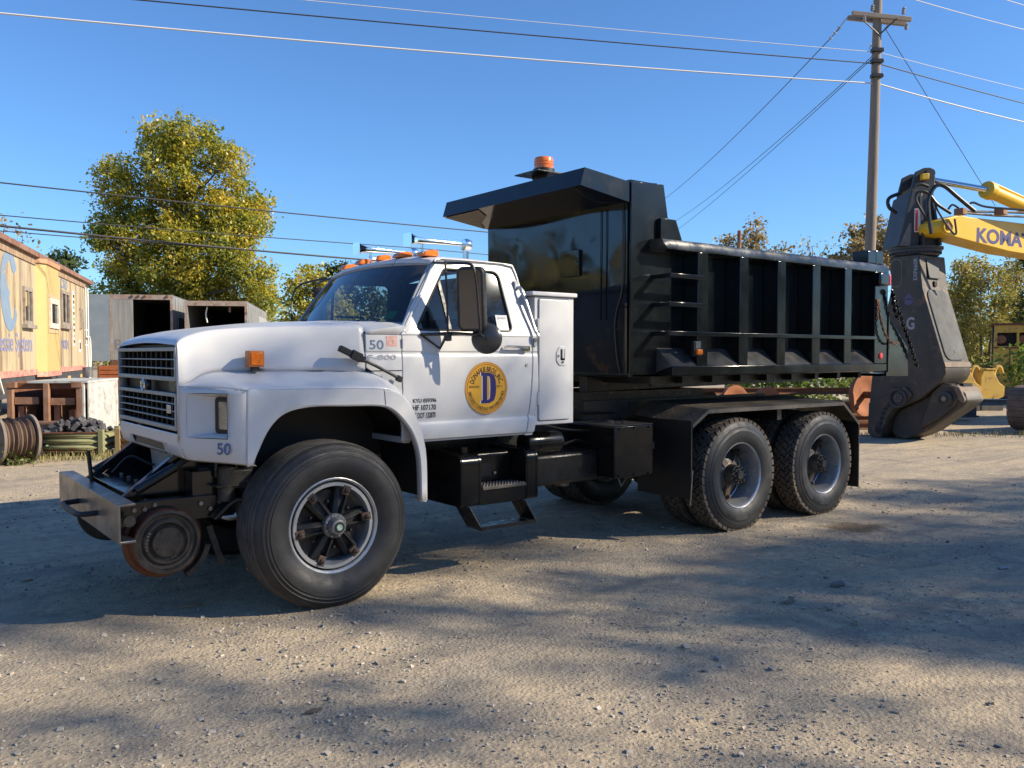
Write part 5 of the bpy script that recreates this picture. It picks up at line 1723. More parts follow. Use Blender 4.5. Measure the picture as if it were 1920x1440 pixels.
for x, z, xx, zz in ((6.96, 2.18, 8.34, 2.29), (6.96, 3.06, 8.34, 3.17), (6.96, 2.30, 7.07, 3.05), (8.23, 2.30, 8.34, 3.05)):
    MB().box(x, xx, 0.202, 0.216, z, zz).build('window_board', mat('bare_plywood', (0.50, 0.36, 0.20), 0.8) if x == 6.96 and z == 2.18 else bpy.data.materials['bare_plywood'], f3)
CAB_T = lambda x, z, y=0.004: frame((x, y, z), (-1, 0, 0), (0, 0, 1))
# round emblem: a thick C with a notched inner edge
out_c = [(0.80 * cos(radians(a)) * 1.0, 0.88 * sin(radians(a))) for a in np.linspace(35, 325, 40)]
in_c = [(0.45, -0.30), (0.30, -0.62), (0.12, -0.60), (0.02, -0.34), (-0.06, -0.18), (0.02, -0.05), (-0.22, 0.08), (-0.40, 0.34), (-0.58, 0.30), (-0.42, 0.36), (-0.28, 0.50), (0.05, 0.66), (0.20, 0.46), (0.42, 0.36)]
v, f = shape2d([out_c + in_c])
MB().add([Vector((p.x, p.y * 1.0, 0)) for p in v], f, CAB_T(11.30, 3.02, 0.006)).build('round_emblem', CBLU, cb, smooth=0, weld=False)
for s, x, z, h, w, m in (('Chessie System', 12.95, 1.72, 0.40, 3.75, CBLV), ('C&O', 5.35, 3.52, 0.26, 1.05, CBLU), ('900024', 5.42, 1.80, 0.26, 1.15, CBLV)):
    v, f = text2d(s, h, 0, w, 0.012)
    MB().add(v, f, CAB_T(x, z, 0.006)).build('lettering', m, cb, smooth=0, weld=False)
aci = MB().box(3.28, 3.50, 0.001, 0.014, 1.9, 3.55).build('code_plate', M['paper'], cb)
for k in range(9):
    z = 1.98 + k * 0.17
    MB().box(3.30, 3.48, 0.015, 0.018, z, z + 0.10).build('code_bar', [M['ink'], CBLU, mat('code_green', (0.08, 0.30, 0.16), 0.6)][[0, 1, 0, 0, 2, 0, 1, 0, 0][k]], aci)
MB().box(2.10, 2.45, 0.001, 0.010, 1.72, 2.10).build('notice', M['paper'], cb)
MB().box(2.16, 2.39, 0.011, 0.013, 1.80, 2.02).build('notice_print', M['ink'], cb)
MB().tube(rrect(2.05, 2.32, 2.45, 3.10, 0.13) and [(x, 0.05, z) for x, z in rrect(2.05, 2.32, 2.45, 3.10, 0.13)], 0.02, 6, closed=True).build('grab_loop', WF, cb)
for x, ya in ((0.10, -0.06), (0.55, -0.06)):
    MB().cyl((x, ya, 1.15), (x, ya, 3.98), 0.03, 8).build('platform_post', M['cream'], cb)
for z in (2.45, 1.95):
    MB().tube([(0.10, -0.06, z), (1.12, -0.06, z)], 0.025, 6).build('platform_rail', M['cream'], cb)
MB().tube(cr([(0.95, 0.02, 2.2), (0.55, 0.05, 2.18), (0.50, 0.06, 1.6), (0.70, 0.06, 0.95), (1.0, 0.05, 0.75)], 4), 0.03, 6).build('step_handrail', M['cream'], cb)
MB().box(0.25, 1.1, -0.5, 0.0, 0.42, 0.50).box(0.3, 1.1, -0.4, 0.0, 0.74, 0.80).box(0.25, 0.30, -0.5, 0.0, 0.42, 1.15).build('steps', CBLK, cb)
MB().tube([(12.9, 0.05, 1.5), (12.6, 0.08, 1.05), (12.4, 0.08, 0.85)], 0.03, 6).build('corner_handrail', M['cream'], cb)
for x in (2.6, 4.4, 10.2, 12.0):
    for y in (-0.75, -2.25):
        MB().cyl((x, y - 0.06, 0.47), (x, y + 0.06, 0.47), 0.42, 24).build('rail_wheel', CBLK, cb)
for x in (3.5, 11.1):
    MB().prism([(x - 1.3, 0.45), (x - 0.9, 0.80), (x + 0.9, 0.80), (x + 1.3, 0.45), (x + 1.0, 0.30), (x + 0.4, 0.25), (x - 0.4, 0.25), (x - 1.0, 0.30)], 1, -0.62, -0.50).build('bogie_frame', CBLK, cb, bevel=0.02)

# ---- two van trailers with open rear ends
TGRY = mat('grey_aluminium_siding', (0.36, 0.36, 0.35), 0.55, metal=0.3, var=(0.27, 0.27, 0.26), scale=2.0, stretch=(1, 1, 0.2), dirt=(0.20, 0.13, 0.09), dirt_amt=0.25)
TWD = mat('weathered_grey_boards', (0.34, 0.33, 0.30), 0.85, var=(0.24, 0.23, 0.21), scale=3.0, stretch=(4, 4, 0.3))
TDOOR = mat('blue_grey_door', (0.16, 0.20, 0.235), 0.7, var=(0.20, 0.235, 0.26), scale=2.0)
TFR = mat('pale_rusted_frame', (0.40, 0.34, 0.29), 0.8, var=(0.30, 0.20, 0.15), scale=3.0, dirt=(0.20, 0.09, 0.055), dirt_amt=0.45, dirt_scale=5.0)
TDK = mat('dark_trailer_inside', (0.018, 0.019, 0.022), 0.9)


def trailer(u, d, w, z0, z1, length, label, variant):
    t = local_root('van_trailer', u, d, (0.98, 0.197))
    tag(t, label, 'trailer', 'old van trailers')
    MB().box(0, 0.03, 0.0, length, z0, z1).build('side_wall', TGRY, t)
    sw = MB().box(w - 0.03, w, 0.0, length, z0, z1).build('side_wall', TGRY, t)
    for k in range(int(length / 0.6)):
        MB().box(w, w + 0.02, 0.5 + k * 0.6, 0.53 + k * 0.6, z0, z1 - 0.08).build('side_post', TGRY, sw)
    MB().box(0, w, 0.0, length, z1 - 0.02, z1 + 0.02).build('roof', TGRY, t)
    MB().box(0, w, 0.0, length, z0 - 0.1, z0).build('floor', TDK, t)
    MB().box(0.03, w - 0.03, length * 0.5, length * 0.5 + 0.05, z0, z1).build('bulkhead', TDK, t)
    MB().box(-0.01, w + 0.01, -0.06, 0.0, z1 - 0.17, z1 + 0.03).build('header', TFR, t)
    for x in (0.0, w - 0.10):
        MB().box(x, x + 0.10, -0.06, 0.0, z0 - 0.12, z1 - 0.17).build('rear_post', TFR, t)
    MB().box(0, w, -0.06, 0.0, z0 - 0.30, z0).build('rear_sill', M['rust'], t)
    if variant == 1:
        MB().box(0.10, 0.88, -0.055, -0.02, z0, z1 - 0.17).build('closed_door', TWD, t)
        MB().box(-0.95, -0.02, -0.10, -0.06, z0 - 0.05, z1 + 0.02, Matrix.Rotation(radians(8), 4, 'Z')).build('open_door', TDOOR, t)
        MB().box(w - 0.02 + 0.022, w + 0.024, 1.2, 3.5, z1 - 1.75, z1 - 0.85).build('side_patch', TDK, t)
        for x in (0.85, 1.1, 1.35, 2.2):
            MB().lathe([(0, -0.10), (0.05, -0.10), (0.06, -0.06)], 1, (x, 0, z1 - 0.04), 10).build('clearance_lamp', M['rust'], t)
        v, f = text2d('B', 0.42, 0, 0.26)
        MB().add(v, f, frame((0.18, -0.058, z0 + 0.42), (1, 0, 0), (0, 0, 1))).build('chalk_letter', mat('faded_letter', (0.19, 0.18, 0.17), 0.8), t, smooth=0, weld=False)
    else:
        MB().tube(cr([(0.85, 0.2, z1 - 0.2), (0.78, 0.25, z1 - 0.5), (0.84, 0.2, z1 - 0.85)], 4), 0.03, 6).build('hanging_strap', M['cream'], t)
        MB().box(1.70, 1.78, 0.1, 0.16, z1 - 0.42, z1 - 0.2).build('roof_hook', M['rustpale'], t)
        MB().hexa([(0.10, -0.05, z0), (0.32, -0.05, z0), (0.12, -0.05, z1 - 0.3), (0.10, -0.05, z1 - 0.17)], [(0.10, -0.02, z0), (0.32, -0.02, z0), (0.12, -0.02, z1 - 0.3), (0.10, -0.02, z1 - 0.17)]).build('bent_door_edge', TWD, t)
        MB().box(w + 0.003, w + 0.012, 5.0, 11.0, z1 - 1.3, z1 - 0.35).build('side_panel', mat('paler_siding', (0.48, 0.48, 0.47), 0.5, metal=0.3), t)
    MB().box(0.5, w - 0.5, 0.5, 1.0, 0.5, z0 - 0.1).build('running_gear', M['blackm'], t)
    for y in (1.2, 2.5):
        for x in (0.05, w - 0.35):
            MB().cyl((x, y, 0.5), (x + 0.3, y, 0.5), 0.5, 20).build('trailer_tyre', M['rubber'], t)
    for x in (0.5, w - 0.6):
        MB().box(x, x + 0.1, length - 2.5, length - 2.4, 0, z0 - 0.1).build('landing_leg', M['rust'], t)


trailer(-16.35, 34.8, 2.42, 1.42, 4.05, 13.0, 'grey van trailer with its left rear door swung open beside the caboose', 1)
trailer(-13.35, 34.9, 2.45, 1.30, 3.80, 15.0, 'grey van trailer with an open dark rust-framed rear, nearer the truck hood', 2)

# ---- open rusty steel crate with a pale side
rk = local_root('steel_crate', -9.32, 15.75, (0.985, 0.17))
tag(rk, 'rusty open-fronted steel crate with a pale painted side behind the wire reel', 'crate')
PALE = mat('flaking_pale_paint', (0.47, 0.49, 0.465), 0.7, var=(0.38, 0.40, 0.385), scale=3.0, dirt=(0.24, 0.13, 0.07), dirt_amt=0.5, dirt_scale=5.0)
RW, RD, RH = 1.36, 2.0, 1.13
for x in (0.0, 0.62, RW - 0.17):
    MB().box(x, x + 0.10, -0.05, 0.05, 0, RH - 0.02).build('upright', M['rustpale'], rk, bevel=0.01)
MB().box(RW - 0.06, RW - 0.03, -0.05, 0.03, 0, RH - 0.03).build('upright_edge', PALE, rk)
for x in (-0.03, RW - 0.24):
    MB().box(x, x + 0.18, -0.07, 0.06, RH - 0.10, RH).build('corner_plate', M['rustpale'], rk)
MB().box(0, RW, 0.055, 0.09, RH - 0.13, RH - 0.02).build('top_beam', M['rust'], rk)
for x0, x1, z in ((0.11, 0.52, 0.72), (0.72, 1.15, 0.70)):
    MB().box(x0, x1, 0.02, 0.06, z, z + 0.13).build('brace_board', M['rustpale'], rk)
for x in (0.14, 0.76):
    MB().box(x, x + 0.10, 0.10, 0.7, 0.0, 0.68).build('inner_post', M['rustpale'], rk)
MB().box(1.02, 1.18, 0.10, 0.14, 0, 0.6).build('bent_plate', M['rust'], rk)
MB().box(RW, RW + 0.02, 0.06, RD, 0, RH).build('side_panel', PALE, rk)
MB().box(RW + 0.021, RW + 0.03, RD - 0.16, RD - 0.06, 0, RH - 0.02).build('side_edge', mat('rust_flaked_edge', (0.50, 0.47, 0.40), 0.8, dirt=(0.25, 0.12, 0.06), dirt_amt=0.6, dirt_scale=9), rk)
MB().box(RW + 0.021, RW + 0.026, 0.30, 0.37, 0.28, 0.42).build('side_hole', M['dark'], rk)
MB().box(-0.02, 0.0, 0.06, RD, 0, RH).box(0, RW, RD - 0.02, RD, 0, RH).build('back_panel', M['rust'], rk)
MB().box(0.35, RW + 0.03, -0.02, RD, RH - 0.018, RH + 0.022).build('lid', PALE, rk)
MB().box(0.1, RW, 0.2, RD, 0.0, 0.05).build('crate_floor', M['rust'], rk)
# bits standing around it
sm = local_root('paint_can', -9.05, 18.2, (1, 0), 1.16)
tag(sm, 'shiny tin can standing at the back corner of the pale crate lid', 'can')
MB().lathe([(0, 0), (0.10, 0), (0.105, 0.02), (0.105, 0.20), (0.112, 0.21), (0.10, 0.215), (0, 0.20)], 2, n=20).build('can_body', M['alu'], sm)
oc = local_root('orange_bin', -11.9, 24.5, (0.98, 0.2))
tag(oc, 'rusty orange slatted steel bin behind the pale crate', 'bin')
for k in range(6):
    MB().box(0, 1.1, 0, 0.9, 0.55 + k * 0.13, 0.66 + k * 0.13).build('slat', mat('orange_rust', (0.40, 0.115, 0.035), 0.8, var=(0.28, 0.085, 0.03), scale=5) if k == 0 else bpy.data.materials['orange_rust'], oc)
for x in (0.0, 1.04):
    MB().box(x, x + 0.06, -0.02, 0.92, 0, 1.30).build('bin_post', M['rust'], oc)
bs = local_root('tie_stack', -8.35, 18.9, (0.985, 0.17))
tag(bs, 'stack of dark timber blocks between the pale crate and the truck grille', 'timber stack')
for k in range(7):
    MB().box(0.02 * (k % 2), 1.1, 0, 0.9, 0.16 * k, 0.16 * k + 0.145).build('timber', mat('dark_timber', (0.07, 0.068, 0.065), 0.9, var=(0.12, 0.115, 0.105), scale=4) if k == 0 else bpy.data.materials['dark_timber'], bs, bevel=0.01)

# ---- corrugated steel bins
GREEN = mat('rusty_green_paint', (0.25, 0.23, 0.10), 0.8, var=(0.20, 0.22, 0.12), scale=2.5, dirt=(0.22, 0.10, 0.04), dirt_amt=0.5, dirt_scale=5.0)
GREEN2 = mat('rusty_green_orange_paint', (0.26, 0.25, 0.13), 0.8, var=(0.33, 0.15, 0.05), scale=2.8, dirt=(0.30, 0.11, 0.035), dirt_amt=0.5, dirt_scale=4.0)


def corr_bin(u, d, w, dep, z0, z1, label, m, ex):
    b = local_root('corrugated_bin', u, d, ex)
    tag(b, label, 'bin', 'corrugated steel bins')
    n = 24
    prof = [(0.022 * sin(2 * pi * 3 * i / n), z0 + (z1 - z0) * i / n) for i in range(n + 1)]
    MB().grid([[(x, y, z) for y, z in prof] for x in (0.05, w - 0.05)]).build('front_wall', m, b, smooth=60, solid=0.006)
    MB().grid([[(x, dep + y, z) for y, z in prof] for x in (0.05, w - 0.05)]).build('back_wall', m, b, smooth=60, solid=0.006)
    for x in (0.0, w):
        MB().grid([[(x + y, yy, z) for y, z in prof] for yy in (0.04, dep - 0.04)]).build('side_wall', m, b, smooth=60, solid=0.006)
    for x in (-0.03, w - 0.05):
        for y in (-0.035, dep - 0.045):
            MB().box(x, x + 0.085, y, y + 0.085, 0, z1 + 0.06).build('corner_post', m, b, bevel=0.008)
    MB().box(0.03, w - 0.03, -0.03, 0.03, z1, z1 + 0.022).build('rim', M['rust'], b)
    MB().box(0, w, 0, dep, z0, z0 + 0.03).build('bin_floor', M['rust'], b)
    return b


corr_bin(-7.78, 13.75, 1.10, 0.75, 0.06, 0.36, 'rusty green corrugated steel bin heaped with dark blocks', GREEN, (0.99, 0.10))
corr_bin(-6.52, 14.05, 1.0, 0.75, 0.06, 0.37, 'rusty orange-green corrugated bin half hidden by the truck nose', GREEN2, (0.99, 0.10))
r_ = np.random.default_rng(5)
heap = MB()
for k in range(85):
    x, y = r_.uniform(0.08, 1.02), r_.uniform(0.08, 0.66)
    e = max(0.0, 1 - ((x - 0.6) / 0.62) ** 2) * max(0.0, 1 - ((y - 0.4) / 0.5) ** 2)
    z = 0.26 + r_.uniform(0.55, 1.0) * 0.32 * e
    s = r_.uniform(0.045, 0.085)
    Tm = Matrix.Translation((x, y, z)) @ Matrix.Rotation(r_.uniform(0, 6), 4, Vector(r_.normal(size=3)).normalized())
    heap.box(-s, s, -s * 0.7, s * 0.7, -s * 0.5, s * 0.5, Tm)
w_ = RGT * 0.99 + FWD * 0.10
ho = heap.build('block_heap', mat('charcoal_blocks', (0.045, 0.045, 0.048), 0.75, var=(0.085, 0.08, 0.08), scale=5), None, yard(-7.78, 13.75), bevel=0.006)
ho.rotation_euler = (0, 0, atan2(w_.y, w_.x))
tag(ho, 'heap of charcoal grey blocks filling the green corrugated bin', 'rubble', kind='stuff')

# ---- wooden reel of wire rope
rl = local_root('cable_reel', -7.56, 12.9, (0.62, 0.785), 0.36)
tag(rl, 'wooden cable reel wound with rusty wire rope at the left edge', 'cable reel')
WOODR = mat('grey_reel_wood', (0.22, 0.18, 0.145), 0.9, var=(0.15, 0.12, 0.10), scale=4.0, bump=0.4, bscale=20)
for x in (-0.24, 0.24):
    for k in range(7):
        y0 = -0.36 + k * 0.103
        hw = lambda y: sqrt(max(0.0, 0.36 ** 2 - y * y))
        ya, yb = y0 + 0.002, y0 + 0.101
        a0, a1 = hw(max(-0.355, ya)), hw(min(0.355, yb))
        MB().prism([(ya, -a0), (yb, -a1), (yb, a1), (ya, a0)], 0, x - 0.02, x + 0.02).build('flange_board', WOODR, rl)
    MB().lathe([(0.345, x - 0.025), (0.365, x - 0.02), (0.365, x + 0.02), (0.345, x + 0.025)], 0, n=40).build('flange_rim', WOODR, rl)
prof = [(0.20, -0.22)]
for k in range(7):
    xx = -0.185 + k * 0.062
    prof += [(0.285, xx - 0.028), (0.315 + 0.012 * (k % 3), xx), (0.285, xx + 0.028)]
prof += [(0.20, 0.22)]
MB().lathe(prof, 0, n=40).build('wire_coil', mat('rusty_wire_rope', (0.17, 0.105, 0.07), 0.85, var=(0.11, 0.075, 0.055), scale=12, bump=0.6, bscale=70, stretch=(8, 1, 1)), rl)
ty = local_root('small_tyre', -7.60, 13.62, (0.93, 0.37), 0.22)
tag(ty, 'small worn lugged tyre leaning against the green bin', 'tyre')
tm = MB().lathe([(0.12, -0.05), (0.20, -0.07), (0.24, -0.06), (0.24, 0.06), (0.20, 0.07), (0.12, 0.05)], 0, n=24)
for i in range(14):
    a = 2 * pi * i / 14
    tm.box(-0.065, 0.065, -0.02, 0.02, 0.235, 0.262, Matrix.Rotation(a, 4, 'X'))
tm.build('tyre_body', M['rubber'], ty)
pp = local_root('rusty_pipe', -8.3, 14.6, (0.95, -0.3), 0.42)
tag(pp, 'short rusty pipe lying behind the cable reel', 'pipe')
MB().cyl((0, 0, 0), (0.75, 0, 0.02), 0.085, 16).cyl((-0.25, 0.05, 0.0), (0.0, 0.05, 0), 0.10, 14).build('pipe_body', M['rustpale'], pp)
MB().box(0.1, 0.6, -0.2, 0.2, -0.42, -0.085).build('pipe_rest', bpy.data.materials['dark_timber'], pp)

# ---- thin grass at the yard edge
def grass(label, spots, n, h, seed, m):
    r = np.random.default_rng(seed)
    mb = MB()
    for k in range(n):
        u, d, su, sd = spots[k % len(spots)]
        p = yard(u + r.normal() * su, d + r.normal() * sd)
        a = r.uniform(0, 2 * pi)
        hh = h * r.uniform(0.4, 1.3)
        e = Vector((cos(a), sin(a), 0)) * 0.006
        tip = p + Vector((r.normal() * 0.35, r.normal() * 0.35, 1)) * hh
        mid = p.lerp(tip, 0.55) + Vector((0, 0, hh * 0.1))
        mb.add([p - e, p + e, mid + e * 0.7, tip, mid - e * 0.7], [(0, 1, 2, 3, 4)])
    o = mb.build('grass', m, None, weld=False, smooth=0)
    tag(o, label, 'grass', kind='stuff')


GRS = random_island_mat('dry_grass', [(0.10, 0.12, 0.03), (0.20, 0.18, 0.06), (0.34, 0.27, 0.12)])
grass('thin dry grass along the foot of the bins and reel', [(-7.6, 13.2, 0.5, 0.2), (-6.9, 13.4, 0.5, 0.15), (-6.3, 13.6, 0.3, 0.2), (-8.5, 12.6, 0.5, 0.4)], 900, 0.10, 2, GRS)
grass('sparse dry grass at the shade edge below the steel beams', [(7.6, 17.2, 1.3, 0.25), (9.6, 17.4, 1.2, 0.25), (5.6, 17.5, 1.0, 0.3)], 900, 0.09, 3, GRS)
# ================================================================== trees and wires
CAM_RZ = atan2(RGT.y, RGT.x)                          # local x = to the right, local y = away


def leaf_cloud(name, centres, per, spread, size, m, parent, seed, droop=0.3):
    r = np.random.default_rng(seed)
    C = np.repeat(np.array(centres), per, axis=0)
    n = len(C)
    P = C + r.normal(size=(n, 3)) * np.array([spread, spread, spread * 0.8])
    nrm = r.normal(size=(n, 3)) + np.array([0, 0, 0.5])
    nrm /= np.linalg.norm(nrm, axis=1)[:, None]
    t = np.cross(nrm, r.normal(size=(n, 3)))
    t /= np.linalg.norm(t, axis=1)[:, None]
    b = np.cross(nrm, t)
    s = size * np.exp(r.normal(size=(n, 1)) * 0.28)
    v = np.stack([P - t * s * 0.55, P + b * s * 0.34 + nrm * s * 0.10, P + t * s * 0.60 - nrm * s * 0.08, P - b * s * 0.34 + nrm * s * 0.10], axis=1).reshape(-1, 3)
    me = bpy.data.meshes.new(name)
    me.vertices.add(n * 4)
    me.vertices.foreach_set('co', v.ravel())
    me.loops.add(n * 4)
    me.loops.foreach_set('vertex_index', np.arange(n * 4))
    me.polygons.add(n)
    me.polygons.foreach_set('loop_start', np.arange(0, n * 4, 4))
    me.polygons.foreach_set('loop_total', np.full(n, 4))
    me.update()
    me.validate()
    me.materials.append(m)
    o = bpy.data.objects.new(name, me)
    COL.objects.link(o)
    o.parent = parent
    return o


BARK = mat('bark', (0.085, 0.068, 0.052), 0.95, var=(0.14, 0.115, 0.09), scale=9.0, bump=0.6, bscale=14.0, stretch=(1, 1, 0.25))


def tree(name, label, u, d, lobes, clusters, per, spread, size, m, trunk_r, seed, group=None, cat='tree', fork=0.35, stems=1, twigs=True):
    """lobes: (x, y, z, r) in metres, x to the right and y away from the foot of the tree."""
    p = yard(u, d)
    root = empty(name, (p.x, p.y, -0.05), CAM_RZ)
    tag(root, label, cat, group)
    r = np.random.default_rng(seed)
    tot = sum(l[3] ** 2 for l in lobes)
    cent = []
    zmax = max(l[2] + l[3] for l in lobes)
    wood = MB()
    cx = sum(l[0] * l[3] for l in lobes) / sum(l[3] for l in lobes)
    ztop = max(l[2] for l in lobes)
    for st_ in range(stems):
        ox = (st_ - (stems - 1) / 2) * 0.5
        tp = [(ox, 0, 0), (ox + 0.05 * r.normal(), 0.05 * r.normal(), ztop * 0.25), (ox * 1.5 + cx * 0.5 + 0.12 * r.normal(), 0.1 * r.normal(), ztop * 0.55), (ox * 2 + cx + 0.15 * r.normal(), 0, ztop * 0.98)]
        tp = cr(tp, 4)
        wood.tube(tp, [trunk_r * (1.15 - 0.95 * i / (len(tp) - 1)) for i in range(len(tp))], 8)
    for lb_ in lobes:
        lx, ly, lz, lr = lb_[:4]
        k = lb_[4] if len(lb_) > 4 else max(3, int(clusters * lr * lr / tot))
        z0 = max(ztop * fork * (0.7 + 0.5 * r.random()), min(lz - lr * 0.9, ztop * 0.9))
        z0 = min(z0, lz * 0.85)
        t0 = z0 / (ztop * 0.98)
        base = Vector((cx * min(1, t0), 0, z0))
        c = Vector((lx, ly, lz))
        mid = base.lerp(c, 0.5) + Vector((0, 0, -0.08 * (c - base).length))
        br = cr([base, mid, c], 3)
        r0 = trunk_r * (0.42 + 0.2 * r.random()) * (1 - 0.4 * min(1, t0))
        wood.tube(br, [r0 * (1 - 0.75 * i / (len(br) - 1)) for i in range(len(br))], 6)
        for i in range(k):
            v = r.normal(size=3)
            v /= np.linalg.norm(v)
            q = (0.30 + 0.72 * r.random() ** 0.55) * lr
            pt = np.array([lx, ly, lz]) + v * q * np.array([1, 1, 0.92])
            cent.append(pt)
            if twigs and i % 2 == 0:
                s0 = c.lerp(base, 0.35 * r.random())
                e = Vector(pt)
                wood.tube([s0, s0.lerp(e, 0.5) + Vector((0, 0, 0.05 * lr)), e], [r0 * 0.30, r0 * 0.18, r0 * 0.06], 4, cap=False)
    wood.build('trunk', BARK, root, smooth=60, weld=False)
    if per:
        leaf_cloud('crown', cent, per, spread, size, m, root, seed + 1)
    return root


LEAF_BIG = leaf_mat('turning_leaves', [(0.090, 0.140, 0.030), (0.190, 0.245, 0.040), (0.330, 0.345, 0.050), (0.500, 0.440, 0.050), (0.70, 0.52, 0.04), (0.48, 0.27, 0.06)], 0.55)
LEAF_GRN = leaf_mat('green_leaves', [(0.022, 0.040, 0.012), (0.045, 0.070, 0.016), (0.080, 0.110, 0.022), (0.150, 0.150, 0.025)], 0.3)
LEAF_OLV = leaf_mat('olive_leaves', [(0.070, 0.085, 0.022), (0.190, 0.205, 0.045), (0.350, 0.310, 0.065), (0.46, 0.350, 0.075), (0.30, 0.18, 0.065)], 0.5)
LEAF_TAN = leaf_mat('dry_tan_leaves', [(0.15, 0.125, 0.045), (0.28, 0.215, 0.075), (0.42, 0.30, 0.12), (0.30, 0.17, 0.075)], 0.45)
LEAF_BRT = leaf_mat('bright_green_leaves', [(0.060, 0.110, 0.020), (0.13, 0.20, 0.03), (0.25, 0.28, 0.05)], 0.4)


def pxl(px, py, r, d, foot_px, yoff=0.0):
    """A crown lobe measured off its bearing and height angle at distance d."""
    k = d / FPX
    return ((px - foot_px) * k, yoff, 1.65 + (664 - py) * k, r * k)


rr_ = random.Random(4)
D = 46.0
big = [(312, 268, 36), (380, 272, 42), (428, 310, 40), (340, 325, 60), (250, 345, 42), (215, 395, 34), (445, 380, 48), (300, 405, 70), (395, 410, 70), (205, 455, 30), (470, 425, 34), (250, 470, 52), (345, 490, 72), (440, 480, 52), (488, 520, 30),
       (215, 530, 42), (290, 550, 55), (380, 560, 60), (455, 560, 50), (500, 575, 26), (250, 600, 50), (330, 620, 55), (430, 620, 55)]
tree('autumn_tree', 'large rounded tree with yellow and green leaves towering behind the open trailers', (345 - 960) / FPX * D, D,
     [pxl(a, b, c, D, 345, rr_.uniform(-1.3, 1.3)) for a, b, c in big], 1050, 78, 0.29, 0.148, LEAF_BIG, 0.30, 11)
D = 55.0
tree('dark_green_tree', 'small dark green tree peeking above the caboose roof', (118 - 960) / FPX * D, D,
     [pxl(a, b, c, D, 118, rr_.uniform(-1, 1)) for a, b, c in ((105, 485, 18), (128, 490, 20), (150, 505, 14), (118, 540, 34), (155, 545, 24), (100, 590, 40), (150, 600, 40))], 130, 26, 0.30, 0.24, LEAF_GRN, 0.16, 21)
D = 42.0
tree('bare_tip_tree', 'sparse reddish tree top at the left edge above the caboose', (15 - 960) / FPX * D, D,
     [pxl(a, b, c, D, 15, rr_.uniform(-1, 1)) for a, b, c in ((14, 428, 18), (-10, 440, 28), (30, 445, 14), (10, 480, 40), (0, 540, 60))], 90, 9, 0.28, 0.16, LEAF_TAN, 0.14, 25)
D = 52.0
tree('russet_tree', 'russet and yellow tree between the trailers and the truck windshield', (575 - 960) / FPX * D, D,
     [pxl(a, b, c, D, 575, rr_.uniform(-1, 1)) for a, b, c in ((560, 525, 22), (585, 515, 24), (610, 535, 24), (550, 560, 30), (590, 560, 36), (570, 600, 45), (630, 580, 36), (610, 620, 50))], 240, 26, 0.26, 0.20, LEAF_BIG, 0.18, 31)
D = 62.0
tree('green_round_tree', 'rounded green tree showing just above the truck cab roof', (640 - 960) / FPX * D, D,
     [pxl(a, b, c, D, 640, rr_.uniform(-1, 1)) for a, b, c in ((632, 505, 20), (650, 515, 20), (615, 525, 18), (640, 540, 34), (680, 545, 30), (640, 590, 50), (700, 590, 50))], 170, 30, 0.30, 0.24, LEAF_GRN, 0.2, 41)
# behind the dump bed
D = 48.0
tree('olive_tree', 'loose tan and olive tree top rising above the middle of the dump bed', (1405 - 960) / FPX * D, D,
     [pxl(a, b, c, D, 1405, rr_.uniform(-1, 1)) for a, b, c in ((1350, 450, 14), (1370, 462, 12), (1415, 430, 18), (1405, 455, 22), (1425, 470, 20), (1465, 468, 10), (1380, 500, 40), (1440, 510, 40))], 130, 24, 0.24, 0.17, LEAF_TAN, 0.14, 51)
D = 50.0
tree('bare_tree', 'leafless grey twiggy tree above the dump bed left of the wooden pole', (1525 - 960) / FPX * D, D,
     [pxl(a, b, c, D, 1525, rr_.uniform(-1, 1)) for a, b, c in ((1515, 458, 16), (1540, 464, 16), (1495, 470, 14), (1560, 475, 14), (1525, 490, 36))], 120, 2, 0.25, 0.14, LEAF_TAN, 0.09, 55)
D = 44.0
tree('olive_tree', 'olive and tan tree crowding behind the wooden utility pole', (1630 - 960) / FPX * D, D,
     [pxl(a, b, c, D, 1630, rr_.uniform(-1, 1)) for a, b, c in ((1640, 425, 20), (1615, 440, 20), (1590, 465, 18), (1650, 455, 28), (1620, 480, 36), (1580, 490, 26), (1680, 480, 30))], 170, 24, 0.24, 0.17, LEAF_TAN, 0.15, 61)
rt = [('olive_tree', 'slender yellow-green tree just right of the shear', 1800, 47.0, [(1790, 505, 16), (1800, 530, 22), (1785, 560, 22), (1810, 575, 24), (1795, 610, 26), (1800, 650, 28), (1790, 690, 26)], LEAF_OLV),
      ('olive_tree', 'tall yellow-green tree under the tip of the yellow boom', 1850, 50.0, [(1845, 500, 18), (1860, 520, 24), (1840, 550, 24), (1865, 570, 26), (1850, 610, 28), (1835, 640, 26), (1855, 680, 28)], LEAF_OLV),
      ('olive_tree', 'yellow-brown tree at the right edge behind the old yellow machine', 1905, 52.0, [(1900, 500, 22), (1920, 520, 30), (1895, 550, 28), (1920, 580, 34), (1900, 620, 34), (1930, 650, 40)], LEAF_OLV),
      ('green_round_tree', 'darker green tree filling the right edge below the boom', 1950, 46.0, [(1925, 480, 20), (1950, 500, 40), (1945, 560, 40), (1960, 620, 50)], LEAF_GRN),
      ('olive_tree', 'thin leaning olive tree between the wooden pole and the shear', 1730, 56.0, [(1725, 520, 30), (1745, 560, 30), (1720, 600, 36), (1740, 650, 40)], LEAF_OLV)]
for i, (nm, lb, px, D, lo, m) in enumerate(rt):
    tree(nm, lb, (px - 960) / FPX * D, D, [pxl(a, b, c, D, px, rr_.uniform(-1, 1)) for a, b, c in lo], 240, 28, 0.25, 0.14, m, 0.10, 70 + i * 3, fork=0.15, stems=2)
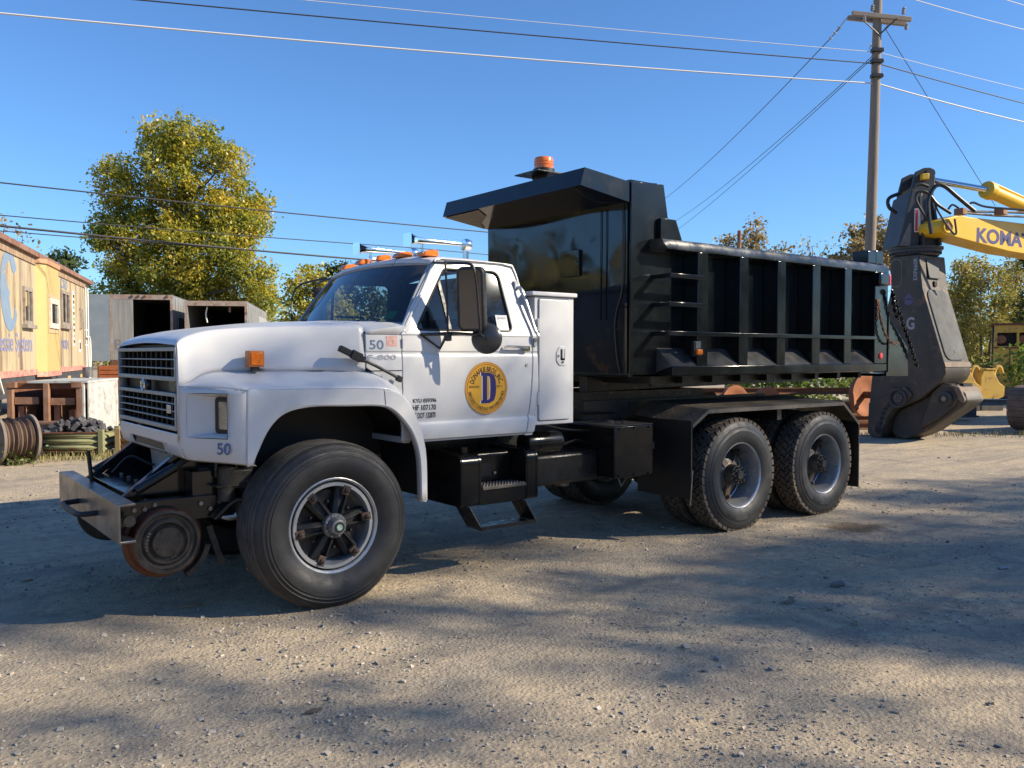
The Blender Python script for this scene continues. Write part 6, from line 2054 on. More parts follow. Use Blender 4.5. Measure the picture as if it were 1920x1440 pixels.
# trees to the right of the photographer, which dapple the yard and the truck with shade
SHADE = [  # where a bough stands between the sun and the yard: spot (x, y, z), bough radius, leafiness, distance up the sun's ray
    (1.91, -0.22, 0, 0.36, 1.0, 27), (2.11, -1.11, 0, 0.45, 2.2, 27), (2.30, -1.95, 0, 0.45, 2.2, 27), (2.65, -2.6, 0, 0.5, 2.2, 27), (3.1, -3.2, 0, 0.5, 1.8, 27),
    (3.2, -1.0, 0, 0.60, 2.2, 28), (3.5, -2.0, 0, 0.70, 2.3, 28), (4.3, -1.5, 0, 0.70, 2.4, 28), (4.9, -2.3, 0, 0.8, 2.3, 28), (5.9, -1.9, 0, 0.9, 2.3, 29), (5.3, -3.4, 0, 0.8, 1.8, 28),
    (6.3, -0.9, 0, 0.5, 1.2, 29), (7.2, -0.2, 0, 0.6, 1.4, 29), (7.9, -1.0, 0, 0.75, 1.6, 29), (8.9, -0.5, 0, 0.7, 1.5, 29), (7.4, -2.4, 0, 0.8, 1.4, 29), (9.2, -1.9, 0, 0.8, 1.5, 29), (10.4, -1.0, 0, 0.7, 1.4, 29),
    (0.40, -0.36, 0, 0.24, 0.9, 25), (0.87, -0.91, 0, 0.26, 1.1, 25), (0.98, -1.54, 0, 0.28, 1.2, 25), (1.21, -2.11, 0, 0.28, 1.2, 25), (1.30, -2.75, 0, 0.30, 1.1, 25),
    (-1.14, -1.0, 0, 0.20, 0.5, 24), (-0.78, -1.25, 0, 0.22, 0.6, 24), (-0.47, -1.65, 0, 0.24, 0.7, 24), (-1.7, -1.9, 0, 0.26, 0.5, 24), (-1.9, -0.9, 0, 0.22, 0.5, 24),
    (2.1, 0.1, 1.65, 0.50, 0.42, 32), (1.55, 0.1, 1.75, 0.45, 0.30, 32), (0.2, 0.2, 1.75, 0.40, 0.40, 31), (-0.62, 0.10, 1.45, 0.50, 1.1, 31), (0.05, 0.0, 1.45, 0.34, 0.55, 31), (0.75, 0.1, 1.35, 0.36, 1.0, 31), (0.35, 0.0, 0.45, 0.34, 0.6, 31), (-0.85, 0.30, 0.55, 0.52, 1.5, 31), (1.3, 0.1, 1.05, 0.30, 0.8, 31),
    (1.9, 0.1, 0.70, 0.50, 1.8, 32), (3.0, 0.1, 0.75, 0.50, 1.9, 32), (3.5, 0.0, 2.0, 0.6, 0.7, 33), (4.8, 0.0, 2.0, 0.8, 0.7, 33), (6.2, 0.0, 2.1, 0.7, 0.7, 33), (4.2, -0.1, 0.65, 0.45, 0.9, 32), (5.7, -0.1, 0.65, 0.5, 1.0, 32)]
boughs = [(Vector(q[:3]) + sun_dir * q[5], q[3], max(3, int(26 * q[3] ** 2 * q[4]) + 1)) for q in SHADE]
GROUPS = [range(0, 5), range(5, 11), range(11, 18), range(18, 23), range(23, 28), range(30, 37), list(range(28, 30)) + list(range(37, 44))]
shade_labels = ['dense roadside tree right of the photographer outside the picture', 'broad roadside tree outside the picture at the right', 'roadside tree nearest the excavator outside the picture', 'slender roadside tree close to the photographer outside the picture',
                'small roadside tree beside the photographer outside the picture', 'tall roadside tree outside the picture, level with the hood', 'tallest roadside tree outside the picture, level with the dump bed']
for i, gp in enumerate(GROUPS):
    bs_ = [boughs[k] for k in gp]
    bx, by = sum(b[0].x for b in bs_) / len(bs_), sum(b[0].y for b in bs_) / len(bs_)
    rel = Vector((bx, by, 0)) - Vector((CAM.x, CAM.y, 0))
    ub, db_ = rel.dot(RGT), rel.dot(FWD)
    lo = []
    for c, r, n in bs_:
        q = Vector((c.x - bx, c.y - by, 0))
        lo.append((q.dot(RGT), q.dot(FWD), c.z, r, n))
    tree('roadside_tree', shade_labels[i], ub, db_, lo, 0, 24, 0.20, 0.125, LEAF_OLV, (0.17, 0.18, 0.17, 0.07, 0.06, 0.09, 0.13)[i], 200 + i * 3, group='roadside trees outside the picture', fork=0.5)

# the wood beyond the yard
wr = np.random.default_rng(9)
wc = []
for i in range(900):
    k = wr.uniform(-0.75, 0.75)
    d = wr.uniform(85, 130)
    top = 5.5 + 2.0 * noise.noise(Vector((k * 9, 0.3, 0)))
    p = yard(k * d, d, wr.uniform(0.3, max(1.5, top)))
    wc.append(tuple(p))
for i in range(1500):                                 # the belt goes on round the yard, left, behind and right of the photographer
    a = wr.uniform(radians(52), radians(308))           # bearing from straight ahead, clockwise
    right = a < pi
    base = 34 if right else 27
    d = base + 10 * wr.random() + (26 if abs(a - pi) < 0.5 else 0)
    top = (8.2 if right else 4.6) + 2.6 * noise.noise(Vector((a * 7, 2.3, 0)))
    p = yard(d * sin(a), d * cos(a), wr.uniform(0.3, max(1.5, top)))
    if right and 0.3 < d * cos(a) / d < 0.62:
        continue
    wc.append(tuple(p))
wood = leaf_cloud('distant_wood', wc, 22, 1.1, 0.75, LEAF_OLV, None, 12)
tag(wood, 'distant belt of olive woodland closing the yard behind everything', 'woodland', kind='stuff')
# leafy scrub behind the rail pile and by the old machine
def scrub(name, label, u, d, w, h, n, size, m, seed):
    p = yard(u, d)
    r = np.random.default_rng(seed)
    root = empty(name, (p.x, p.y, -0.03), CAM_RZ)
    tag(root, label, 'bush')
    c = [(r.normal() * w * 0.4, r.normal() * w * 0.3, h * (0.15 + 0.8 * r.random())) for _ in range(n)]
    leaf_cloud('leaves', c, 14, 0.10 + 0.06 * h, size, m, root, seed)
    st_ = MB()
    for q in c[::3]:
        st_.tube([(q[0] * 0.2, q[1] * 0.2, 0), (q[0] * 0.7, q[1] * 0.7, q[2] * 0.6), q], [0.018, 0.012, 0.005], 4, cap=False)
    st_.build('stems', BARK, root, weld=False)


scrub('leafy_bush', 'bright leafy bush in front of the old yellow machine', 16.3, 27.0, 1.0, 1.9, 42, 0.15, LEAF_BRT, 301)
scrub('leafy_bush', 'sunlit yellow-green scrub seen under the dump bed behind the rails', 7.6, 24.0, 2.2, 1.3, 120, 0.14, LEAF_BRT, 303)
scrub('leafy_bush', 'dark scrub behind the two yellow buckets', 12.9, 30.0, 2.6, 1.9, 110, 0.15, LEAF_OLV, 305)
scrub('leafy_bush', 'tiny green weed beside the wooden cable reel', -7.45, 12.75, 0.16, 0.16, 14, 0.05, LEAF_BRT, 307)

# ------------------------------------------------------------------ utility pole and wires
PD = 24.0
pole = empty('utility_pole', yard(9.96, PD), CAM_RZ)
tag(pole, 'tall weathered wooden utility pole with double cross-arm behind the dump bed', 'utility pole')
WOODP = mat('weathered_pole_wood', (0.27, 0.215, 0.165), 0.9, var=(0.19, 0.16, 0.135), scale=5.0, bump=0.5, bscale=20.0, stretch=(3, 3, 0.25), dirt=(0.36, 0.20, 0.10), dirt_amt=0.25, dirt_scale=4.0)
MB().tube([(-0.02 * 0, 0, 0), (0.05, 0, 4), (0.13, 0, 8), (0.20, 0, 13.2)], [0.165, 0.150, 0.130, 0.105], 16).build('pole', WOODP, pole)
za = 10.95
for yy in (-0.16, 0.16):
    MB().box(-0.80, 0.84, yy - 0.05, yy + 0.05, -0.06, 0.06, Matrix.Translation((0.20, 0, za)) @ Matrix.Rotation(radians(6), 4, 'Y')).build('cross_arm', mat('cross_arm_wood', (0.36, 0.30, 0.24), 0.9, var=(0.26, 0.21, 0.17), scale=6.0, stretch=(0.3, 3, 3)) if yy < 0 else bpy.data.materials['cross_arm_wood'], pole, bevel=0.01)
MB().box(-0.5, 0.5, -0.07, 0.07, 11.72, 11.84).build('cross_arm', bpy.data.materials['cross_arm_wood'], pole)
for x0 in (-0.35, 0.62):
    MB().tube([(x0, -0.2, za - 0.08), (0.17, -0.14, za - 0.50)], 0.022, 5).build('arm_brace', M['hub'], pole)
CER = mat('grey_insulator', (0.30, 0.30, 0.31), 0.25)
for (a, b) in (((-0.62, 0.0, za + 0.08), (-0.98, 0.6, za - 0.42)), ((0.55, 0.2, za - 0.1), (0.28, 0.8, za - 0.55)), ((1.0, 0.0, za - 0.12), (0.92, -0.1, za - 0.34)), ((-0.05, -0.16, za + 0.06), (-0.03, -0.16, za + 0.32)), ((0.80, -0.16, za - 0.04), (0.84, -0.16, za + 0.26)), ((-0.28, -0.2, za + 0.05), (-0.28, -0.2, za - 0.16))):
    A_, B_ = Vector(a), Vector(b)
    mb = MB().tube([A_, B_], 0.014, 6)
    for k in range(3):
        c = A_.lerp(B_, 0.45 + 0.2 * k)
        dn = (B_ - A_).normalized()
        mb.cyl(c - dn * 0.018, c + dn * 0.018, 0.055, 10, r2=0.04)
    mb.build('insulator', CER, pole)
for z in (9.35, 9.75, 10.05):
    MB().box(-0.02, 0.30, -0.18, 0.0, z - 0.05, z + 0.05).build('wire_clamp', M['hub'], pole, bevel=0.01)


WIRE = mat('dark_wire', (0.03, 0.03, 0.034), 0.6)
WIREP = mat('pale_aluminium_wire', (0.62, 0.60, 0.58), 0.5)


def wire(label, pts, r, m, sag=0.0):
    """pts: (px bearing, height angle in px, distance) of the wire's fixed points in the yard."""
    P = []
    for a, b, d in pts:
        q = yard((a - 960) / FPX * d, d, 1.65 + (664 - b) * d / FPX)
        P.append(q)
    out = []
    for a, b in zip(P, P[1:]):
        for i in range(20):
            t = i / 20
            q = a.lerp(b, t)
            q.z -= sag * 4 * t * (1 - t)
            out.append(q)
    out.append(P[-1])
    o = MB().tube(out, r, 5, cap=False).build('overhead_wire', m, None, weld=False)
    tag(o, label, 'wire', 'overhead wires')


wire('pale overhead wire, lowest of the three reaching the pole from the left', [(-160, 18, 17), (1637, 163, PD), (2080, 268, 30)], 0.020, WIREP, 0.10)
wire('dark overhead wire, middle of the three reaching the pole from the left', [(-160, -30, 17), (1640, 127, PD), (2080, 240, 30)], 0.016, WIRE, 0.05)
wire('thin overhead wire, highest of the three reaching the pole from the left', [(-160, -62, 17), (1640, 106, PD), (2080, 212, 30)], 0.009, WIREP, 0.05)
wire('upper dark wire crossing in front of the big yellow-green tree', [(-120, 331, 24), (930, 438, 35), (1900, 548, 74)], 0.022, WIRE, 0.05)
wire('second dark wire crossing the big tree, above the thick cable', [(-120, 394, 26), (780, 466, 36), (1900, 566, 80)], 0.018, WIRE, 0.05)
wire('thick black cable crossing the big tree above the trailers', [(-120, 412, 26), (700, 489, 36), (1900, 584, 80)], 0.036, WIRE, 0.05)
wire('thin cable just under the thick black cable by the trailers', [(-120, 424, 26), (500, 472, 33), (700, 489, 36.0)], 0.018, WIRE, 0.02)
wire('pale wire low on the right behind the shear', [(1640, 522, 70), (2000, 575, 90)], 0.03, WIREP, 0.1)
wire('thin wire running from the cross-arm down to the left above the dump guard', [(1566, 62, 24.6), (1240, 378, 60)], 0.014, WIRE, 0.3)
wire('thin wire from the pole down to the left, upper of the close pair', [(1632, 108, 24.4), (1262, 418, 62)], 0.012, WIRE, 0.3)
wire('thin wire from the pole down to the left, lower of the close pair', [(1632, 112, 24.4), (1266, 434, 62)], 0.012, WIRE, 0.2)
wire('guy wire slanting down right from the pole towards the yellow boom', [(1650, 62, 24.0), (1860, 388, 30.0)], 0.010, WIRE, 0.0)
wire('wire leaving the top of the pole to the right', [(1650, -6, 24), (2080, 102, 31)], 0.012, WIREP, 0.1)
wire('wire crossing the upper right corner of the sky', [(1780, -20, 25), (2080, 62, 31)], 0.012, WIREP, 0.1)
# ================================================================== right side of the yard
YEL = mat('machine_yellow', (0.74, 0.44, 0.015), 0.42, var=(0.70, 0.41, 0.018), scale=2.0, coat=0.2, dirt=(0.30, 0.20, 0.10), dirt_amt=0.12, dirt_scale=6)
YELO = mat('worn_machine_yellow', (0.58, 0.37, 0.055), 0.7, var=(0.48, 0.31, 0.07), scale=2.0, dirt=(0.16, 0.08, 0.035), dirt_amt=0.5, dirt_scale=4.0, bump=0.15, bscale=12)
SHB = mat('shear_black_paint', (0.030, 0.031, 0.034), 0.5, var=(0.05, 0.05, 0.052), scale=2.4, dirt=(0.13, 0.10, 0.075), dirt_amt=0.25, dirt_scale=5.0, bump=0.1, bscale=12)
SHW = mat('scraped_shear_steel', (0.040, 0.038, 0.036), 0.55, var=(0.075, 0.062, 0.050), scale=2.6, dirt=(0.15, 0.10, 0.068), dirt_amt=0.52, dirt_scale=3.2, bump=0.3, bscale=14, metal=0.2)
SHR = mat('worn_bright_shear_steel', (0.20, 0.155, 0.12), 0.75, var=(0.14, 0.095, 0.068), scale=4.0, metal=0.0, dirt=(0.20, 0.095, 0.045), dirt_amt=0.4, dirt_scale=5.0)
PANEL = mat('scuffed_grey_plate', (0.16, 0.165, 0.165), 0.85, var=(0.105, 0.108, 0.11), scale=3.0, spec=0.15, dirt=(0.19, 0.15, 0.115), dirt_amt=0.3, dirt_scale=6)

ex = local_root('excavator', 7.69, 16.2, (0.57, -0.82))
tag(ex, 'yellow excavator arm carrying a big black steel shear at the right edge', 'excavator')
KS = 0.00408                                          # metres per unit of the outline below


def S(x, y):
    """Shear outline in its own side plane: x to the right, z up."""
    return ((x - 345) * 0.00428, 5.205 - (y - 65) * KS * 0.985)


def plate(name, pts, y0, y1, m, parent, bevel=0.012):
    return MB().prism([S(*p) for p in pts], 1, y0, y1).build(name, m, parent, bevel=bevel)


body_pts = [(205, 480), (345, 480), (362, 640), (470, 1005), (472, 1040), (455, 1072), (360, 1160), (245, 1215), (218, 1260), (190, 1345), (165, 1372), (118, 1338), (116, 1190), (128, 1040), (215, 640)]
plate('shear_body', body_pts, 0.0, 0.92, SHW, ex, 0.02)
plate('jaw_cheek', [(120, 1190), (215, 1150), (232, 1110), (300, 1105), (330, 1140), (300, 1185), (245, 1212), (214, 1258), (188, 1344), (164, 1374), (116, 1340)], -0.05, -0.003, SHW, ex, 0.012)
for i, (x, y, r) in enumerate(((236, 1180, 9), (222, 1195, 9), (206, 1212, 10), (194, 1235, 10), (188, 1260, 10), (183, 1285, 10), (172, 1318, 18))):
    c = S(x, y)
    MB().lathe([(0, -0.052), (r * KS, -0.053), (r * KS * 1.2, -0.049)], 1, (c[0], 0, c[1]), 14).build('blade_bolt', M['dark'], ex)
c = S(268, 1160)
MB().lathe([(0, -0.075), (0.09, -0.075), (0.10, -0.06), (0.135, -0.055), (0.15, -0.10), (0.175, -0.10), (0.18, -0.045)], 1, (c[0], 0, c[1]), 28).build('pivot_cap', SHB, ex)
mb = MB()
for i in range(8):
    a = 2 * pi * i / 8
    mb.cyl((c[0] + 0.065 * cos(a), -0.074, c[1] + 0.065 * sin(a)), (c[0] + 0.065 * cos(a), -0.086, c[1] + 0.065 * sin(a)), 0.012, 6)
mb.build('pivot_bolts', M['steel'], ex)
jaw = [(240, 1222), (372, 1150), (425, 1105), (440, 1086), (500, 1090), (540, 1130), (548, 1165), (530, 1190), (440, 1262), (380, 1312), (330, 1340), (262, 1368), (214, 1345), (205, 1318), (214, 1262)]
plate('lower_jaw', jaw, 0.16, 0.74, SHW, ex, 0.03)
plate('jaw_cheek', [(372, 1220), (402, 1130), (440, 1090), (500, 1100), (520, 1150), (498, 1190), (430, 1250), (345, 1305)], 0.10, 0.158, SHW, ex, 0.012)
c = S(465, 1155)
MB().lathe([(0, 0.02), (0.055, 0.02), (0.06, 0.04), (0.10, 0.045), (0.105, 0.03), (0.135, 0.035), (0.14, 0.10)], 1, (c[0], 0, c[1]), 24).build('jaw_pin', SHB, ex)
MB().lathe([(0, 0.012), (0.042, 0.012), (0.045, 0.022)], 1, (c[0], 0, c[1]), 18).build('jaw_pin_end', M['steel'], ex)
p0, p1, p2 = S(476, 1088), S(520, 1100), S(546, 1160)
MB().prism(round_poly([p0, p1, p2, (p2[0] - 0.05, p2[1] - 0.06), (p0[0] - 0.02, p0[1] - 0.09)], 0.04, 4), 1, 0.10, 0.80).build('jaw_link', SHR, ex, bevel=0.015)
MB().box(p0[0] + 0.02, p1[0] - 0.02, 0.30, 0.62, p1[1] - 0.02, p0[1] + 0.012).build('jaw_link_slot', M['dark'], ex)
# scuffed plate on the sunlit back face of the shear
e0, e1 = Vector((S(362, 640)[0], 0, S(362, 640)[1])), Vector((S(470, 1005)[0], 0, S(470, 1005)[1]))
ey_ = (e0 - e1).normalized()
nrm_ = Vector((0, 1, 0)).cross(ey_)
nrm_ = nrm_ if nrm_.x > 0 else -nrm_
T_ = frame(tuple(e1), (0, 1, 0), tuple(ey_), tuple(nrm_))
Lh = (e0 - e1).length
v, f = shape2d([rrect(0.10, 0.80, 0.12, Lh - 0.03, 0.16, 6)], 0.008, 0.006)
MB().add(v, f, T_ @ Matrix.Translation((0, 0, 0.010))).build('inspection_plate', PANEL, ex)
for y, z in ((0.45, 0.28), (0.45, Lh - 0.2)):
    MB().box(y - 0.012, y + 0.012, z - 0.035, z + 0.035, 0.018, 0.030, T_).build('plate_slot', M['dark'], ex)
v, f = shape2d([rrect(0.0, 0.92, -0.02, 0.075, 0.01)], 0.004, 0.0)
MB().add(v, f, T_ @ Matrix.Translation((0, 0, 0.006))).build('worn_heel', SHR, ex)
b0, b1 = S(345, 480), S(362, 640)
MB().hexa([(b0[0] + 0.004, 0.22, b0[1] - 0.06), (b0[0] + 0.004, 0.62, b0[1] - 0.06), (b1[0] + 0.002, 0.62, b1[1] + 0.2), (b1[0] + 0.002, 0.22, b1[1] + 0.2)],
          [(b0[0] + 0.02, 0.22, b0[1] - 0.06), (b0[0] + 0.02, 0.62, b0[1] - 0.06), (b1[0] + 0.018, 0.62, b1[1] + 0.2), (b1[0] + 0.018, 0.22, b1[1] + 0.2)]).build('upper_plate', SHB, ex, bevel=0.01)
MB().box(b1[0] - 0.02, b1[0] + 0.02, 0.40, 0.50, b1[1] + 0.05, b1[1] + 0.15, Matrix.Identity(4)).build('grease_port', M['dark'], ex, bevel=0.005)
# recess and lettering on the shaded side
a0, a1 = S(212, 492), S(268, 628)
v, f = shape2d([rrect(a0[0], a1[0], a1[1], a0[1], 0.10, 5), rrect(a0[0] + 0.02, a1[0] - 0.02, a1[1] + 0.02, a0[1] - 0.02, 0.09, 5)])
MB().add(v, f, frame((0, -0.004, 0), (1, 0, 0), (0, 0, 1))).build('recess_rim', SHR, ex, smooth=0)
t0 = S(334, 600)
v, f = text2d('EXP660R', 0.075, 0, 0.42, 0.02)
MB().add(v, f, frame((t0[0] + 0.02, -0.004, t0[1]), (0, 0, 1), (-1, 0, 0))).build('lettering', mat('pale_shear_lettering', (0.30, 0.31, 0.36), 0.5), ex, smooth=0, weld=False)
t0 = S(330, 830)
v, f = text2d('G', 0.22, 0, 0.16, 0.03)
MB().add(v, f, frame((t0[0] - 0.16, -0.004, t0[1]), (1, 0, 0), (0, 0, 1))).build('lettering', bpy.data.materials['pale_shear_lettering'], ex, smooth=0, weld=False)
t0 = S(300, 690)
v, f = shape2d([[(-0.10, 0.0), (0.0, 0.13), (0.10, 0.0), (0.0, 0.03)], [(-0.10, -0.02), (0.0, 0.0), (0.10, -0.02), (0.05, -0.10), (-0.05, -0.10)]])
MB().add(v, f, frame((t0[0], -0.004, t0[1]), (1, 0, 0), (0, 0, 1))).build('emblem', mat('faded_violet_emblem', (0.09, 0.08, 0.17), 0.5), ex, smooth=0)
# slewing ring and tapered mounting bracket
cx_, cy_ = -0.33, 0.44
zr0, zr1 = S(0, 478)[1], S(0, 436)[1]
MB().lathe([(0, zr0), (0.42, zr0), (0.44, zr0 + 0.03), (0.44, zr0 + 0.06), (0.47, zr0 + 0.065), (0.47, zr1 - 0.05), (0.50, zr1 - 0.045), (0.50, zr1), (0, zr1)], 2, (cx_, cy_, 0), 48).build('slewing_ring', SHB, ex, smooth=30)
mb = MB()
for i in range(36):
    a = 2 * pi * i / 36
    mb.cyl((cx_ + 0.455 * cos(a), cy_ + 0.455 * sin(a), zr0 + 0.035), (cx_ + 0.455 * cos(a), cy_ + 0.455 * sin(a), zr0 + 0.063), 0.014, 6)
mb.build('ring_bolts', M['dark'], ex, kind='stuff')
inv = (Matrix.Translation(ex.location) @ Matrix.Rotation(ex.rotation_euler.z, 4, 'Z')).inverted()
# the bracket swivels on the ring: x along its sunlit side, y into it
vv, rv = Vector((0.425, 0.905)), Vector((0.905, -0.425))
bx_, by_ = rv * cos(radians(24)) + vv * sin(radians(24)), rv * -sin(radians(24)) + vv * cos(radians(24))
wbx, wby = RGT * bx_.x + FWD * bx_.y, RGT * by_.x + FWD * by_.y
cw = (Matrix.Translation(ex.location) @ Matrix.Rotation(ex.rotation_euler.z, 4, 'Z')) @ Vector((cx_, cy_, 0))
TB = inv @ frame(tuple(cw - wbx * 0.50 - wby * 0.40), tuple(wbx), tuple(wby), (0, 0, 1))
zz = lambda y: S(0, y)[1]
zt, zb = zz(172), zr1
MB().hexa([(0, 0, zb), (0.40, 0, zb), (0.40, 0.78, zb), (0, 0.78, zb)], [(0.26, 0.03, zt), (0.46, 0.03, zt), (0.46, 0.75, zz(190)), (0.20, 0.75, zz(190))], TB).build('bracket_tower', SHB, ex, bevel=0.015)
for y in (0.04, 0.62):
    MB().prism([(0.24, zz(175)), (0.33, zz(86)), (0.48, zz(68)), (0.60, zz(66)), (0.68, zz(78)), (0.70, zz(110)), (0.66, zz(240)), (0.72, zz(300)), (0.84, zz(336)), (0.86, zz(390)), (0.80, zb + 0.01), (0.30, zb + 0.01)], 1, y, y + 0.07, TB).build('bracket_ear', SHB, ex, bevel=0.012)
for (x0, x1, xt) in ((0.42, 0.46, 0.40), (0.74, 0.78, 0.62)):
    MB().hexa([(x0, -0.10, zb), (x1, -0.10, zb), (x1, 0.04, zb), (x0, 0.04, zb)], [(xt, 0.02, zz(200)), (xt + 0.04, 0.02, zz(200)), (xt + 0.04, 0.04, zz(200)), (xt, 0.04, zz(200))], TB).build('bracket_web', SHB, ex)
MB().hexa([(0.02, -0.012, zb), (0.22, -0.012, zb), (0.22, 0.0, zb), (0.02, 0.0, zb)], [(0.20, 0.005, zz(330)), (0.25, 0.005, zz(330)), (0.25, 0.03, zz(330)), (0.20, 0.03, zz(330))], TB).build('bracket_web', mat('scuffed_bracket', (0.10, 0.10, 0.10), 0.5, var=(0.17, 0.16, 0.15), scale=5), ex)
pc = TB @ Vector((0.58, 0, zz(96)))
MB().cyl(TB @ Vector((0.58, -0.03, zz(96))), TB @ Vector((0.58, 0.78, zz(96))), 0.085, 20).build('bracket_pin', SHB, ex)
MB().box(0.40, 0.53, -0.08, 0.04, zz(128), zz(100), TB).build('pin_lock', YEL, ex, bevel=0.01)
MB().box(0.30, 0.45, -0.006, 0.030, zz(372), zz(262), TB).build('warning_label', M['paper'], ex)
MB().box(0.31, 0.36, -0.009, -0.0062, zz(368), zz(266), TB).build('warning_print', mat('warning_red', (0.55, 0.05, 0.05), 0.6), ex)
# arm and cylinder: they run off to the right, to the machine outside the picture
ux = Vector((0.90, 0.436, 0))                         # direction of the arm in yard terms (right, away)
wv = RGT * ux.x + FWD * ux.y
A0 = yard(8.0, 15.95, S(0, 362)[1])
TA = inv @ frame(tuple(A0), (wv.x, wv.y, 0), tuple(Vector((0, 0, 1)).cross(wv)), (0, 0, 1))
kz = 0.00402
outl = [(-0.10, 0.0), (-0.06, 0.11), (0.05, 0.16), (0.46, 0.26), (0.70, 0.235), (4.0, 0.20), (6.4, 0.10), (6.8, -0.25), (6.4, -0.55), (4.0, -0.46), (1.9, -0.36), (0.06, -0.14), (-0.05, -0.10)]
MB().prism(outl, 1, -0.02, 0.46, TA).build('arm', YEL, ex, bevel=0.02)
MB().cyl((0.10, -0.05, 0.02), (0.10, 0.50, 0.02), 0.135, 24, T=TA).build('arm_boss', YEL, ex, bevel=0.01)
MB().cyl((0.10, -0.07, 0.02), (0.10, -0.052, 0.02), 0.075, 18, T=TA).build('arm_pin', M['rustpale'], ex)
v, f = text2d('KOMATSU', 0.26, 0, 2.15, 0.035)
MB().add(v, f, TA @ frame((0.93, -0.0235, -0.215), (0.999, 0, -0.02), (0.02, 0, 0.999))).build('lettering', mat('arm_lettering_blue', (0.03, 0.03, 0.15), 0.5), ex, smooth=0, weld=False)
pr = TB @ Vector((0.58, 0.38, zz(100)))
q1 = inv @ yard(8.92, 16.15, zz(182))
q2 = inv @ yard(12.6, 17.9, zz(182) - 0.85)
MB().cyl(pr, q1, 0.058, 18).build('cylinder_rod', M['chrome'], ex)
MB().cyl(q1, q2, 0.125, 20).build('cylinder_barrel', YEL, ex)
dn = (q2 - q1).normalized()
MB().cyl(q1 - dn * 0.03, q1 + dn * 0.14, 0.165, 20).build('cylinder_gland', YEL, ex, bevel=0.02)
MB().tube([q1 + Vector((0, 0, 0.17)) + dn * 0.1, q1 + Vector((0, 0, 0.165)) + dn * 1.3, q2 + Vector((0, 0, 0.16))], 0.025, 8).build('cylinder_pipe', YEL, ex)
# hoses and pipes
def yp(px, py, d=15.55):
    return inv @ yard((px - 960) / FPX * d, d, 1.65 + (664 - py) * d / FPX)


for pts, r in (([(1742, 440), (1736, 400), (1736, 375), (1748, 352), (1765, 352), (1790, 372), (1822, 398)], 0.036), ([(1740, 420), (1722, 395), (1712, 375), (1718, 362), (1735, 365), (1752, 385), (1778, 402)], 0.028),
               ([(1735, 352), (1722, 348), (1712, 350)], 0.03), ([(1748, 385), (1755, 400), (1775, 430), (1788, 440), (1785, 412)], 0.018), ([(1772, 395), (1780, 386), (1792, 392)], 0.018), ([(1810, 386), (1820, 382), (1845, 390), (1920, 396)], 0.02)):
    MB().tube(cr([yp(*p) for p in pts], 5), r, 8).build('hydraulic_hose', M['hose'], ex)
MB().tube(cr([yp(1676, 402, 16.6), yp(1662, 390, 16.6), yp(1662, 374, 16.6), yp(1684, 364, 16.6)], 5), 0.035, 8).build('hydraulic_hose', M['hose'], ex)
for dz in (0, 7):
    MB().tube([yp(1800, 398 + dz * 0.4, 15.9), yp(1860, 399 + dz, 15.95), yp(2000, 404 + dz, 16.0)], 0.022, 8).build('steel_pipe', M['steel'], ex)
for px in (1793, 1868):
    MB().box(-0.07, 0.10, -0.06, 0.10, -0.05, 0.07, Matrix.Translation(yp(px, 400, 15.8))).build('pipe_clamp', M['rustpale'], ex, bevel=0.01)
# tracks and body at the edge of the picture and beyond it
TRK = mat('rusty_track', (0.13, 0.095, 0.07), 0.8, var=(0.20, 0.14, 0.10), scale=6)
und = MB()
U0 = inv @ yard(10.62, 17.9)
wx = RGT * 0.93 + FWD * 0.36
TU = inv @ frame(tuple(yard(10.88, 17.6)), (wx.x, wx.y, 0), tuple(Vector((0, 0, 1)).cross(wx)), (0, 0, 1))
ol_ = round_poly([(0, 0.0), (0, 0.98), (4.6, 0.98), (4.6, 0.0)], 0.45, 6)
MB().prism(ol_, 1, 0, 0.7, TU).build('track_frame', M['blackm'], ex)
LT = 0.0
pts_ = [Vector((p[0], p[1])) for p in ol_]
ii = 0
for a, b in zip(pts_, pts_[1:] + pts_[:1]):
    seg = (b - a).length
    nseg = max(1, int(round(seg / 0.19)))
    for k in range(nseg):
        m_ = a.lerp(b, (k + 0.5) / nseg)
        dr_ = (b - a).normalized()
        ang = atan2(dr_.y, dr_.x)
        MB().box(-0.085 if seg > 0.3 else -seg * 0.45, 0.085 if seg > 0.3 else seg * 0.45, -0.04, 0.74, -0.005, 0.045, TU @ Matrix.Translation((m_.x, 0, m_.y)) @ Matrix.Rotation(-ang, 4, 'Y') @ Matrix.Rotation(pi, 4, 'X') @ Matrix.Translation((0, -0.7, 0))).build('track_shoe', TRK, ex)
MB().box(4.2, 6.8, 0.3, 3.0, 1.2, 2.5, TU).build('machine_house', YEL, ex, bevel=0.06)

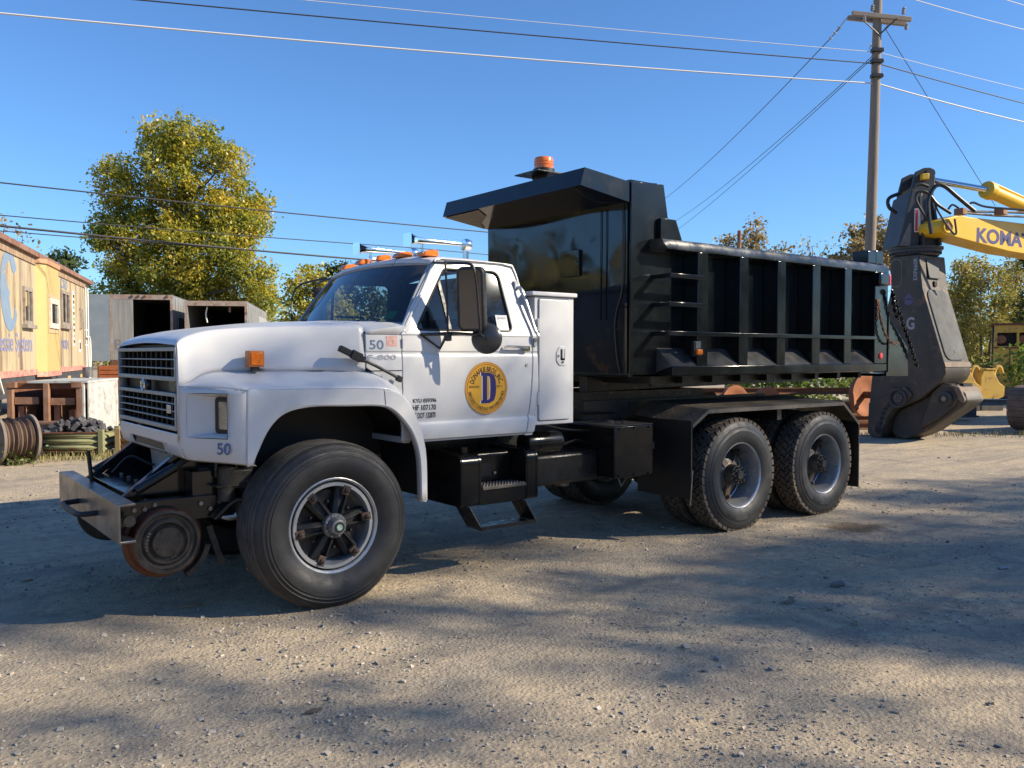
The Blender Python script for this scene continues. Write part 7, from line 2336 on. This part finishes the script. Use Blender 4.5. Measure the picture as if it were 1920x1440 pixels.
# ---- two worn yellow buckets
def bucket(u, d, label):
    b = local_root('loader_bucket', u, d, (0.99, 0.14), 0.28)
    tag(b, label, 'bucket', 'worn yellow buckets')
    prof_ = [(0.0, 0.05), (0.10, 0.0), (0.55, 0.02), (0.75, 0.10), (0.78, 0.42), (0.62, 0.52), (0.40, 0.90), (0.10, 0.92), (0.0, 0.70)]
    MB().prism(prof_, 1, 0.0, 0.55).build('bucket_shell', YELO, b, bevel=0.02)
    MB().box(0.16, 0.46, -0.02, 0.57, 0.90, 0.945).build('bucket_lip', YELO, b, bevel=0.01)
    for k in range(4):
        MB().box(0.785, 0.80, 0.03 + 0.14 * k, 0.12 + 0.14 * k, 0.12, 0.42).build('wear_strip', YELO, b)
    MB().tube(cr([(0.62, 0.3, 0.70), (0.70, 0.3, 0.95), (0.85, 0.3, 0.98), (0.92, 0.3, 0.80)], 4), 0.06, 8).build('bucket_ear', YELO, b)
    MB().box(0.05, 0.75, 0.0, 0.5, -0.30, 0.0).build('bucket_block', bpy.data.materials['dark_timber'], b)


bucket(13.05, 25.0, 'worn yellow bucket standing right behind the shear jaw')
bucket(13.85, 25.2, 'worn yellow bucket next to the leafy bush, right of the other bucket')

# ---- old yellow machine at the right edge
om = local_root('old_machine', 18.0, 32.0, (0.88, -0.475))
tag(om, 'old rusty yellow machine with glassless windows at the right edge', 'machine')
v, f = shape2d([[(0, 0.4), (2.6, 0.4), (2.6, 2.72), (0.05, 2.72)], [(0.15, 1.95), (0.78, 1.95), (0.78, 2.45), (0.15, 2.45)], [(0.86, 1.95), (1.18, 1.95), (1.18, 2.45), (0.86, 2.45)]], 0.04)
MB().add(v, f, frame((0, 0, 0), (1, 0, 0), (0, 0, 1))).build('front_wall', YELO, om)
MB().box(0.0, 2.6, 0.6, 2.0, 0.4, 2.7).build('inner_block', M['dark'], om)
MB().box(-0.05, 2.7, -0.08, 2.1, 2.72, 2.80).build('roof', M['rust'], om)
MB().box(0.55, 0.58, -0.055, -0.041, 1.1, 1.9).build('panel_joint', M['dark'], om)
MB().box(-0.03, 2.6, -0.06, -0.041, 1.86, 1.92).build('waist_bar', M['rust'], om)
MB().box(1.22, 2.6, -0.3, -0.05, 0.5, 2.68).build('side_bay', YEL, om, bevel=0.02)
for x0 in (0.28, 0.98):
    MB().lathe([(0, 0.1), (0.15, 0.12), (0.18, 0.25), (0.12, 0.4)], 1, (x0 + 0.02, 0, 2.2), 12).build('machine_part', M['rustpale'], om)
MB().box(-0.4, 3.0, -0.3, 2.2, 0.0, 0.42).build('machine_tracks', TRK, om, bevel=0.1)
MB().box(-0.25, 0.0, 0.1, 0.5, 0.42, 1.3).build('machine_bracket', M['rust'], om)

# ---- steel beams on the ground
BEAM = mat('dark_painted_beam', (0.055, 0.062, 0.068), 0.6, var=(0.10, 0.10, 0.10), scale=3.0, dirt=(0.16, 0.12, 0.09), dirt_amt=0.3)
BEAMP = mat('pale_beam', (0.30, 0.31, 0.32), 0.6, var=(0.22, 0.22, 0.22), scale=3.0)


def ibeam(u, d, z, ex_, L, h, w, label, m, tilt=0.0):
    o = local_root('steel_beam', u, d, ex_, z)
    tag(o, label, 'beam', 'steel beams lying behind the shear')
    T = Matrix.Rotation(-tilt, 4, 'Y')
    MB().box(0, L, -w / 2, w / 2, 0, h * 0.12, T).build('flange', m, o)
    MB().box(0, L, -w / 2, w / 2, h * 0.88, h, T).build('flange', m, o)
    MB().box(0, L, -w * 0.1, w * 0.1, h * 0.12, h * 0.88, T).build('web', m, o)


ibeam(9.55, 19.4, 0.30, (0.72, 0.69), 2.6, 0.26, 0.30, 'dark steel beam lying slantwise on top of the others', BEAM, 0.05)
ibeam(8.2, 20.4, 0.0, (1, 0.05), 2.4, 0.28, 0.28, 'dark steel beam on the ground under the slanting one', BEAM)
ibeam(8.4, 21.6, 0.05, (1, 0.02), 3.4, 0.36, 0.30, 'dark steel beam lying farther back near the buckets', BEAM)
ibeam(10.4, 22.6, 0.30, (1, -0.03), 3.4, 0.16, 0.35, 'pale steel beam lying in front of the buckets', BEAMP)
ibeam(8.3, 19.8, 0.29, (0.98, 0.16), 1.5, 0.2, 0.24, 'short pale beam resting behind the shear jaw', BEAMP)

# ---- pile of rusty rails and wheelsets seen under the dump bed
for k in range(9):
    z = 0.0 + 0.15 * (k // 2) + (0.15 if k == 8 else 0)
    rlr = local_root('rusty_rail', 3.2 + 0.25 * (k % 3), 18.6 + 0.42 * (k % 2) + 0.10 * (k // 2), (0.99, 0.03 + 0.012 * (k % 3)), z)
    tag(rlr, ['bottom front', 'bottom rear', 'second front', 'second rear', 'third front', 'third rear', 'fourth front', 'fourth rear', 'topmost'][k] + ' rusty rail of the pile glimpsed under the dump bed', 'rail', 'pile of rusty rails')
    Lr = 5.0 - 0.3 * (k % 4)
    MB().prism([(-0.07, 0), (0.07, 0), (0.07, 0.012), (0.012, 0.03), (0.012, 0.11), (0.035, 0.12), (0.035, 0.148), (-0.035, 0.148), (-0.035, 0.12), (-0.012, 0.11), (-0.012, 0.03), (-0.07, 0.012)], 0, 0, Lr).build('rail_body', M['rustpale'] if k % 2 else M['rust'], rlr)
for i, (u, d, z, lb) in enumerate(((7.35, 17.9, 0.80, 'rusty railway wheelset beside the shear behind the dump bed'), (5.35, 18.0, 0.52, 'rusty railway wheelset lying on the rails behind the rear fender'))):
    ws_ = local_root('wheelset', u, d, (0.55, -0.83), z)
    tag(ws_, lb, 'wheelset', 'rusty wheelsets')
    for x in (0.0, 0.95) if i == 0 else (0.0, -0.9):
        sx = 1 if x == 0 else -1
        MB().lathe([(0, x - 0.06), (0.10, x - 0.06), (0.12, x - 0.02), (0.30, x + 0.01), (0.36, x - 0.03), (0.42, x - 0.03), (0.42, x + 0.06), (0.45, x + 0.07), (0.45, x + 0.09), (0.36, x + 0.09), (0.30, x + 0.05), (0.12, x + 0.05), (0, x + 0.06)], 0, n=36).build('rail_wheel', mat('orange_rust_wheel', (0.36, 0.135, 0.055), 0.8, var=(0.26, 0.095, 0.045), scale=4) if i == 0 and x == 0 else bpy.data.materials['orange_rust_wheel'], ws_)
    MB().cyl((-0.15, 0, 0), (1.15, 0, 0), 0.075, 14).build('axle', M['rust'], ws_) if i == 0 else MB().cyl((-1.05, 0, 0), (0.15, 0, 0), 0.075, 14).build('axle', M['rust'], ws_)
xs = local_root('exhaust_stack', 8.1, 31.0, (1, 0))
tag(xs, 'rusty exhaust stack poking up behind the middle of the dump bed', 'exhaust stack')
MB().cyl((0, 0, 0), (0.12, 0, 6.1), 0.075, 14).build('stack_pipe', M['rustpale'], xs)
MB().lathe([(0.0, 3.6), (0.2, 3.6), (0.2, 4.7), (0.0, 4.7)], 2, (0.08, 0, 0), 16).build('stack_muffler', M['rust'], xs)
MB().box(-0.3, 0.3, -0.3, 0.3, 0, 1.2).build('stack_base', M['rust'], xs)

# ---- litter lying on the dirt
def flat_bit(name, label, cat, pts, loc, m, h=0.012):
    o = MB().prism(pts, 2, 0.0, h).build(name, m, None, (loc[0], loc[1], ground_height(loc[0], loc[1]) + 0.004), bevel=0.002)
    tag(o, label, cat)
    return o


DRY = mat('dry_leaf_brown', (0.36, 0.25, 0.14), 0.8, var=(0.25, 0.16, 0.09), scale=30)
flat_bit('dead_leaf', 'curled tan leaf on the shaded dirt in front of the rail wheel', 'leaf', [(-0.08, 0), (-0.03, 0.02), (0.03, 0.012), (0.08, -0.005), (0.03, -0.02), (-0.03, -0.012)], (-0.62, 0.62), DRY)
flat_bit('dead_leaf', 'small tan leaf in the shade near the left edge', 'leaf', [(-0.04, 0), (0, 0.02), (0.04, 0.0), (0, -0.02)], (-1.38, 2.0), DRY)
flat_bit('bark_chip', 'grey bark chip on the dirt near the bottom centre', 'chip', [(-0.04, 0), (0, 0.014), (0.05, 0.0), (0, -0.014)], (-0.71, -1.45), BARK)
flat_bit('wood_scrap', 'small grey wood scrap on the dark dirt right of centre', 'scrap', [(-0.05, 0.012), (0.05, 0.015), (0.05, -0.012), (-0.05, -0.015)], (2.55, -1.75), WOODR, 0.02)
flat_bit('plastic_scrap', 'pale plastic scrap on the shaded dirt at the right', 'scrap', [(-0.05, 0.0), (0.0, 0.03), (0.06, 0.01), (0.03, -0.03)], (4.7, -2.2), BEAMP, 0.01)
flat_bit('flat_stone', 'flat grey stone on the shaded dirt right of centre', 'stone', [(-0.06, 0.0), (0.0, 0.04), (0.09, 0.02), (0.04, -0.04)], (3.2, -1.7), mat('stained_stone', (0.16, 0.15, 0.14), 0.9), 0.02)
